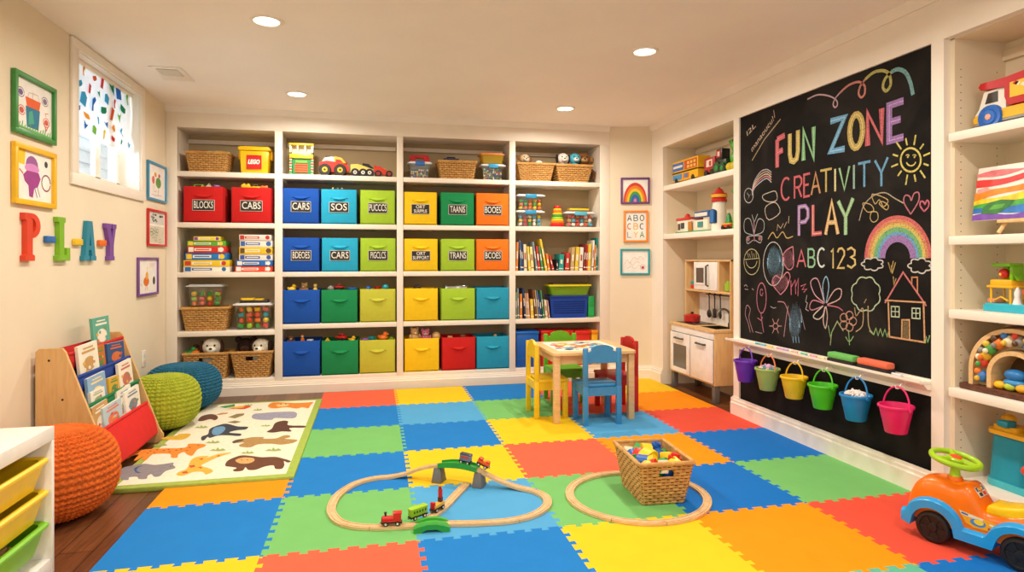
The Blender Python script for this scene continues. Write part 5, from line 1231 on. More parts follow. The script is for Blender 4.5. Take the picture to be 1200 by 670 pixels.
GL_ = {'F': [[(0, 0), (0, 1)], [(0, 1), (1, 1)], [(0, .52), (.75, .52)]], 'U': [[(0, 1), (0, .3), (.15, .06), (.5, 0), (.85, .06), (1, .3), (1, 1)]], 'N': [[(0, 0), (0, 1), (1, 0), (1, 1)]], 'Z': [[(0, 1), (1, 1), (0, 0), (1, 0)]],
  'O': [[(.5+.5*math.cos(a*PI/9), .5+.5*math.sin(a*PI/9)) for a in range(19)]], 'E': [[(1, 1), (0, 1), (0, 0), (1, 0)], [(0, .52), (.8, .52)]], 'C': [[(.5+.5*math.cos(math.radians(a)), .5+.5*math.sin(math.radians(a))) for a in range(50, 311, 20)]],
  'R': [[(0, 0), (0, 1), (.7, 1), (1, .85), (1, .65), (.7, .5), (0, .5)], [(.5, .5), (1, 0)]], 'A': [[(0, 0), (.5, 1), (1, 0)], [(.2, .36), (.8, .36)]], 'T': [[(0, 1), (1, 1)], [(.5, 1), (.5, 0)]], 'I': [[(.5, 0), (.5, 1)]], 'V': [[(0, 1), (.5, 0), (1, 1)]],
  'Y': [[(0, 1), (.5, .5), (1, 1)], [(.5, .5), (.5, 0)]], 'P': [[(0, 0), (0, 1), (.7, 1), (1, .86), (1, .6), (.7, .46), (0, .46)]], 'L': [[(0, 1), (0, 0), (1, 0)]],
  'B': [[(0, 0), (0, 1), (.65, 1), (.9, .88), (.9, .64), (.65, .53), (0, .53)], [(.65, .53), (1, .4), (1, .14), (.7, 0), (0, 0)]], '1': [[(0.1, .85), (.5, 1), (.5, 0)]], '2': [[(0, .8), (.2, .97), (.6, 1), (.95, .85), (.95, .65), (0, 0), (1, 0)]], '3': [[(0, .9), (.5, 1), (.95, .85), (.9, .62), (.45, .53), (.95, .4), (1, .16), (.5, 0), (0, .12)]]}
def letter(mb, ch, xl, xr, tl, tr, bl, br, hexc, w, k, inner=None):
    def q(u, v): return (xl+(xr-xl)*u, (bl+(br-bl)*u)*(1-v)+(tl+(tr-tl)*u)*v)
    for s_ in GL_[ch]:
        stroke(mb, [q(u, v) for u, v in s_], hexc, w, k=k)
    if inner:
        for s_ in GL_[ch]: stroke(mb, [q(u, v) for u, v in s_], inner, w*.12, k=k)
m = MB()
RD, YL, GN, BLU_, PU, OR_ = '#d0505a', '#c9ad45', '#78b878', '#5aa5cf', '#a070b8', '#c98a4a'
wd_ = .037
for ch, xl, xr, tl, tr, bl, br, c in (('F', 155, 182, 345, 330, 445, 430, RD), ('U', 200, 229, 325, 312, 428, 418, YL), ('N', 249, 285, 312, 300, 420, 412, GN), ('Z', 345, 396, 281, 266, 388, 378, BLU_), ('O', 414, 460, 262, 250, 380, 368, YL), ('N', 478, 528, 250, 234, 368, 350, RD), ('E', 555, 606, 224, 207, 350, 336, PU)):
    letter(m, ch, xl, xr, tl, tr, bl, br, c, wd_, K1, {RD: '#e88a8a', YL: '#e8d890', GN: '#b8dcb0', BLU_: '#a8d4e8', PU: '#d0a8dc'}[c])
m.build('chalk_title', cb, label='chalk words FUN ZONE in coloured block letters')
m = MB()
for ch, xl, xr, tl, tr, bl, br, c in (('C', 170, 204, 486, 478, 563, 558, RD), ('R', 217, 242, 480, 474, 556, 550, RD), ('E', 251, 272, 471, 466, 550, 545, RD), ('A', 277, 308, 466, 460, 543, 537, OR_), ('T', 309, 350, 457, 449, 535, 530, YL), ('I', 352, 372, 450, 450, 530, 530, '#d8cf8a'), ('V', 377, 413, 447, 440, 527, 522, '#8fc88a'), ('I', 418, 440, 436, 436, 521, 521, '#8fb8a8'), ('T', 444, 488, 432, 423, 517, 512, BLU_), ('Y', 504, 550, 420, 409, 514, 510, BLU_)):
    letter(m, ch, xl, xr, tl, tr, bl, br, c, .0145, K1)
for ch, xl, xr, tl, tr, bl, br, c in (('P', 233, 265, 8, 2, 110, 106, PU), ('L', 283, 314, 0, -4, 104, 100, RD), ('A', 328, 372, -10, -16, 106, 104, '#e0b060'), ('Y', 373, 426, -14, -24, 108, 106, '#8fc88a')):
    letter(m, ch, xl, xr, tl, tr, bl, br, c, .026, K2, '#efe6b0')
for ch, xl, xr, tl, tr, bl, br, c in (('A', 226, 257, 162, 160, 222, 221, '#d8606a'), ('B', 266, 289, 158, 157, 221, 221, '#8fcf9a'), ('C', 300, 329, 155, 154, 221, 221, '#d8e0d4'), ('1', 346, 364, 158, 158, 226, 226, '#e0c060'), ('2', 371, 396, 155, 154, 225, 225, '#e0c060'), ('3', 405, 434, 153, 152, 224, 224, '#e0c060')):
    letter(m, ch, xl, xr, tl, tr, bl, br, c, .012, K2)
m.build('chalk_words', cb, label='chalk words CREATIVITY, PLAY and ABC 123')
m = MB(); WHT = '#d8d2c4'
# swirl along the top
sw = [('#c8a0a8', [(263, 202), (300, 186), (340, 190), (366, 205), (370, 222), (362, 231), (355, 220), (362, 200), (378, 180)]), ('#d07a6a', [(378, 180), (410, 152), (445, 140), (466, 152), (468, 180), (456, 195), (446, 182), (452, 155), (470, 130)]), ('#b8b050', [(470, 130), (500, 106), (535, 100), (556, 115), (560, 150), (545, 172), (533, 158), (540, 130), (562, 105)]), ('#70a8a8', [(562, 105), (585, 95), (612, 105), (630, 140), (640, 186)])]
for i, (c, p) in enumerate(sw): stroke(m, p, c, .009+.004*i, smooth=6, k=K1)
m.build('chalk_swirl', cb); m = MB()
# sun
stroke(m, arc(632, 418, 36, 42, 0, 348, 24), '#e0cf50', .010, closed=True, k=K1)
for a in range(12):
    c_, s_ = math.cos(a*PI/6+.25), math.sin(a*PI/6+.25); stroke(m, [(632+47*c_, 418+54*s_), (632+(66+6*(a % 2))*c_, 418+(80+12*(a % 2))*s_)], '#e0cf50', .009, k=K1)
for x in (620, 644): stroke(m, [(x, 405), (x+4, 409)], '#e0cf50', .011, k=K1); stroke(m, arc(x+1, 405, 7, 6, 200, 340, 5), '#e0cf50', .004, k=K1)
stroke(m, arc(633, 420, 17, 19, 15, 160, 10), '#e0cf50', .007, k=K1)
m.build('chalk_sun', cb); m = MB()
# hearts, hand, scribbles under CREATIVITY
stroke(m, [(632, 612), (608, 570), (612, 545), (628, 548), (634, 562), (644, 538), (660, 535), (660, 565), (632, 612)], '#c86a78', .007, smooth=4, k=K1)
stroke(m, [(680, 602), (666, 582), (668, 566), (678, 568), (683, 576), (690, 562), (697, 570), (694, 586), (680, 602)], '#d85a78', .008, smooth=4, k=K1)
stroke(m, [(448, 635), (465, 580), (500, 545), (540, 535), (575, 555), (606, 572)], '#b8a888', .006, smooth=4, k=K1)
for p in ([(462, 572), (490, 578), (500, 598), (480, 604), (466, 590)], [(495, 540), (505, 575), (520, 560), (535, 585), (550, 560)], [(520, 575), (545, 596), (552, 580), (530, 566)], [(492, 605), (488, 628), (500, 640), (515, 628), (512, 605)]): stroke(m, p, '#d0b060', .005, smooth=4, closed=True, k=K1)
m.build('chalk_hearts', cb)
m = MB()
# rainbow with clouds
for i, c in enumerate(('#d85a5a', '#e08a4a', '#d8c048', '#70b870', '#5aa5cf', '#a070b8')):
    rx, ry = 110-11*i, 140-14*i; p = arc(586, 190, rx, ry, 180, 360, 28)
    stroke(m, p, c, .036 if i != 4 else .03, k=K2)
for cx, cy, rx, ry in ((496, 211, 39, 23), (665, 217, 42, 27)):
    pts = []
    for a in range(0, 360, 6): b_ = .9+.3*abs(math.sin(math.radians(a*3.5))); pts.append((cx+rx*.86*b_*math.cos(math.radians(a)), cy+ry*.86*b_*math.sin(math.radians(a))))
    fillp(m, pts, '#26221f', K2) if False else None
    stroke(m, pts, '#cfcac0', .007, closed=True, k=K2)
m.build('chalk_rainbow', cb); m = MB()
# house
stroke(m, [(540, 350), (605, 240), (688, 360)], '#d86a6a', .009, k=K2); stroke(m, [(540, 340), (685, 348)], '#e0a060', .008, k=K2)
stroke(m, [(552, 345), (556, 470), (682, 490), (678, 350)], '#e0a060', .009, k=K2); stroke(m, [(636, 285), (636, 258), (656, 258), (656, 318)], '#d8884a', .007, k=K2)
stroke(m, [(600, 475), (601, 410), (627, 410), (628, 480)], '#e0a060', .008, k=K2); fillp(m, [(604, 474), (605, 415), (623, 415), (624, 477)], '#7a6638', K2)
for x, y in ((563, 362), (637, 368)):
    stroke(m, [(x, y), (x+28, y+1), (x+28, y+38), (x, y+36)], '#c8d8b0', .006, closed=True, k=K2); stroke(m, [(x+14, y), (x+14, y+37)], '#c8d8b0', .005, k=K2); stroke(m, [(x, y+18), (x+28, y+19)], '#c8d8b0', .005, k=K2)
for p in ([(552, 205), (562, 240), (570, 200)], [(566, 245), (578, 205)], [(565, 240), (563, 215)], [(570, 255), (572, 285), (580, 262)]): stroke(m, p, '#c0a048', .006, k=K2)
m.build('chalk_house', cb); m = MB()
# tree, flower, grass
pts = []
for a in range(0, 360, 8): b_ = .9+.13*abs(math.sin(math.radians(a*4))); pts.append((472+52*b_*math.cos(math.radians(a)), 318+62*b_*math.sin(math.radians(a))))
stroke(m, pts, '#b8cfa0', .007, closed=True, k=K2)
stroke(m, [(432, 365), (437, 395), (450, 380), (462, 370), (460, 430), (436, 452)], '#c0a070', .006, smooth=3, k=K2); stroke(m, [(480, 360), (482, 430), (498, 460)], '#c0a070', .007, smooth=4, k=K2); stroke(m, [(466, 350), (474, 335)], '#c0a070', .005, k=K2)
stroke(m, [(484, 448), (500, 462), (508, 440), (516, 466), (524, 442), (532, 468), (540, 444), (548, 470), (553, 452)], '#8fc070', .007, k=K2); stroke(m, [(684, 492), (688, 470), (693, 490), (700, 465)], '#8fc070', .007, k=K2)
m.build('chalk_tree', cb); m = MB()
for a in range(5): stroke(m, arc(408+18*math.cos(a*1.257), 415+22*math.sin(a*1.257), 13, 15, 0, 340, 10), '#c89070', .006, closed=True, k=K2)
stroke(m, [(410, 446), (414, 500)], '#8fc070', .006, k=K2); stroke(m, [(400, 470), (413, 488), (428, 468)], '#8fc070', .006, smooth=3, k=K2)
stroke(m, [(345, 500), (350, 455), (370, 415), (392, 450)], '#a8b878', .006, k=K2); stroke(m, [(338, 430), (345, 470), (356, 440)], '#8fc070', .006, k=K2)
m.build('chalk_flower', cb); m = MB()
# big petal flower
for p, c in (([(325, 350), (318, 290), (330, 255), (340, 290), (330, 350)], '#80b8d8'), ([(325, 350), (290, 320), (275, 275), (300, 265), (322, 340)], '#d89aa8'), ([(332, 350), (360, 305), (384, 302), (378, 335), (335, 355)], '#d8a8a0'), ([(322, 352), (285, 340), (272, 360), (280, 375), (320, 360)], '#d07a8a'), ([(320, 360), (285, 395), (300, 408), (318, 395), (326, 365)], '#d8c8b8'), ([(334, 358), (372, 365), (390, 378)], '#c8607a'), ([(328, 362), (320, 410), (328, 440), (335, 400), (330, 362)], '#d8b8a8')): stroke(m, p, c, .007, smooth=4, k=K2)
m.build('chalk_flower', cb)
m = MB()
# left scribbles
def handwriting(txt, p, q, size, hexc):
    a, b = W(*K1(*p)), W(*K1(*q)); ang = math.atan2(b[1]-a[1], -(b[0]-a[0])); L = math.hypot(b[0]-a[0], b[1]-a[1])
    tmp = MB(); CH(hexc); sh_ = Mx.Identity(4); sh_[0][1] = .18
    M_ = Mx(((0, 0, -1, -.0028), (-1, 0, 0, (a[0]+b[0])/2), (0, 1, 0, (a[1]+b[1])/2), (0, 0, 0, 1))) @ RZ(ang) @ sh_
    m.text(txt, size, CH(hexc), M_, sx=L/(size*.56*len(txt)))
handwriting('I2L', (40, 335), (85, 285), .05, '#d8c0a0')
handwriting('manaoucu!', (58, 392), (150, 258), .055, '#d0b090')
stroke(m, [(66, 420), (110, 345), (168, 272)], '#b89a6a', .008, k=K1); stroke(m, [(143, 240), (147, 268)], '#b89a80', .006, k=K1)
for i, c in enumerate(('#a8a0b0', '#c8a070', '#c8b8a0', '#d07a7a', '#a8b0b8')): stroke(m, [(66, 528+i*4), (74, 495+i*6), (95, 462+i*9), (118, 452+i*8), (135, 462+i*9)], c, .008, smooth=5, k=K1)
stroke(m, [(x+0, y) for x, y in arc(54, 545, 16, 26, 0, 340, 14)], '#b8b8b0', .006, closed=True, k=K1); stroke(m, [(48, 535), (56, 548), (50, 560), (60, 540)], '#b8b8b0', .004, k=K1)
for p in ([(104, 545), (125, 535), (150, 530), (155, 560), (130, 568), (108, 560)], [(120, 580), (150, 570), (166, 605), (126, 632), (112, 600)]): stroke(m, p, '#c8b8a0', .006, closed=True, smooth=3, k=K1)
for p in ([(73, 105), (60, 52), (40, 55), (40, 95), (70, 108)], [(73, 105), (88, 52), (108, 60), (105, 95), (75, 108)], [(72, 110), (48, 115), (50, 138), (70, 125)], [(74, 110), (100, 112), (96, 135), (76, 125)], [(73, 60), (66, 35)], [(75, 60), (86, 32)]): stroke(m, p, '#a8b0a8', .006, smooth=4, k=K2)
stroke(m, [(73, 60), (74, 130)], '#c87088', .008, k=K2); fillp(m, arc(52, 122, 6, 8, 0, 350, 8), '#a8606a', K2); fillp(m, arc(94, 120, 6, 8, 0, 350, 8), '#a8606a', K2)
stroke(m, arc(65, 203, 28, 46, 0, 345, 18), '#c0b878', .006, closed=True, k=K2); stroke(m, [(38, 195), (92, 190)], '#c0b878', .005, k=K2); stroke(m, arc(64, 195, 20, 30, 10, 170, 10), '#c0b878', .006, k=K2)
for i in range(5): stroke(m, [(48+i*8, 165+(i % 2)*8), (54+i*7, 188)], '#c0b878', .004, k=K2)
stroke(m, [(123, 122), (140, 98), (155, 118), (175, 96), (190, 118), (212, 112)], '#c8a850', .007, smooth=4, k=K2)
for p in ([(155, 92), (158, 70), (168, 84), (178, 66)], [(180, 82), (190, 60)], [(196, 66), (198, 40)]): stroke(m, p, '#c8b080', .005, k=K2)
def scrib(cx, cy, rx, ry, c, n, sl_=0, w=.008, seed=0):
    rr = random.Random(seed); pts = []
    for i in range(n):
        t = -1+2*i/(n-1); e_ = math.sqrt(max(.02, 1-t*t)); pts.append((cx+rx*t+sl_*0, cy+ry*e_*(1 if i % 2 else -1)*rr.uniform(.75, 1)))
    stroke(m, pts, c, w, k=K2)
stroke(m, arc(142, 210, 36, 78, 0, 350, 24), '#c8c8c0', .006, closed=True, k=K2); scrib(148, 208, 27, 66, '#7cc0e0', 46, w=.011, seed=1); scrib(144, 196, 22, 52, '#8ccaea', 36, w=.011, seed=9)
stroke(m, [(212, 148), (185, 165), (175, 195), (195, 230), (214, 215), (212, 148)], '#d87a8a', .007, smooth=4, k=K2); scrib(196, 192, 17, 38, '#e8849a', 30, w=.010, seed=2)
stroke(m, [(168, 320), (138, 280), (150, 252), (170, 262), (190, 240), (202, 255), (190, 295), (168, 320)], '#d87a8a', .007, smooth=4, k=K2); scrib(168, 276, 27, 34, '#e8849a', 40, w=.010, seed=3)
for p in ([(205, 270), (206, 322)], [(205, 295), (220, 268), (222, 318)], [(222, 290), (232, 262), (230, 325)], [(240, 290), (258, 282), (245, 302), (262, 300), (250, 312)]): stroke(m, p, '#d0607a', .007, k=K2)
stroke(m, arc(100, 332, 17, 54, 0, 345, 20), '#d07088', .007, closed=True, k=K2); stroke(m, [(98, 386), (102, 420), (108, 455)], '#d07088', .006, smooth=3, k=K2); stroke(m, [(85, 402), (98, 412), (104, 400)], '#d07088', .006, k=K2); stroke(m, arc(100, 312, 5, 12, 0, 330, 8), '#d07088', .005, k=K2)
stroke(m, [(60, 455), (52, 420), (42, 390), (48, 358), (60, 372), (55, 400), (62, 430), (70, 455)], '#c08890', .006, smooth=4, k=K2)
for p in ([(38, 290), (44, 284), (50, 292)], [(40, 300), (52, 302)], [(66, 298), (72, 304)], [(132, 362), (142, 368), (152, 366)], [(78, 452), (92, 456), (102, 458)]): stroke(m, p, '#b8a0a0', .005, k=K2)
for a in range(6): stroke(m, [(150+8*math.cos(a*1.05), 432+10*math.sin(a*1.05)), (150+22*math.cos(a*1.05), 432+30*math.sin(a*1.05))], '#d09088', .006, k=K2)
stroke(m, arc(150, 432, 9, 11, 0, 340, 8), '#d09088', .006, closed=True, k=K2)
stroke(m, [(158, 345), (180, 348), (192, 372), (200, 400)], '#d08a98', .006, smooth=4, k=K2); stroke(m, [(195, 360), (186, 420), (180, 470)], '#c08890', .006, smooth=4, k=K2)
scrib(222, 410, 21, 66, '#84c0e4', 38, w=.011, seed=5); scrib(218, 430, 17, 60, '#98ccec', 30, w=.010, seed=6)
for x in (212, 222, 232): stroke(m, [(x, 470), (x+2, 492)], '#6aa8d0', .006, k=K2)
stroke(m, [(238, 370), (252, 430), (256, 445)], '#a08890', .005, smooth=3, k=K2); stroke(m, [(262, 322), (258, 345), (264, 350), (258, 372), (268, 378)], '#b8b0a8', .005, k=K2)
m.build('chalk_scribbles', cb, label="children's chalk scribbles down the left side of the board")
# ---- tray with chalk and erasers
t = thing('chalk_tray', 'long white wooden chalk tray below the chalkboard', 'tray', (XR, 0, 0))
TZ = .566
m = MB(); m.sweep([(0, BY1+.075, TZ-.012), (0, BY0+.0, TZ-.012)], [(0.001, 0), (.062, 0), (.066, .006), (.066, .018), (.058, .018), (.055, .012), (0.001, .012)], 'trim_white'); m.build('ledge', t)
m = MB(); m.sweep([(0, BY1, TZ-.04), (0, BY0, TZ-.04)], [(0.001, 0), (.02, .0), (.045, .027), (0.001, .027)], 'trim_white'); m.build('bracket_strip', t)
def tray_y(px, py): return onx(px, py, XR-.03).y
CK = [('teal', '#2fa8b0', 889, 399.5), ('light blue', '#6ab8d8', 895, 400.6), ('yellow', '#f0d060', 903, 402.5), ('pink', '#e090b8', 915, 405.5), ('lilac', '#c8a0d8', 921, 406.8), ('peach', '#f0b8a0', 932, 408.6), ('mint green', '#6ac8a8', 943, 411.2), ('rose', '#f0a0b0', 954, 413.6), ('cream', '#f4e4b0', 964, 415.8), ('white', '#e8e4ec', 1052, 433)]
for nm, c, x, y in CK:
    m = MB(); m.cyl((0, -.028, .0062), (0, .028, .0062), .006, mat('chalkstick_'+c.strip('#'), c, .9), seg=10)
    solo('chalk_stick', m, '%s chalk stick lying on the chalk tray' % nm, 'chalk', (XR-.035, tray_y(x, y), TZ+.0005), rnd.uniform(-.08, .08), 'chalk sticks on the tray')
for nm, c, x0, x1, lb in (('green', '#6fbf5f', 974.5, 1005, 'green topped chalkboard eraser on the tray'), ('coral', '#f0714f', 1009.5, 1045.5, 'coral topped chalkboard eraser on the tray')):
    ya, yb = tray_y(x0, 415), tray_y(x1, 425); L = ya-yb
    t = thing('chalkboard_eraser', lb, 'eraser', (XR-.036, (ya+yb)/2, TZ+.0005))
    m = MB(); m.box(-.026, .026, -L/2, L/2, 0, .022, mat('felt', '#2c2522', .95, bump=(200, .5)), .003); m.build('felt_pad', t)
    m = MB(); m.box(-.027, .027, -L/2, L/2, .022, .056, mat('sponge_'+nm, c, .8, bump=(160, .4)), .010); m.build('sponge_top', t)
# ---- buckets hanging in a row from hooks
BK = [('purple', '#6a2fb0', '#7a3cc0', 873.5, 421.5, 12.3, 447), ('pale green', '#a3b860', '#e8824a', 899.5, 431, 14.0, 457), ('yellow', '#f0c41c', '#f0c41c', 930.5, 440.5, 15.2, 466.6), ('bright green', '#4fc41c', '#58cc20', 964, 450, 15.8, 478.5), ('blue', '#1a86cc', '#1a86cc', 1003, 461.5, 19.0, 492.5), ('pink', '#e8256e', '#e8256e', 1050, 474, 20.5, 507)]
CAT_B = {'purple': 'purple plastic bucket hanging first in the row below the chalkboard', 'pale green': 'pale green bucket with orange handle holding chalks, second in the hanging row', 'yellow': 'yellow plastic bucket hanging third below the chalkboard', 'bright green': 'bright green plastic bucket hanging fourth below the chalkboard', 'blue': 'blue bucket filled with white chalk pieces, fifth in the hanging row', 'pink': 'hot pink plastic bucket hanging last below the chalkboard'}
for nm, c, hc, cx, cy, rp, yb in BK:
    Xc = XR-.085; p = onx(cx, cy, Xc); dd = p.x*_s+p.y*_c; R_ = min(.075, rp/F*dd*1.02); zb = onx(cx, yb, Xc).z+.002; h = p.z-zb
    t = thing('hanging_bucket', CAT_B[nm], 'bucket', (Xc, p.y, zb), 0, 'buckets hanging below the chalkboard'); c1 = P(c, .4)
    rb_ = R_*.66; m = MB(); m.lathe([(0, 0), (rb_*.94, 0), (rb_, .004), (rb_+(R_-rb_)*.5, h*.5), (rb_+(R_-rb_)*.52+.001, h*.52), (R_*.985, h-.012), (R_*1.07, h-.012), (R_*1.08, h-.004), (R_*1.05, h), (R_*.97, h), (R_*.95, h-.006), (rb_*.95, .006), (0, .006)], c1, 32); m.build('pail', t)
    m = MB(); hh = .082 if rp < 17 else .088; a_ = 0.0
    pts = [(.012*math.sin(math.radians(q)), -R_*1.04*math.cos(math.radians(q)), h-.012+(hh+.012)*math.sin(math.radians(q))) for q in range(0, 181, 12)]
    m.tube(pts, .0042, P(hc, .4), 8); m.build('handle', t)
    m = MB()
    for y in (-1, 1): m.cyl((0, y*R_*1.02, h-.012), (0, y*R_*1.12, h-.012), .009, c1, seg=12)
    m.build('handle_lug', t)
    hk = MB(); hz = h+hh-.002; hk.tube([(BX-Xc-.0, 0, hz+.022), (.03, 0, hz+.018), (.02, 0, hz+.004), (.012, 0, hz-.004), (.0, 0, hz-.002), (-.004, 0, hz+.012)], .003, 'trim_white', 8)
    solo('wall_hook', hk, 'small white hook holding the %s bucket below the chalk tray' % nm, 'hook', (Xc, p.y, zb-.004), 0, 'hooks for the buckets')
    if nm in ('pale green', 'blue'):
        rr = random.Random(3); cl = ['#efe6e0', '#f4ece8', '#e8d8d8', '#f0e0c8'] if nm == 'blue' else ['#e8a0b8', '#f0d890', '#4fb0a8', '#efe6e0', '#c8a0d0', '#3f9fa8']; mm = MB()
        for i in range(60):
            a_, q = rr.uniform(0, 6.28), math.sqrt(rr.random())*R_*.7; pz = h-.014+.026*(1-(q/R_)**2)+rr.uniform(-.004, .004); d = V((rr.uniform(-1, 1), rr.uniform(-1, 1), rr.uniform(-.3, .3))).normalized()*.012
            pp = V((q*math.cos(a_), q*math.sin(a_), pz)); mm.cyl(pp-d, pp+d, .0052, mat('chalkbit_'+cl[i % len(cl)].strip('#'), cl[i % len(cl)], .9), seg=7)
        mm.lathe([(0, h*.5), (R_*.72, h*.5), (R_*.82, h-.03), (0, h-.016)], mat('chalkbit_base', '#e0d6cc', .9), 20)
        solo('chalk_pieces', mm, 'heap of %s chalk pieces filling the %s bucket' % ('white' if nm == 'blue' else 'coloured', nm), 'chalk', (Xc, p.y, zb), kind='stuff')
    if nm == 'pale green':
        toy('ball', '#d8a8d0', (Xc-.012, p.y-.03, zb+h+.012), .02, 'lilac chalk ball on top of the pale green bucket')
# ================================================================== NICHE SHELVES AND RIGHT BOOKCASE
def shelf_set(name, label, y0, y1, zs, th, extra=()):
    t = thing(name, label, 'shelf', (XR, (y0+y1)/2, 0)); hw = (y1-y0)/2
    for z in zs:
        m = MB(); m.box(.006, XB-XR, -hw, hw, z-th, z, 'trim_white', .003); m.build('shelf', t)
    for z in zs: pass
    m = MB(); m.box(XB-XR-.02, XB-XR-.0, -hw, hw, 2.12, 2.16, 'trim_white', .002); m.build('cleat', t)
    return t
NZ1, NZ2 = 1.822, 1.378
shelf_set('alcove_shelf', 'pair of white shelves in the alcove above the play kitchen', NY0+.001, NY1-.001, (NZ1, NZ2), .045)
RZ_ = [1.734, 1.257, .918, .556, .13]
rs = thing('built_in_bookcase', 'white built-in bookcase with toys at the right of the chalkboard', 'bookcase', (XR, YR0, 0)); dY = SY1-YR0
m = MB(); m.box(.04, XB-XR, dY-.02, dY, 0, 2.18, 'niche_cream'); mat('peg_hole', '#8a7658', .8)
for x in (.075, .285):
    for k in range(52):
        z = .2+k*.036; m.cyl((x, dY-.0205, z), (x, dY-.0195, z), .0032, 'peg_hole', seg=8)
m.build('side_panel', rs); m = MB(); m.box(.04, XB-XR, 0, .02, 0, 2.18, 'niche_cream'); m.build('side_panel', rs)
m = MB(); m.box(XB-XR-.01, XB-XR, 0, dY, 0, 2.18, 'niche_cream'); m.build('back_panel', rs)
m = MB(); m.box(.04, XB-XR, 0, dY, 2.176, 2.19, 'niche_cream'); m.build('top_panel', rs)
for z in RZ_: m = MB(); m.box(.004, XB-XR-.01, .02, dY-.02, z-.04, z, 'trim_white', .003); m.build('shelf', rs)
m = MB(); m.box(XB-XR-.03, XB-XR-.01, .02, dY-.02, 2.09, 2.14, 'niche_cream', .002); m.build('cleat', rs)
m = MB(); m.box(0, .02, .0, dY, 0, .09, 'trim_white', .002); m.build('plinth', rs)
RZ_ = [z+.001 for z in RZ_]; NZ1 += .001; NZ2 += .001
# ---- toys on the alcove shelves ----------------------------------------------------------------------------------
KN_ = lambda x, y, X: onx(760+x/4.47, 160+y/4.47, X)
def side_x(X0, wd, poly, mb, m_):                        # outline (y,z) extruded along +X from X0
    return mb.prism(poly, wd, m_, Mx(((0, 0, 1, X0), (1, 0, 0, 0), (0, 1, 0, 0), (0, 0, 0, 1))))
X_ = XR+.05
a, b = KN_(124, 240, X_), KN_(258, 230, X_); L = a.y-b.y
t = thing('toy_bus', 'yellow double-decker toy bus with blue windows on the upper alcove shelf', 'toy bus', (X_, (a.y+b.y)/2, NZ1)); Yb = P('#f0b41c'); h = .20
m = MB(); m.box(0, .12, -L/2, L/2, .02, h, Yb, .006); m.box(.0, .12, -L/2, L/2, h*.44, h*.5, P('#d88a1c')); m.build('bus_body', t)
m = MB(); B_ = P('#2a66b8'); O_ = P('#c84a1e')
m.box(-.003, .001, .02, L/2-.015, h*.56, h*.9, B_); m.box(-.005, -.002, .03, L/2-.03, h*.68, h*.78, P('#e8e4d4'))
m.box(-.003, .001, -L/2+.015, .0, h*.54, h*.92, O_)
for k in range(3):
    for j in range(2): m.box(-.0045, -.002, -L/2+.03+k*.055, -L/2+.065+k*.055, h*.58+j*.033, h*.58+j*.033+.022, P('#f2c84a'))
m.box(-.003, .001, .05, L/2-.02, h*.16, h*.4, P('#3a8ac0')); m.box(-.003, .001, -.08, .03, h*.16, h*.4, P('#d87a2a')); m.box(-.0045, -.002, -.06, .0, h*.2, h*.36, P('#4a7ab0')); m.build('windows', t)
for y in (-L*.32, L*.32): wheel_ = MB(); wheel_.cyl((-.004, y, .025), (.124, y, .025), .025, 'black_rubber'); wheel_.build('wheel', t)
a, b = KN_(290, 200, X_), KN_(345, 190, X_); L = (a.y-b.y)
t = thing('toy_train_wagon', 'dark red toy train wagon behind the black tractor on the upper alcove shelf', 'toy train', (X_, (a.y+b.y)/2, NZ1))
m = MB(); m.box(0, .09, -L/2, L/2, .03, .15, P('#b0201e'), .006); m.box(-.002, .001, -L*.3, L*.25, .075, .13, P('#f0e2d0')); m.box(-.003, 0, -L*.22, -L*.02, .08, .12, P('#c83a2a')); m.build('wagon_body', t)
for y in (-L*.28, L*.28): m = MB(); m.cyl((-.006, y, .026), (.096, y, .026), .026, 'black_rubber'); m.build('wheel', t)
a, b = KN_(345, 190, X_), KN_(398, 170, X_); L = (a.y-b.y)
t = thing('toy_tractor', 'black and dark green toy tractor on the upper alcove shelf', 'toy tractor', (X_, (a.y+b.y)/2, NZ1))
m = MB(); m.box(.01, .09, -L/2, L/2, .05, .11, P('#1f3a24'), .008); m.box(.012, .088, -L*.1, L/2, .10, .2, P('#241f1e'), .008); m.box(.008, .013, 0, L*.4, .13, .185, P('#c83a3a')); m.box(.005, .01, .01, L*.25, .14, .175, P('#efe4d8')); m.build('tractor_body', t)
for y, r_ in ((-L*.25, .04), (L*.28, .05)): m = MB(); m.cyl((-.004, y, r_), (.1, y, r_), r_, P('#1c4a2a')); m.cyl((-.006, y, r_), (-.003, y, r_), r_*.5, P('#2f8a3a')); m.build('wheel', t)
a, b = KN_(398, 160, X_), KN_(450, 150, X_); L = (a.y-b.y)
t = thing('toy_frog', 'bright green ride-along toy creature with yellow feet at the end of the upper alcove shelf', 'toy figure', (X_+.02, (a.y+b.y)/2-.01, NZ1)); G_ = P('#4fae2a')
m = MB(); m.sph((.04, 0, .10), (.05, L*.42, .07), G_, 16, 10); m.sph((.03, -.01, .19), (.045, .05, .045), G_, 14, 10); m.build('torso', t)
m = MB()
for y in (-.035, .03): m.sph((.0, y, .035), (.035, .03, .035), P('#e0c42a'), 12, 8)
m.build('feet', t)
m = MB()
for y in (-.03, .012): m.sph((.0, y-.0, .225), .018, G_, 10, 8); m.sph((-.014, y, .227), .008, 'black_rubber', 8, 6)
m.build('eyes', t)
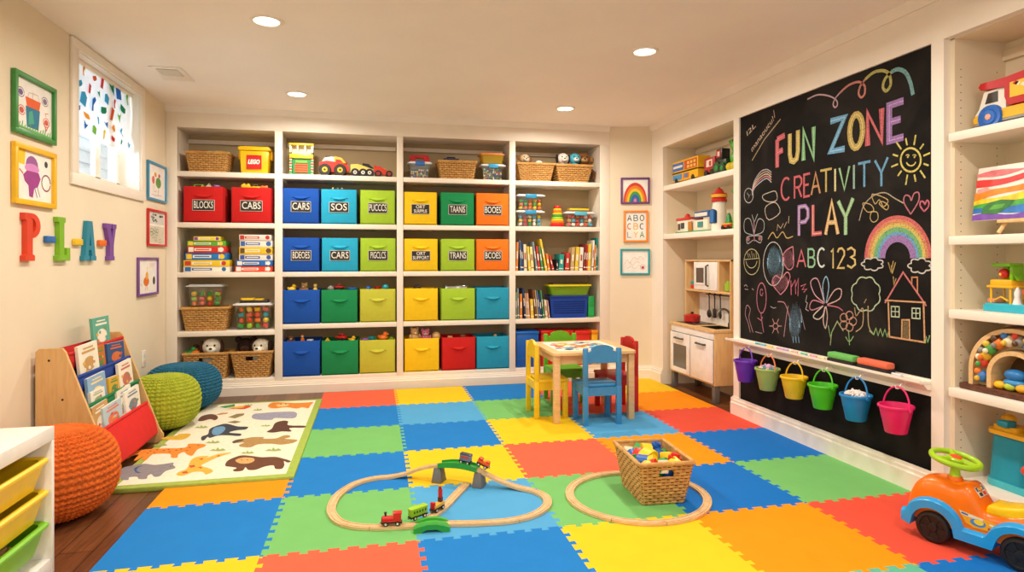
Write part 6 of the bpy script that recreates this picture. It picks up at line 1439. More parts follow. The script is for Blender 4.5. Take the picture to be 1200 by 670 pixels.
# lower alcove shelf: toy village
X2 = XR+.05; h = lambda y: y
a, b = KN_(140, 480, X2), KN_(300, 470, X2); L = a.y-b.y
t = thing('toy_house', 'white toy house with red roof and brown door on the lower alcove shelf', 'toy house', (X2, (a.y+b.y)/2, NZ2))
m = MB(); m.box(0, .13, -L/2, L/2, 0, .012, P('#3f9a5a'), .003); m.box(.01, .12, .0, L/2-.02, .012, .115, P('#f2e8d2'), .003); m.box(.02, .12, -L/2+.01, 0, .012, .10, P('#f2e8d2'), .003); m.box(.005, .015, .05, .12, .012, .1, P('#c8862a')) if False else m.box(.004, .012, -.02, .04, .014, .095, P('#c07a22')); m.build('house_walls', t)
m = MB(); m.box(0, .13, .0, L/2-.01, .112, .135, P('#cc2a20'), .006); m.box(.03, .06, -L/2+.01, -.01, .12, .175, P('#2f5aa0'), .008); m.box(.026, .034, -L/2+.03, -.03, .13, .16, P('#f2e8d2'), .002); m.sph((.05, L*.25, .142), (.025, .025, .03), P('#cc2a20'), 12, 8); m.build('roof', t)
m = MB(); m.box(.003, .012, L*.22, L*.32, .04, .09, P('#24303a')); m.box(.003, .012, L*.36, L*.42, .03, .085, P('#5a3a20')); m.box(.012, .022, -L*.35, -L*.2, .04, .085, P('#3a8a8a')); m.build('windows', t)
a, b = KN_(292, 480, X2), KN_(368, 470, X2); L = a.y-b.y
Lt = L*.62; t = thing('toy_tower', 'white toy tower with blue door and red top on the lower alcove shelf', 'toy tower', (X2, (a.y+b.y)/2, NZ2))
m = MB(); m.lathe([(0, 0), (Lt*.46, 0), (Lt*.40, .2), (Lt*.36, .235), (0, .235)], P('#f2ead8'), 20, T(.07, 0, 0)); m.build('tower_wall', t)
m = MB(); m.lathe([(Lt*.44, .232), (Lt*.46, .25), (Lt*.4, .262), (Lt*.42, .275), (Lt*.44, .30), (0, .305)], P('#cc2a20'), 20, T(.07, 0, 0)); m.lathe([(Lt*.47, .268), (Lt*.47, .29), (Lt*.4, .292)], P('#f0b424'), 20, T(.07, 0, 0)); m.lathe([(Lt*.3, .303), (Lt*.2, .33), (0, .352)], P('#cc2a20'), 16, T(.07, 0, 0)); m.build('roof', t)
m = MB(); side_x(-Lt*.44+.066, .02, [(y, z+.06) for y, z in [(-.04, 0), (.04, 0)]+arc(0, .085, .04, .03, 0, 180, 8)], m, P('#1f4a80')); side_x(-Lt*.44+.062, .02, [(y, z+.068) for y, z in [(-.028, 0), (.028, 0)]+arc(0, .08, .028, .02, 0, 180, 8)], m, P('#2f78b8')); m.build('door', t)
a, b = KN_(362, 470, X2), KN_(408, 462, X2)
t = thing('toy_cart', 'small red toy cart with a green tree right of the toy tower', 'toy cart', (X2+.03, (a.y+b.y)/2, NZ2))
m = MB(); m.box(0, .06, -.06, .06, .02, .045, P('#d04a22'), .005); m.box(0, .06, -.065, .065, .042, .052, P('#f0b02a'), .003)
for y in (-.04, .04): m.cyl((-.004, y, .018), (.064, y, .018), .018, 'black_rubber', seg=12)
m.build('cart', t)
m = MB(); m.lathe([(.03, .05), (.02, .09), (.022, .09), (.01, .13), (0, .135)], P('#2a8a3a'), 12, T(.03, 0, 0)); m.build('tree', t)
a = KN_(440, 460, X2)
t = thing('toy_dinosaur', 'tall green and cream toy dinosaur at the near end of the lower alcove shelf', 'toy figure', (X2+.02, max(a.y, NY0+.085), NZ2))
m = MB(); G_ = P('#4aa83a'); m.box(-.01, .05, -.045, .03, .0, .02, G_, .008); m.tube([(.02, 0, .02), (.02, .005, .1), (.02, 0, .2), (.02, -.005, .27)], .024, G_, 10, rs=[.035, .03, .024, .022]); m.sph((.02, .02, .29), (.025, .04, .025), G_, 12, 8); m.build('torso', t)
m = MB(); m.box(.05, .055, .02, .08, .02, .23, P('#efe2c8'), .002); m.build('back_card', t)
# ---- right bookcase toys -------------------------------------------------------------------------------------------
def yaw(t_, a): t_.rotation_euler.z = a
# dump truck (front faces +Y)
t = thing('toy_dump_truck', 'red and white toy dump truck with blue wheels on the top right shelf', 'toy truck', (2.705, 2.135, RZ_[0]))
R1, W1 = P('#c81e22'), P('#f2ede2')
m = MB(); side_x(.01, .15, [(-.20, .04), (.205, .04), (.21, .06), (.195, .075), (.05, .085), (-.2, .085)], m, P('#f0b91e')); side_x(.012, .146, [(-.2, .03), (.2, .03), (.2, .045), (-.2, .045)], m, P('#9a9a98')); m.build('chassis', t)
m = MB(); side_x(.015, .14, [(.06, .08), (.205, .075), (.185, .10), (.16, .175), (.075, .18), (.06, .17)], m, W1); cbv = m.build('cab', t)
m = MB(); side_x(.0135, .002, [(.095, .12), (.155, .12), (.14, .165), (.095, .168)], m, P('#3c332e')); m.build('window', cbv)
m = MB(); side_x(.0, .17, [(-.21, .09), (.04, .09), (.055, .13), (.055, .175), (.165, .185), (.175, .20), (.165, .215), (.05, .215), (-.21, .24)], m, R1); bd_ = m.build('dump_bed', t)
m = MB(); side_x(-.002, .002, [(-.16, .12), (.03, .12), (.03, .185), (-.16, .195)], m, PAP('#f0c842')); rr = random.Random(2)
for k in range(9): y, z = rr.uniform(-.14, .01), rr.uniform(.13, .18); m.add([(-.003, y+.014*math.cos(q), z+.01*math.sin(q)) for q in (0, 1.5, 3, 4.5)], [(0, 1, 2, 3)], PAP(rr.choice(['#c83a2a', '#2a5a9a', '#efe6d2', '#2a2a2a'])))
m.build('sticker', bd_)
m = MB(); m.tube([(.085, .0, .22), (.085, -.02, .27), (.085, -.1, .29), (.085, -.16, .235)], .014, P('#f0b91e'), 10); m.build('hoist', t)
for y in (.125, -.125):
    for x, s_ in ((-.005, -1), (.155, 1)):
        m = MB(); m.lathe([(0, 0), (.030, 0), (.034, .006), (.052, .004), (.056, .018), (.05, .04), (0, .04)], P('#1f66c0'), 24, T(x+(0 if s_ < 0 else .02), y, .056) @ RY(PI/2*(1 if s_ < 0 else -1))); m.lathe([(.012, -.002), (.012, 0.002), (.03, .001)], P('#e8b4a0'), 16, T(x, y, .056) @ RY(PI/2)) if s_ < 0 else None; m.sph((x-.001*1, y, .056), (.006, .014, .014), P('#e8a890'), 10, 6) if s_ < 0 else None; m.build('wheel', t)
# painting on easel
t = thing('painted_canvas', 'rainbow painting on a small wooden easel in the right bookcase', 'painting', (2.70, 2.07, RZ_[1]))
tl = -.16; M = T(0, 0, .068) @ RY(-tl) if False else T(0, 0, .068) @ RY(.16)
m = MB(); cw, chh = .265, .245
m.box(-.008, .008, -cw, cw-.005, 0, chh, PAP('#f4efe6'), .002, M); m.build('canvas', t)
m = MB(); x = [-.0085]
def paint(pts, c): x[0] -= .0002; m.add([(x[0], -cw+(2*cw-.005)*(1-u), chh*v) for u, v in pts], [list(range(len(pts)))[::-1]], mat('paint_'+c.strip('#'), c, .45, noise=(30, .22)), M)
def band(lo, hi, c): paint([(u, lo(u)) for u in [k/14 for k in range(15)]]+[(u, hi(u)) for u in [1-k/14 for k in range(15)]], c)
wv = lambda b_, a_, f, p: (lambda u: max(0, min(1, b_+a_*u+.03*math.sin(f*u+p))))
band(wv(.0, .0, 0, 0), wv(.10, .01, 14, 0), '#7a4ab0'); band(wv(.10, .06, 9, 1), wv(.22, .10, 10, 2), '#2f7ac8'); band(wv(.2, .16, 8, 2), wv(.28, .22, 9, 0), '#4aae48'); band(wv(.26, .26, 8, 1), wv(.36, .32, 9, 2), '#f0d22a'); band(wv(.36, .34, 8, 0), wv(.5, .34, 10, 1), '#f49020'); band(wv(.62, .2, 8, 3), wv(.74, .16, 11, 2), '#e03a3a'); band(wv(.8, .14, 12, 2), wv(.88, .1, 11, 0), '#e87a80')
paint([(.08, .12), (.22, .10), (.32, .22), (.36, .33), (.24, .36), (.14, .32), (.09, .24)], '#2f7a34'); paint([(.14, .18), (.26, .2), (.28, .28), (.18, .27)], '#5aa83a'); paint([(.02, .5), (.14, .55), (.1, .62), (.02, .58)], '#f2a8a0')
m.build('painting', t)
m = MB(); m.box(-.025, .03, -.13, .13, .052, .067, 'beech', .003)
for y in (-.09, .11): m.tube([(-.02, y+.015, .009), (.02, y, .075), (.07, y-.01, .24)], .0085, 'beech', 8)
m.tube([(.14, 0, .009), (.075, 0, .25)], .008, 'beech', 8); m.tube([(.075, -.1, .235), (.075, .11, .235)], .007, 'beech', 8); m.build('easel', t)
# toy farm on turquoise base
t = thing('toy_farm', 'plastic toy play set with turquoise base, yellow stall and green roof', 'toy playset', (2.69, 2.13, RZ_[2])); t.scale = (.66,)*3
TQ = P('#2fb4cc')
m = MB(); m.prism(rpoly(0, .2, -.26, .235, .03), .045, TQ, z0=0); m.prism(rpoly(.01, .19, -.25, .225, .03), .01, P('#48c4d8'), z0=.044); m.build('base', t)
m = MB(); Yq = P('#f0b81c'); m.box(.03, .15, .05, .2, .165, .215, Yq, .012); m.box(.02, .16, .035, .215, .158, .175, Yq, .006)
for y in (.06, .19):
    for x_ in (.035, .145): m.tube([(x_, y, .05), (x_, y, .165)], .007, Yq, 8)
m.tube([(.03, .07, .075), (.03, .12, .1), (.03, .17, .07)], .006, Yq, 8); m.build('stall', t)
m = MB(); G_ = P('#7cc01e'); m.box(.03, .15, .06, .19, .30, .325, G_, .008); m.box(.135, .15, .06, .19, .21, .31, G_, .004); m.add([(.04, .02, .21), (.14, .02, .21), (.14, .09, .305), (.04, .09, .305)], [(0, 1, 2, 3)], G_); m.box(.04, .14, .05, .075, .21, .305, G_, .01); m.build('roof', t)
m = MB(); m.sph((.06, .12, .255), (.032, .034, .034), P('#c8201c'), 16, 10); m.sph((.035, .125, .25), (.01, .012, .012), P('#f0d040'), 8, 6); m.build('red_apple', t)
m = MB(); m.box(.03, .1, .16, .215, .055, .085, P('#e88a6a'), .006); m.build('counter', t)
m = MB(); m.lathe([(0, .05), (.03, .05), (.016, .1), (.02, .13), (.006, .165), (0, .168)], P('#e8ece8'), 16, T(.05, .025, 0)); m.build('bottle', t)
m = MB(); m.cyl((.06, -.075, .05), (.06, -.075, .13), .045, P('#e23a1c')); m.lathe([(.06, .125), (.062, .15), (.05, .16), (0, .162)], P('#e8482a'), 18, T(.06, -.075, 0)); m.build('barrel', t)
m = MB(); m.box(.03, .14, -.24, -.15, .05, .14, P('#38b0b8'), .012); m.sph((.05, -.17, .16), (.02, .02, .026), P('#f0b81c'), 10, 8); m.build('block_hut', t)
# wooden arch activity toy
t = thing('wooden_arch_toy', 'wooden rainbow-arch activity toy with little animals in the right bookcase', 'activity toy', (2.655, 2.105, RZ_[3]))
m = MB(); m.box(-.015, .16, -.26, .245, 0, .028, 'dark_wood', .006); m.build('base', t)
def archshape(r0, r1, leg, mt_, x0, wd, mb):
    zb = .028; pts = [(r1, zb)]+[(y, z+zb+leg) for y, z in arc(0, 0, r1, r1*.95, 0, 180, 24)]+[(-r1, zb), (-r0, zb)]+[(y, z+zb+leg) for y, z in arc(0, 0, r0, r0*.95, 180, 0, 24)]+[(r0, zb)]
    return side_x(x0, wd, pts, mb, mt_)
m = MB(); archshape(.185, .205, .075, 'beech', -.005, .12, m); m.build('outer_arch', t)
m = MB(); archshape(.10, .12, .06, 'beech', -.005, .12, m); m.build('inner_arch', t)
m = MB(); archshape(.118, .187, .07, mat('arch_panel', '#c9b28a', .6), .03, .01, m); m.build('arch_panel', t)
m = MB(); archshape(.2, .225, .07, 'dark_wood', .06, .09, m); m.build('dark_arch', t)
m = MB(); side_x(.1, .006, [(-.1, .03), (.1, .03)]+[(y, z+.088) for y, z in arc(0, 0, .1, .095, 0, 180, 16)], m, mat('arch_back', '#5a4020', .6)); m.build('back_panel', t)
rr = random.Random(8); m = MB()
for i, a_ in enumerate((2, 14, 27, 42, 60, 78, 96, 115, 135)):
    ay = .152*math.cos(math.radians(180-a_)); az = .10+.145*math.sin(math.radians(a_)) if a_ > 5 else .07
    cs_ = ['#3a7ac0', '#d8402c', '#e8b424', '#4aa048', '#e87a22', '#efe2c0', '#8a8680', '#e0c040', '#5a3a24']; m = MB()
    m.sph((.01, -ay, az), (.02, .024, .026), P(cs_[i]), 12, 8); m.sph((.0, -ay+.012, az+.022), (.014, .016, .015), P(cs_[(i+4) % 9]), 10, 6); m.sph((-.012, -ay+.006, az-.008), (.01, .012, .012), P(cs_[(i+2) % 9]), 8, 6); m.build('animal_bead', t)
m = MB(); m.cyl((-.0, .0, .075), (.05, .0, .075), .0, 'beech') if False else m.sph((.03, .02, .095), (.03, .045, .026), P('#1f78c0'), 16, 10); m.sph((.03, .02, .062), (.03, .05, .02), P('#2f8ac8'), 16, 8); m.build('blue_stack', t)
for y, c in ((.075, '#f0b81c'), (.03, '#b8c83a'), (-.02, '#f0b020'), (-.075, '#f0b81c')): m = MB(); m.sph((.015, y, .046), (.02, .026, .018), P(c), 14, 8); m.build('bead', t)
# turquoise ramp tower
t = thing('toy_garage', 'turquoise toy ramp tower with yellow roof and red slide on the bottom shelf', 'toy garage', (2.735, 2.18, RZ_[4]))
TQ = P('#1796ae'); m = MB(); m.prism(rpoly(-.01, .17, -.3, .13, .05), .03, P('#3fb8c4')); m.build('base', t)
m = MB(); sq = lambda s_, z: [(.075+(x-.075)*s_, .03+(y-.03)*s_, z) for x, y in rpoly(.0, .15, -.06, .12, .035)]
vs = sq(1, .028)+sq(.86, .235); k = len(vs)//2; m.add(vs, [(i, (i+1) % k, k+(i+1) % k, k+i) for i in range(k)]+[list(range(k, 2*k))], TQ); m.build('tower', t)
m = MB(); m.prism(rpoly(-.01, .16, -.3, .125, .05), .018, P('#f2b61c'), z0=.235); m.prism(rpoly(.02, .11, .0, .115, .03), .022, P('#f2b61c'), z0=.25); m.build('roof', t)
m = MB(); m.box(.0, .06, .02, .075, .268, .30, TQ, .012); m.sph((.06, .06, .30), (.03, .03, .022), P('#f2b61c'), 14, 8); m.build('tower_cap', t)
m = MB(); m.tube([(-.01, -.07, .12), (-.02, -.12, .105), (-.02, -.2, .085), (0, -.28, .08)], .026, P('#e03a1e'), 12); m.build('slide', t)
m = MB(); m.tube([(.03+.05*math.cos(k*PI/10), -.17, .17+.05*math.sin(k*PI/10)) for k in range(20)], .014, P('#a8d024'), 10, True); m.build('ring', t)
m = MB(); m.box(.02, .06, -.1, -.06, .258, .285, P('#2a5aa8'), .01); m.box(.02, .07, -.28, -.1, .256, .285, P('#c8241e'), .01); m.build('toy_car_on_roof', t)
# ---- small framed pictures on the back wall -------------------------------------------------------------------------
P0 = V((AX0, AY0, 0))
def wall_frame(name, label, quad, hexc, draw, plane, fw=.018, out=.018, mt='#f4efe6'):
    """quad = picture corners (tl, tr, bl) in the photo; plane maps a pixel to the wall, returns frame basis"""
    tl, tr, bl = [plane(*q) for q in quad]
    ux = (tr-tl); uz = V((0, 0, 1)); ux.z = 0; w_ = ux.length; ux.normalize(); h = tl.z-bl.z
    nrm = ux.cross(uz); cen = tl+ux*w_/2-uz*h/2
    if nrm.dot(V((0, 0, CZ))-cen) < 0: nrm = -nrm
    t = thing(name, label, 'picture', cen)
    t.matrix_world = Mx(((ux.x, uz.x, nrm.x, cen.x), (ux.y, uz.y, nrm.y, cen.y), (ux.z, uz.z, nrm.z, cen.z), (0, 0, 0, 1)))
    m = MB(); c = PNT(hexc)
    for x0, x1, y0, y1 in ((-w_/2, w_/2, h/2-fw, h/2), (-w_/2, w_/2, -h/2, -h/2+fw), (-w_/2, -w_/2+fw, -h/2+fw*.9, h/2-fw*.9), (w_/2-fw, w_/2, -h/2+fw*.9, h/2-fw*.9)): m.box(x0, x1, y0, y1, .001, out, c, .002)
    m.build('frame', t)
    m = MB(); m.box(-w_/2+fw*.8, w_/2-fw*.8, -h/2+fw*.8, h/2-fw*.8, .001, .006, PAP(mt)); st = [.0062]
    iw, ih = w_-2*fw, h-2*fw
    def pl(pts, c, up=.00006): st[0] += up; m.add([((u-.5)*iw, (v-.5)*ih, st[0]) for u, v in pts], [list(range(len(pts)))], PAP(c))
    def ln(pts, c, w=.004): st[0] += .00006; m.ribbon([((u-.5)*iw, (v-.5)*ih) for u, v in pts], w, lambda u, v: (u, v, st[0]), PAP(c))
    draw(pl, ln, m, iw, ih, st); m.build('child_drawing', t)
    return t
bw = lambda x, y: onpl(x, y, P0+AN*.001, AN)
ell = lambda cx, cy, rx, ry, a0=0, a1=350, n=14: arc(cx, cy, rx, ry, a0, a1, n)
def d_rainbow(pl, ln, m, iw, ih, st):
    for i, c in enumerate(('#d8402c', '#e8862a', '#f0c82a', '#3f9a4a', '#2a66b0', '#7a5aa8')): pl([(.04+.076*i, .0)]+[(x, y) for x, y in arc(.5, .0, .47-.075*i, .86-.13*i, 180, 0, 20)]+[(.96-.076*i, .0)], c)
    pl(arc(.5, 0, .06, .16, 180, 0, 8), '#d88ab0')
def d_abc(pl, ln, m, iw, ih, st):
    rows = [('A', '#1f2a3a'), ('B', '#2a5a6a'), ('O', '#3a4a3a'), ('C', '#c8402c'), ('B', '#e0b02a'), ('C', '#2a3a5a'), ('L', '#8aa0a0'), ('Y', '#e8c82a'), ('A', '#2f8a3a')]
    for i, (ch, c) in enumerate(rows):
        cx, cy = .2+.3*(i % 3), .8-.3*(i//3)
        for s_ in GL_[ch]: ln([(cx-.09+.18*u, cy-.1+.2*v) for u, v in s_], c, .008)
def d_faint(pl, ln, m, iw, ih, st):
    rr = random.Random(3)
    for p in ([(.1, .4), (.2, .6), (.3, .45), (.45, .7), (.6, .6), (.7, .75), (.85, .6)], [(.2, .2), (.35, .3), (.5, .2), (.65, .35), (.8, .25)], [(.3, .5), (.4, .35), (.55, .5), (.7, .45)]): ln([(q.x, q.y) for q in cat_rom([(a, b, 0) for a, b in p], 5)], '#c8a890', .0025)
    pl(ell(.8, .25, .06, .07), '#c84a4a'); ln(ell(.8, .27, .1, .12), '#8a8a9a', .0025)
wall_frame('framed_drawing', 'purple framed rainbow painting, topmost on the back wall by the alcove', [(727.3, 208.3), (761.3, 208.6), (727.3, 239)], '#6a3a78', d_rainbow, bw)
wall_frame('framed_drawing', 'orange framed letters picture between the rainbow and the teal frame', [(730.6, 246.8), (759.3, 247), (730.6, 283.6)], '#f08a24', d_abc, bw)
wall_frame('framed_drawing', 'teal framed faint scribble, lowest on the back wall by the alcove', [(726.8, 291.6), (761.5, 291.8), (726.8, 322)], '#1f98a4', d_faint, bw)
lw = lambda x, y: onx(x, y, XL+.001)
def d_glass(pl, ln, m, iw, ih, st):
    pl([(.3, .1), (.62, .1), (.66, .5), (.27, .5)], '#2a7a9a'); pl([(.3, .5), (.64, .5), (.68, .68), (.26, .68)], '#e8622a'); pl([(.34, .15), (.5, .2), (.45, .45), (.36, .4)], '#4aa88a'); ln([(.45, .68), (.47, .82)], '#c8b0a0'); ln([(.32, .68), (.36, .78), (.6, .8), (.64, .68)], '#d0b8b0')
    for x, y, c in ((.14, .72, '#7a5a9a'), (.8, .74, '#8a7a9a'), (.16, .38, '#d85a4a'), (.84, .32, '#d85a4a')):
        pl(ell(x, y, .06, .06), c); ln(ell(x, y, .09, .09), c, .004)
    ln([(.84, .44), (.8, .5), (.9, .52)], '#d85a4a'); ln([(.76, .3), (.84, .16), (.92, .3)], '#d85a4a', .006)
    for k in range(14): ln([(.02+.07*k, .03), (.05+.07*k, .12+.03*(k % 3))], '#5aa84a', .006)
    ln([(0, .06), (1, .03)], '#6ab85a', .01)
def d_octo(pl, ln, m, iw, ih, st):
    pl([(.0, .72), (.24, .7), (.26, 1), (0, 1)], '#f2c81e'); pl(ell(.44, .72, .17, .2), '#9a5a9a'); pl(ell(.44, .66, .2, .1), '#d88ac8'); pl([(.2, .5), (.3, .6), (.62, .6), (.68, .48), (.6, .3), (.5, .26), (.46, .06), (.36, .08), (.34, .3), (.24, .38)], '#a03a8a'); pl(ell(.84, .82, .05, .07), '#3a3a44')
    ln(ell(.84, .42, .13, .17), '#8a4a5a', .008); ln([(.2, .52), (.1, .6)], '#d85a6a', .008); ln([(.5, .3), (.58, .08)], '#7a4a8a', .006); ln([(.58, .3), (.66, .1)], '#6a5a6a', .005)
def d_plant(pl, ln, m, iw, ih, st):
    pl(ell(.6, .5, .16, .16), '#6a9a4a'); pl(ell(.3, .55, .08, .12), '#d8705a'); pl(ell(.42, .72, .07, .07), '#e0a03a'); pl(ell(.65, .72, .06, .06), '#c85a4a'); ln([(.6, .35), (.58, .1)], '#7a8a5a', .005); ln([(.3, .4), (.35, .2), (.5, .25)], '#c8907a', .004); ln([(.2, .12), (.4, .1), (.8, .14)], '#d0a090', .004)
def d_cards(pl, ln, m, iw, ih, st):
    pl([(.05, .62), (.95, .62), (.95, .98), (.05, .98)], '#d8d8d0'); pl([(.05, .03), (.95, .03), (.95, .56), (.05, .56)], '#d8d2bc')
    rr = random.Random(4)
    for k in range(12): x, y = rr.uniform(.1, .8), rr.uniform(.66, .9); pl([(x, y), (x+.1, y), (x+.1, y+.06), (x, y+.06)], rr.choice(['#3a3a40', '#6a6a60', '#8a8a7a']))
    for k in range(9): x, y = rr.uniform(.15, .8), rr.uniform(.1, .45); ln(ell(x, y, .07, .06), rr.choice(['#5a8a5a', '#8a7a5a', '#3a3a40']), .003)
def d_figure(pl, ln, m, iw, ih, st):
    pl(ell(.42, .35, .15, .14), '#e8762a'); pl(ell(.45, .52, .07, .12), '#f0a83a'); ln([(.4, .22), (.36, .08)], '#e8762a', .006); ln([(.46, .22), (.5, .08)], '#e8762a', .006); ln([(.47, .62), (.5, .78), (.44, .72)], '#f0c04a', .006); pl(ell(.84, .36, .07, .13), '#4a4a4a')
    for k in range(6): ln([(.6+.05*k, .75+.05*(k % 2)), (.64+.05*k, .9)], '#e0a0a0', .004)
    ln([(.1, .3), (.2, .22), (.15, .4)], '#8aa0a0', .004)
wall_frame('framed_drawing', 'green framed crayon drawing of a drinking glass on the left wall', [(12.5, 79), (61.5, 102), (12.5, 153.5)], '#3a8a3c', d_glass, lw, .024, .022)
wall_frame('framed_drawing', 'yellow framed drawing of a purple creature on the left wall', [(12.5, 164.5), (61.5, 179), (12.5, 237.5)], '#f0bc1c', d_octo, lw, .026, .022)
wall_frame('framed_drawing', 'blue framed drawing of flowers between the window and the shelves', [(171.5, 186.8), (193, 194.5), (171.5, 233)], '#3a92bc', d_plant, lw)
wall_frame('framed_drawing', 'red framed picture of small cards between the blue and purple frames', [(171.5, 243.6), (193, 248), (171.5, 288)], '#c8281e', d_cards, lw)
wall_frame('framed_drawing', 'purple framed drawing of an orange figure, lowest on the left wall', [(159.8, 301.4), (183.5, 302), (159.8, 348)], '#7a4a90', d_figure, lw)
# ---- PLAY letters --------------------------------------------------------------------------------------------------
KL = lambda x, y: onx(10+x/5.155, 230+y/5.155, XL)
def wall_letter(ch, hexc, xs, ys, outline, holes=()):
    a, b = KL(xs[0], (ys[0]+ys[1])/2), KL(xs[1], (ys[0]+ys[1])/2); b = onx(10+xs[1]/5.155, 230+(ys[0]+ys[1])/10.31, XL+.024); y0, y1 = a.y, b.y; zt, zb = 1.378, 1.142
    w_, h = y1-y0, zt-zb; bm = bmesh.new()
    M = Mx(((0, 0, 1, 0), (1, 0, 0, 0), (0, 1, 0, 0), (0, 0, 0, 1)))
    m = MB()
    f = lambda p: (p[0]*w_, p[1]*h)
    for pg in outline: m.prism([f(p) for p in pg], .024, PNT(hexc), M)
    solo('wall_letter', m, '%s wooden letter %s on the left wall' % ({'#e0421e': 'red', '#7fb81e': 'green', '#1f86a0': 'teal', '#7a4a9c': 'purple'}[hexc], ch), 'letter', (XL+.001, y0, zb))
bow = arc(.45, .74, .55, .26, 90, -90, 14)
PO = [[(0.02, 0), (.60, 0), (.60, .12), (.45, .14), (.45, .48)]+[(x, y) for x, y in bow[::-1]][0:0]+[(.45, .48)]+[(x, y) for x, y in arc(.45, .74, .55, .26, -90, 90, 14)]+[(0, 1), (0, .87), (.12, .84), (.12, .14), (.02, .12)]]
# P is drawn as stem + bowl ring
inn = arc(.47, .74, .22, .15, -90, 90, 10); outr = arc(.45, .74, .55, .26, -90, 90, 14)
wall_letter('P', '#e0421e', (66, 193), (112, 390), [[(0, 0), (.62, 0), (.62, .11), (.48, .14), (.48, .86), (.0, 1), (0, .86), (.12, .84), (.12, .14), (0, .11)], [(.46, .48)]+outr[1:]+[(0.0, 1), (0.3, .9), (.46, .89)]+inn[::-1]+[(.46, .59)]])
wall_letter('L', '#7fb81e', (268, 372), (135, 392), [[(0, 0), (1, 0), (1, .30), (.72, .30), (.72, .14), (.5, .14), (.5, .87), (.62, .89), (.62, 1), (0, 1), (0, .89), (.12, .87), (.12, .13), (0, .11)]])
wall_letter('A', '#1f86a0', (428, 530), (157, 390), [[(0, 0), (.44, 0), (.44, .11), (.36, .12), (.38, .26), (.62, .26), (.64, .12), (.58, .11), (.58, 0), (1, 0), (1, .11), (.93, .12), (.68, 1), (.30, 1), (.08, .12), (0, .11)][:5]+[(.40, .27), (.43, .27)]+[(.43, .38), (.5, .72), (.5, 1), (.30, 1), (.08, .12), (0, .11)], [(.40, .27), (.60, .27), (.64, .12), (.56, .11), (.56, 0), (1, 0), (1, .11), (.93, .12), (.68, 1), (.5, 1), (.5, .72), (.58, .38), (.43, .38), (.42, .27)]])
wall_letter('Y', '#7a4a9c', (565, 652), (172, 390), [[(.26, 0), (.80, 0), (.80, .11), (.72, .12), (.72, .42), (.92, .87), (1, .88), (1, 1), (.58, 1), (.58, .88), (.66, .87), (.55, .6), (.42, .87), (.5, .88), (.5, 1), (0, 1), (0, .88), (.07, .87), (.34, .42), (.34, .12), (.26, .11)]])
for c, nm, xa, xb, yc in (('#2a6cb0', 'blue', 208, 262, 259), ('#f0c41e', 'yellow', 381, 428, 274), ('#e8701e', 'orange', 532, 573, 281)):
    a, b = KL(xa, yc), KL(xb, yc); m = MB(); m.box(0, .02, a.y, b.y, -.018, .018, PNT(c), .004); solo('wall_block', m, '%s wooden dash block between the letters on the left wall' % nm, 'wall block', (XL+.001, 0, a.z))
# outlet plate
p = onx(168, 420, XL)
t = thing('wall_outlet', 'white electrical outlet plate low on the left wall behind the green pouf', 'outlet', (XL+.0005, p.y, p.z))
m = MB(); m.box(0, .006, -.038, .038, -.06, .06, 'trim_white', .002); m.build('cover_plate', t)
m = MB()
for z in (-.022, .022): m.box(.006, .008, -.018, .018, z-.015, z+.015, P('#e4dccb'), .001)
m.build('socket', t)
# ================================================================== TRAIN SET AND BASKET ON THE MAT
ZT = ZM+.0125
prof = [(-.02, -.012), (.02, -.012), (.02, 0), (.0145, 0), (.0145, -.003), (.0085, -.003), (.0085, 0), (-.0085, 0), (-.0085, -.003), (-.0145, -.003), (-.0145, 0), (-.02, 0)]
def track(pts, label, n=8, closed=False, group='wooden train track'):
    m = MB(); m.sweep(cat_rom(pts, n, closed), prof, 'track_wood'); return solo('train_track', m, label, 'train track', group=group)
z0 = ZT+.0005; zr = ZM+.094
LP1 = [(.295, 2.655, z0), (.42, 2.632, z0), (.555, 2.622, z0), (.66, 2.645, z0), (.735, 2.695, z0), (.785, 2.765, z0), (.798, 2.85, z0), (.765, 2.93, z0), (.69, 2.99, z0+.006), (.60, 3.035, z0+.035), (.512, 3.078, zr-.004)]
LP2 = [(.332, 3.185, zr-.004), (.25, 3.235, z0+.052), (.17, 3.272, z0+.018), (.09, 3.29, z0), (.01, 3.283, z0), (-.07, 3.243, z0), (-.125, 3.175, z0), (-.168, 3.08, z0), (-.186, 2.975, z0), (-.182, 2.875, z0), (-.145, 2.775, z0), (-.075, 2.712, z0), (.02, 2.68, z0), (.12, 2.668, z0), (.18, 2.664, z0)]
c1 = cat_rom(LP1, 6); c2 = cat_rom(LP2, 6)
def seg(c, i, j): return [tuple(q) for q in c[i:j+1]]
def tseg(c, i, j, label):
    m = MB(); pts = seg(c, i, j); d0 = (V(pts[1])-V(pts[0])).normalized()*.0006; pts[0] = tuple(V(pts[0])+d0); d1 = (V(pts[-1])-V(pts[-2])).normalized()*.0006; pts[-1] = tuple(V(pts[-1])-d1)
    m.sweep(pts, prof, 'track_wood'); solo('train_track', m, label, 'train track', group='wooden train track pieces')
tseg(c1, 0, 15, 'straight wooden train track right of the green crossing'); tseg(c1, 15, 28, 'curved wooden track at the near right end of the bridge loop'); tseg(c1, 28, 42, 'curved wooden track at the right end of the bridge loop'); tseg(c1, 42, 60, 'wooden ramp track descending right from the bridge')
tseg(c2, 0, 18, 'wooden ramp track climbing to the bridge from the left'); tseg(c2, 18, 36, 'curved wooden track at the far left of the bridge loop'); tseg(c2, 36, 56, 'curved wooden track at the left end of the bridge loop'); tseg(c2, 56, 70, 'curved wooden track at the near left of the bridge loop'); tseg(c2, 70, 84, 'short wooden track under the red engine')
DG = cat_rom([(.205, 2.70, z0), (.245, 2.735, z0), (.285, 2.79, z0), (.33, 2.86, z0), (.385, 2.965, z0), (.46, 3.105, z0)], 8)
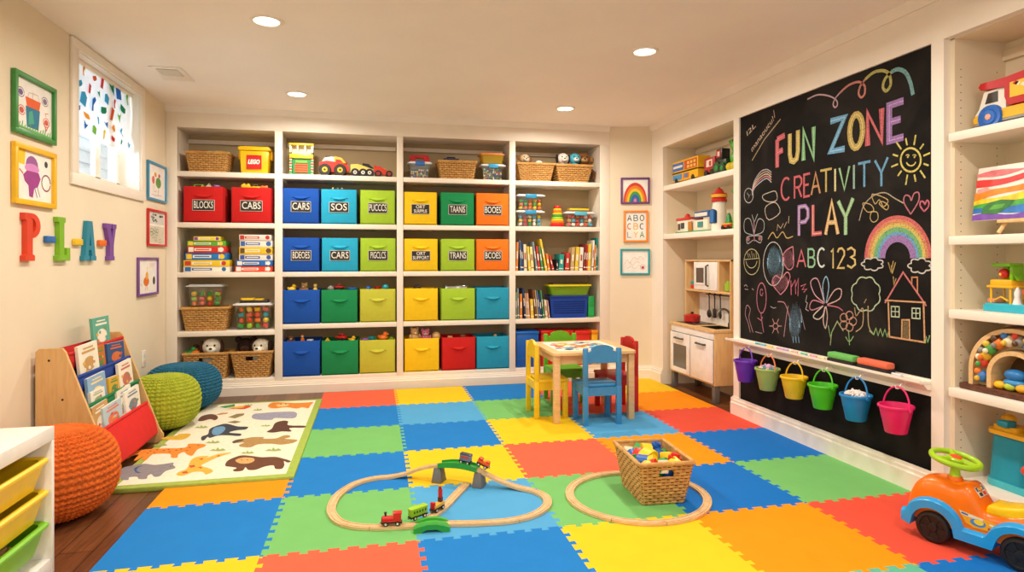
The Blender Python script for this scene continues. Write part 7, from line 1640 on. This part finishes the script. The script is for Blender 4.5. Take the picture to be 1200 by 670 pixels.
m = MB(); m.sweep(DG, prof, 'track_wood'); solo('train_track', m, 'straight wooden track running diagonally inside the loop to the bridge', 'train track', group='wooden train track pieces')
m = MB(); m.sweep([(.182, 2.664, z0), (.238, 2.66, z0), (.294, 2.655, z0)], prof, 'track_wood'); solo('train_track', m, 'short wooden track inside the green crossing', 'train track', group='wooden train track pieces')
# green crossing piece straddling the near straight
t = thing('crossing_ramp', 'small green plastic arch straddling the track in front of the train', 'track piece', (.238, 2.615, ZM+.0005), math.radians(-5))
G_ = P('#2f9e36'); m = MB(); tri(-.022, .03, [(-.075, 0), (-.075, .018)]+[(x, z) for x, z in ((-.05, .026), (-.02, .033), (.02, .033), (.05, .026))]+[(.075, .018), (.075, 0), (.045, 0), (.02, .012), (-.02, .012), (-.045, 0)], m, G_); m.build('arch_wall', t)
m = MB()
for k in range(2): tri(.012+k*.042, .018, [(-.07, .016), (-.045, .024), (-.015, .030), (.02, .030), (.05, .024), (.07, .016), (.07, .0135), (.0, .0185), (-.07, .0135)], m, P('#3fb040'))
m.build('ramp_strip', t)
# bridge
bdir = V((.512-.332, 3.078-3.185, 0)); bl_ = bdir.length; ba = math.atan2(bdir.y, bdir.x); bc = ((.332+.512)/2, (3.078+3.185)/2, 0)
t = thing('toy_bridge', 'green arched toy railway bridge on two grey piers', 'toy bridge', (bc[0], bc[1], ZM+.0005), ba)
hb = zr-ZM
m = MB(); n = 12; top = [(-bl_/2+bl_*k/n, hb-.004+.014*math.sin(PI*k/n)) for k in range(n+1)]; bot = [(x, z-.014-.004*math.sin(PI*(x/bl_+.5))) for x, z in top][::-1]
tri(-.03, .008, [(x, z+.010) for x, z in top]+bot, m, P('#2f9e3a')); tri(.022, .008, [(x, z+.010) for x, z in top]+bot, m, P('#2f9e3a')); tri(-.024, .048, top+[(x, z+.004) for x, z in bot], m, P('#3aae44')); m.build('deck', t)
for s_ in (-1, 1):
    m = MB(); q = lambda a_, b_, z: [(s_*(bl_/2+.006)-a_, -b_, z), (s_*(bl_/2+.006)+a_, -b_, z), (s_*(bl_/2+.006)+a_, b_, z), (s_*(bl_/2+.006)-a_, b_, z)]
    vs = q(.028, .036, 0)+q(.018, .026, hb-.020); bm = bmesh.new(); bv = [bm.verts.new(v) for v in vs]
    for f in ((3, 2, 1, 0), (4, 5, 6, 7), (0, 1, 5, 4), (1, 2, 6, 5), (2, 3, 7, 6), (3, 0, 4, 7)): bm.faces.new([bv[i] for i in f])
    bmesh.ops.bevel(bm, geom=bm.edges[:], offset=.004, segments=2, profile=.5, affect='EDGES'); m.bm(bm, mat('pier_gray', '#77726e', .55)); m.build('pier', t)
# rolling stock
def wagon(name, label, x, y, z, a, parts, L=.085, pitch=0):
    t = thing(name, label, 'toy train', (x, y, z), a); t.rotation_euler.y = pitch
    m = MB(); m.box(-L/2, L/2, -.013, .013, .009, .017, 'black_rubber', .002); m.cyl((L/2, 0, .012), (L/2+.006, 0, .012), .004, 'steel', seg=8); m.build('chassis', t)
    for wx in (-L*.28, L*.28):
        for wy in (-1, 1):
            m = MB(); m.cyl((wx, wy*.012, .0095), (wx, wy*.017, .0095), .0095, 'black_rubber', seg=16); m.cyl((wx, wy*.017, .0095), (wx, wy*.0176, .0095), .005, P('#d8d4cc'), seg=12); m.build('wheel', t)
    for nm, fn in parts:
        m = MB(); fn(m); m.build(nm, t)
    return t
Rr, Gg, Yy = P('#d2241c'), P('#8cc024'), P('#e8b43a')
ZW = ZT+.0012
wagon('toy_locomotive', 'red wooden toy locomotive leading the train on the track', .075, 2.676, ZW, math.radians(176), [
    ('boiler', lambda m: (m.cyl((-.008, 0, .028), (.04, 0, .028), .0125, Rr), m.box(-.04, .04, -.013, .013, .016, .022, Rr, .002), m.cyl((.04, 0, .028), (.043, 0, .028), .009, P('#2a2422')))),
    ('cab', lambda m: (m.box(-.04, -.008, -.0135, .0135, .02, .05, Rr, .003), m.box(-.043, -.004, -.0155, .0155, .048, .055, Rr, .003))),
    ('funnel', lambda m: m.lathe([(0, .038), (.004, .038), (.005, .05), (.007, .055), (0, .055)], P('#2a2422'), 12, T(.026, 0, 0)))], .088)
wagon('toy_wagon', 'lime green passenger wagon behind the red locomotive', .188, 2.722, ZW, math.radians(212), [
    ('wagon_body', lambda m: m.box(-.043, .043, -.0145, .0145, .016, .046, Gg, .004)), ('roof', lambda m: m.box(-.046, .046, -.0165, .0165, .045, .052, P('#a2d02c'), .004)),
    ('windows', lambda m: [m.box(-.034+.0145*k, -.026+.0145*k, -.0152, .0152, .030, .04, P('#3c5a1c')) for k in range(5)])], .09)
cr_ = wagon('toy_crane_wagon', 'yellow crane wagon with red tower at the tail of the train', .278, 2.788, ZW, math.radians(228), [
    ('wagon_body', lambda m: m.box(-.04, .032, -.014, .014, .016, .032, Yy, .003)), ('red_cabin', lambda m: m.box(.024, .038, -.011, .011, .016, .046, P('#c81e1a'), .003)),
    ('crane_tower', lambda m: (m.box(-.033, -.015, -.009, .009, .03, .052, P('#5a1a18'), .002), m.box(-.031, -.017, -.008, .008, .05, .088, P('#c81e1a'), .002), m.box(-.028, -.018, -.006, .006, .086, .1, P('#a01815'), .002)))], .082)
zb_ = ZM+hb+.0125
wagon('toy_wagon', 'grey-blue toy wagon with red sign standing on the bridge', .452, 3.113, zb_, ba, [
    ('wagon_body', lambda m: m.box(-.03, .03, -.015, .015, .016, .05, P('#6a86a0'), .003)), ('sign', lambda m: (m.box(-.022, .022, -.0162, .0162, .03, .042, P('#c8483a')), m.box(-.03, .03, -.0155, .0155, .044, .052, P('#3c4650'), .003)))], .064, math.radians(7))
wagon('toy_wagon', 'orange toy wagon following down the ramp from the bridge', .532, 3.068, zr+.0045, ba, [
    ('wagon_body', lambda m: (m.box(-.032, .032, -.014, .014, .016, .03, P('#e85a1c'), .003), m.box(-.03, -.006, -.013, .013, .03, .042, P('#d8401c'), .004), m.box(.012, .03, -.012, .012, .028, .04, P('#e8481c'), .004))), ('load', lambda m: m.sph((.002, 0, .034), (.012, .011, .009), P('#f2b424'), 12, 8))], .066, math.radians(20))
# round loop of track
Rl = .325; lc = (1.235, 2.775)
ang = [(185, 228, 'left end'), (228, 268, 'near left'), (268, 305, 'nearest the viewer'), (305, 350, 'near right'), (350, 385, 'right end'), (385, 430, 'far right behind the basket'), (430, 492, 'behind the basket'), (492, 545, 'far left')]
for a0, a1, nm in ang:
    m = MB(); n = 10; m.sweep([(lc[0]+Rl*math.cos(math.radians(a0+.15+(a1-a0-.3)*k/n)), lc[1]+Rl*.96*math.sin(math.radians(a0+.15+(a1-a0-.3)*k/n)), z0) for k in range(n+1)], prof, 'track_wood')
    solo('train_track', m, 'curved wooden track of the round loop, '+nm, 'train track', group='round wooden track loop')
# big block basket
bk = wicker_basket('block_basket', 'open wicker basket full of wooden blocks inside the round track loop', (1.325, 2.805, ZM+.0005), math.radians(-3.5), .205, .285, .262, .368, .20, 13, 11, 'wicker_light', (0, 2), None)

rr = random.Random(12); M = bk.matrix_basis.copy() if False else T(1.325, 2.805, ZM) @ RZ(math.radians(-3.5))
m = MB(); m.box(-.105, .105, -.15, .15, .010, .012, 'wicker_light')
BLK = [('arch', 'blue', -.075, -.05, .155, .045, .9), ('arch', 'yellow', -.02, .0, .165, .045, .3), ('peg', 'blue', .045, .02, .162, .036, 0), ('block', 'yellow', .09, -.02, .165, .034, .5), ('peg', 'red', .075, -.1, .172, .04, 1.1), ('blockhat', 'green', -.02, .115, .17, .042, .4), ('arch', 'yellow', -.085, -.12, .145, .04, 2.2), ('block', 'green', -.06, -.155 + .03, .15, .0, .2), ('arch', 'yellow', -.03, -.075, .16, .042, .8), ('blockhat', 'red', -.045, -.13, .175, .034, .2), ('blockhat', 'cream', .01, -.125, .165, .038, .9), ('block', 'yellow', .06, -.13, .17, .028, .1), ('block', 'green', .035, -.07, .15, .034, .4), ('block', 'dark brown', .06, .075, .15, .034, .3), ('arch', 'blue', -.075, .07, .14, .042, .1), ('ball', 'yellow', .03, .13, .14, .035, 0), ('peg', 'green', -.09, .02, .145, .032, .4), ('block', 'blue', .024, -.122, .135, .028, .1), ('block', 'green', -.034, -.122, .135, .028, .1), ('block', 'red', .0, .05, .15, .03, .6), ('block', 'blue', .08, .12, .14, .034, .2), ('arch', 'yellow', .0, .08, .172, .04, 1.4), ('block', 'red', -.05, .04, .168, .03, .8), ('peg', 'blue', .06, .11, .172, .036, 0), ('block', 'cream', -.07, .135, .15, .03, .3), ('blockhat', 'green', .085, .05, .165, .034, .7)]
OB = ['deep in the basket', 'by the left rim', 'near the middle', 'by the right rim', 'at the far end', 'near the handle hole']
cntb = {}
for i, (k, c, x, y, z, s_, r_) in enumerate(BLK):
    if s_ == 0: s_ = .032
    lx, ly = (.205+.057*z/.2)/2-.010-s_*1.15, (.285+.083*z/.2)/2-.010-s_*1.15; x = max(-lx, min(lx, x)); y = max(-ly, min(ly, y))
    p = M @ V((x, y, z+.008)); place = ('far end' if y > .04 else 'near end' if y < -.09 else 'middle')+(', left side' if x < -.035 else ', right side' if x > .035 else '')
    toy(k, HUE[c], p, s_, '%s %s in the big wicker basket, %s' % (c, TN[k].replace('_', ' '), place), rot=(rr.uniform(-.5, .5), rr.uniform(-.5, .5), r_), hex2=HUE[c], group='blocks in the big basket')
# ================================================================== RIDE-ON CAR
t = thing('ride_on_car', 'orange and blue toddler ride-on car with a lime steering wheel', 'ride-on toy', (2.323, 1.968, ZM), 0); t.scale = (.92,)*3
fd = V((-.106, .274)).normalized(); t.rotation_euler.z = math.atan2(fd.y, fd.x)       # local +X is the front, +Y its left, -Y right; viewer sees local +Y side
OR, BL2, YE, LI = P('#f27200', .28), P('#1f9be0', .28), P('#f8c80c', .3), P('#a4d01c', .3)
WX, WR = .15, .068
HW = .085
def prof_body(n=40):
    top = [(-.30, .16), (-.285, .21), (-.25, .235), (-.2, .232), (-.1, .198), (-.04, .193), (-.018, .215), (.012, .268), (.035, .284), (.06, .277), (.085, .274), (.12, .282), (.17, .278), (.21, .262), (.245, .22), (.262, .16), (.262, .12)]
    return [(p.x, p.y) for p in cat_rom([(x, z, 0) for x, z in top], 4)]
tp_ = prof_body(); zlow = .085
m = MB(); vs = []; fs = []; n = len(tp_); sec = 9
def body_sec(x, zt): 
    wd = HW*(1-.22*max(0, (x-.16)/.1)**2-.2*max(0, (-x-.2)/.1)**2); o = []
    for k in range(sec):
        a = PI*k/(sec-1); yy = math.cos(a); zz = math.sin(a)
        o.append((x, wd*(abs(yy)**.55)*(1 if yy > 0 else -1), zlow+(zt-zlow)*(abs(zz)**.42)))
    return o
for x, z in tp_: vs += body_sec(x, z)
for i in range(n-1):
    for k in range(sec-1): a = i*sec+k; fs.append((a, a+1, a+sec+1, a+sec))
fs += [list(range(sec)), list(range((n-1)*sec, n*sec))[::-1]]
m.add(vs, fs, OR); m.build('car_body', t, label='glossy orange car body', sharp=60)
# blue fender band with wheel arches
m = MB()
def fz(x):                                           # upper edge of the blue band
    f = lambda c: .155-.035*0 if False else math.sqrt(max(0, 1-((x-c)/.115)**2))
    return max(.105, .085+.108*f(WX), .085+.10*f(-WX-.01))
xs = [-.29+.575*k/60 for k in range(61)]
vs = []; fs = []
for s_ in (1, -1):
    o = len(vs)
    for x in xs:
        zt_ = fz(x); za = 0
        for c in (WX, -WX-.01):
            q = 1-((x-c)/.083)**2
            if q > 0: za = max(za, WR+.083*math.sqrt(q))
        zb_ = max(.055, za); zb_ = min(zb_, zt_-.012)
        w_ = HW+.022-(.03*max(0, (abs(x+.0)-.24)/.05))
        vs += [(x, s_*(HW-.03), zt_+.004), (x, s_*(w_-.012), zt_), (x, s_*w_, zt_-.010), (x, s_*w_, zb_), (x, s_*(HW-.045), zb_)]
    for i in range(60):
        for k in range(4):
            a = o+i*5+k; fs.append((a, a+5, a+6, a+1) if s_ > 0 else (a, a+1, a+6, a+5))
    fs.append([o+k for k in range(5)]); fs.append([o+300+k for k in range(5)])
m.add(vs, fs, BL2); m.box(-.27, .26, -HW+.04, HW-.04, .06, .1, BL2); m.build('fender', t, label='blue wheel arches and sill', sharp=50)
m = MB(); sp = [(-.255, .236), (-.24, .262), (-.2, .262), (-.14, .236), (-.08, .222), (-.05, .222), (-.035, .214), (-.03, .18), (-.255, .18)]
bm = bmesh.new(); pv = [bm.verts.new((x, -.062, z)) for x, z in sp]; f = bm.faces.new(pv); r = bmesh.ops.extrude_face_region(bm, geom=[f])
for v in [g for g in r['geom'] if isinstance(g, bmesh.types.BMVert)]: v.co.y += .124
bmesh.ops.recalc_face_normals(bm, faces=bm.faces[:]); bmesh.ops.bevel(bm, geom=bm.edges[:], offset=.012, segments=3, profile=.5, affect='EDGES'); m.bm(bm, YE); m.build('seat', t, label='yellow saddle seat', sharp=50)
Md = T(.004, 0, .252) @ RY(-.96)
m = MB(); m.box(-.026, .026, -.048, .048, -.012, .0, OR, .005, Md); dsh = m.build('dashboard', t)
m = MB(); m.box(-.021, .021, -.040, .040, 0, .0008, PAP('#d8d4cc'), 0, Md); m.box(.002, .018, -.034, .034, .0008, .0014, PAP('#3a5aa0'), 0, Md); m.box(-.018, -.004, -.03, -.005, .0008, .0014, PAP('#d8402c'), 0, Md); m.box(-.018, -.004, .005, .03, .0008, .0014, PAP('#3c332e'), 0, Md); m.box(.005, .015, -.022, .022, .0014, .002, PAP('#efc84a'), 0, Md); m.build('dash_sticker', dsh)
m = MB(); m.lathe([(0, 0), (.024, 0), (.019, .03), (.017, .05), (.024, .078), (0, .078)], LI, 20, T(.1, 0, .275)); m.lathe([(.032, -.006), (.026, .012), (0, .012)], OR, 20, T(.1, 0, .278)); m.build('steering_column', t)
Ms = T(.098, 0, .362) @ RY(-.17); m = MB(); m.tube([(.088*math.cos(k*PI/18), .088*math.sin(k*PI/18), 0) for k in range(36)], .0125, LI, 12, True, M=Ms)
for a in (0, 2.09, 4.19): m.tube([(.0, 0, 0), (.085*math.cos(a+PI), .085*math.sin(a+PI), 0)], .013, LI, 8, M=Ms)
m.lathe([(0, -.012), (.034, -.012), (.036, .004), (.03, .010), (0, .012)], LI, 20, Ms); sw_ = m.build('steering_wheel', t, label='lime steering wheel')
m = MB(); m.sph((0, 0, .011), (.024, .024, .008), P('#e8501c'), 16, 8, Ms); m.build('horn_button', sw_)
for cx in (WX, -WX-.01):
    for s_ in (1, -1):
        m = MB(); M_ = T(cx, s_*(HW-.022), WR) @ RX(-PI/2*s_); m.lathe([(0, 0), (WR-.006, 0), (WR, .008), (WR, .03), (WR-.006, .038), (WR*.74, .04), (WR*.70, .034), (WR*.3, .032), (WR*.26, .038), (0, .04)], 'black_rubber', 36, M_)
        for k in range(6): m.box(WR*.28, WR*.7, -.004, .004, .033, .037, 'black_rubber', 0, M_ @ RZ(k*PI/3))
        m.build('wheel', t)
# side sticker on both sides
for s_ in (1, -1):
    m = MB(); yv = s_*(HW+.0007); q = lambda pts, c, d: m.add([(x, yv+s_*d, z) for x, z in pts], [list(range(len(pts)))], PAP(c))
    q([(.055, .178), (-.02, .168), (-.085, .160), (-.092, .122), (-.0, .118), (.03, .13)], '#f2a81c', .0003); q([(.052, .174), (.0, .168), (-.035, .164), (-.03, .152), (.045, .16)], '#e8e2d4', .0006); q([(.045, .171), (.02, .167), (.02, .161), (.045, .164)], '#2a5aa8', .0009); q(arc(-.015, .142, .028, .016, 0, 340, 12), '#3a8ac8', .0009); q(arc(-.018, .146, .018, .012, 0, 340, 12), '#f2d22a', .0012); q([(-.05, .135), (-.085, .132), (-.088, .124), (-.05, .125)], '#c83a2a', .0009); q([(-.055, .152), (-.08, .15), (-.08, .143), (-.055, .145)], '#f4ead0', .0009)
    m.build('side_sticker', t)
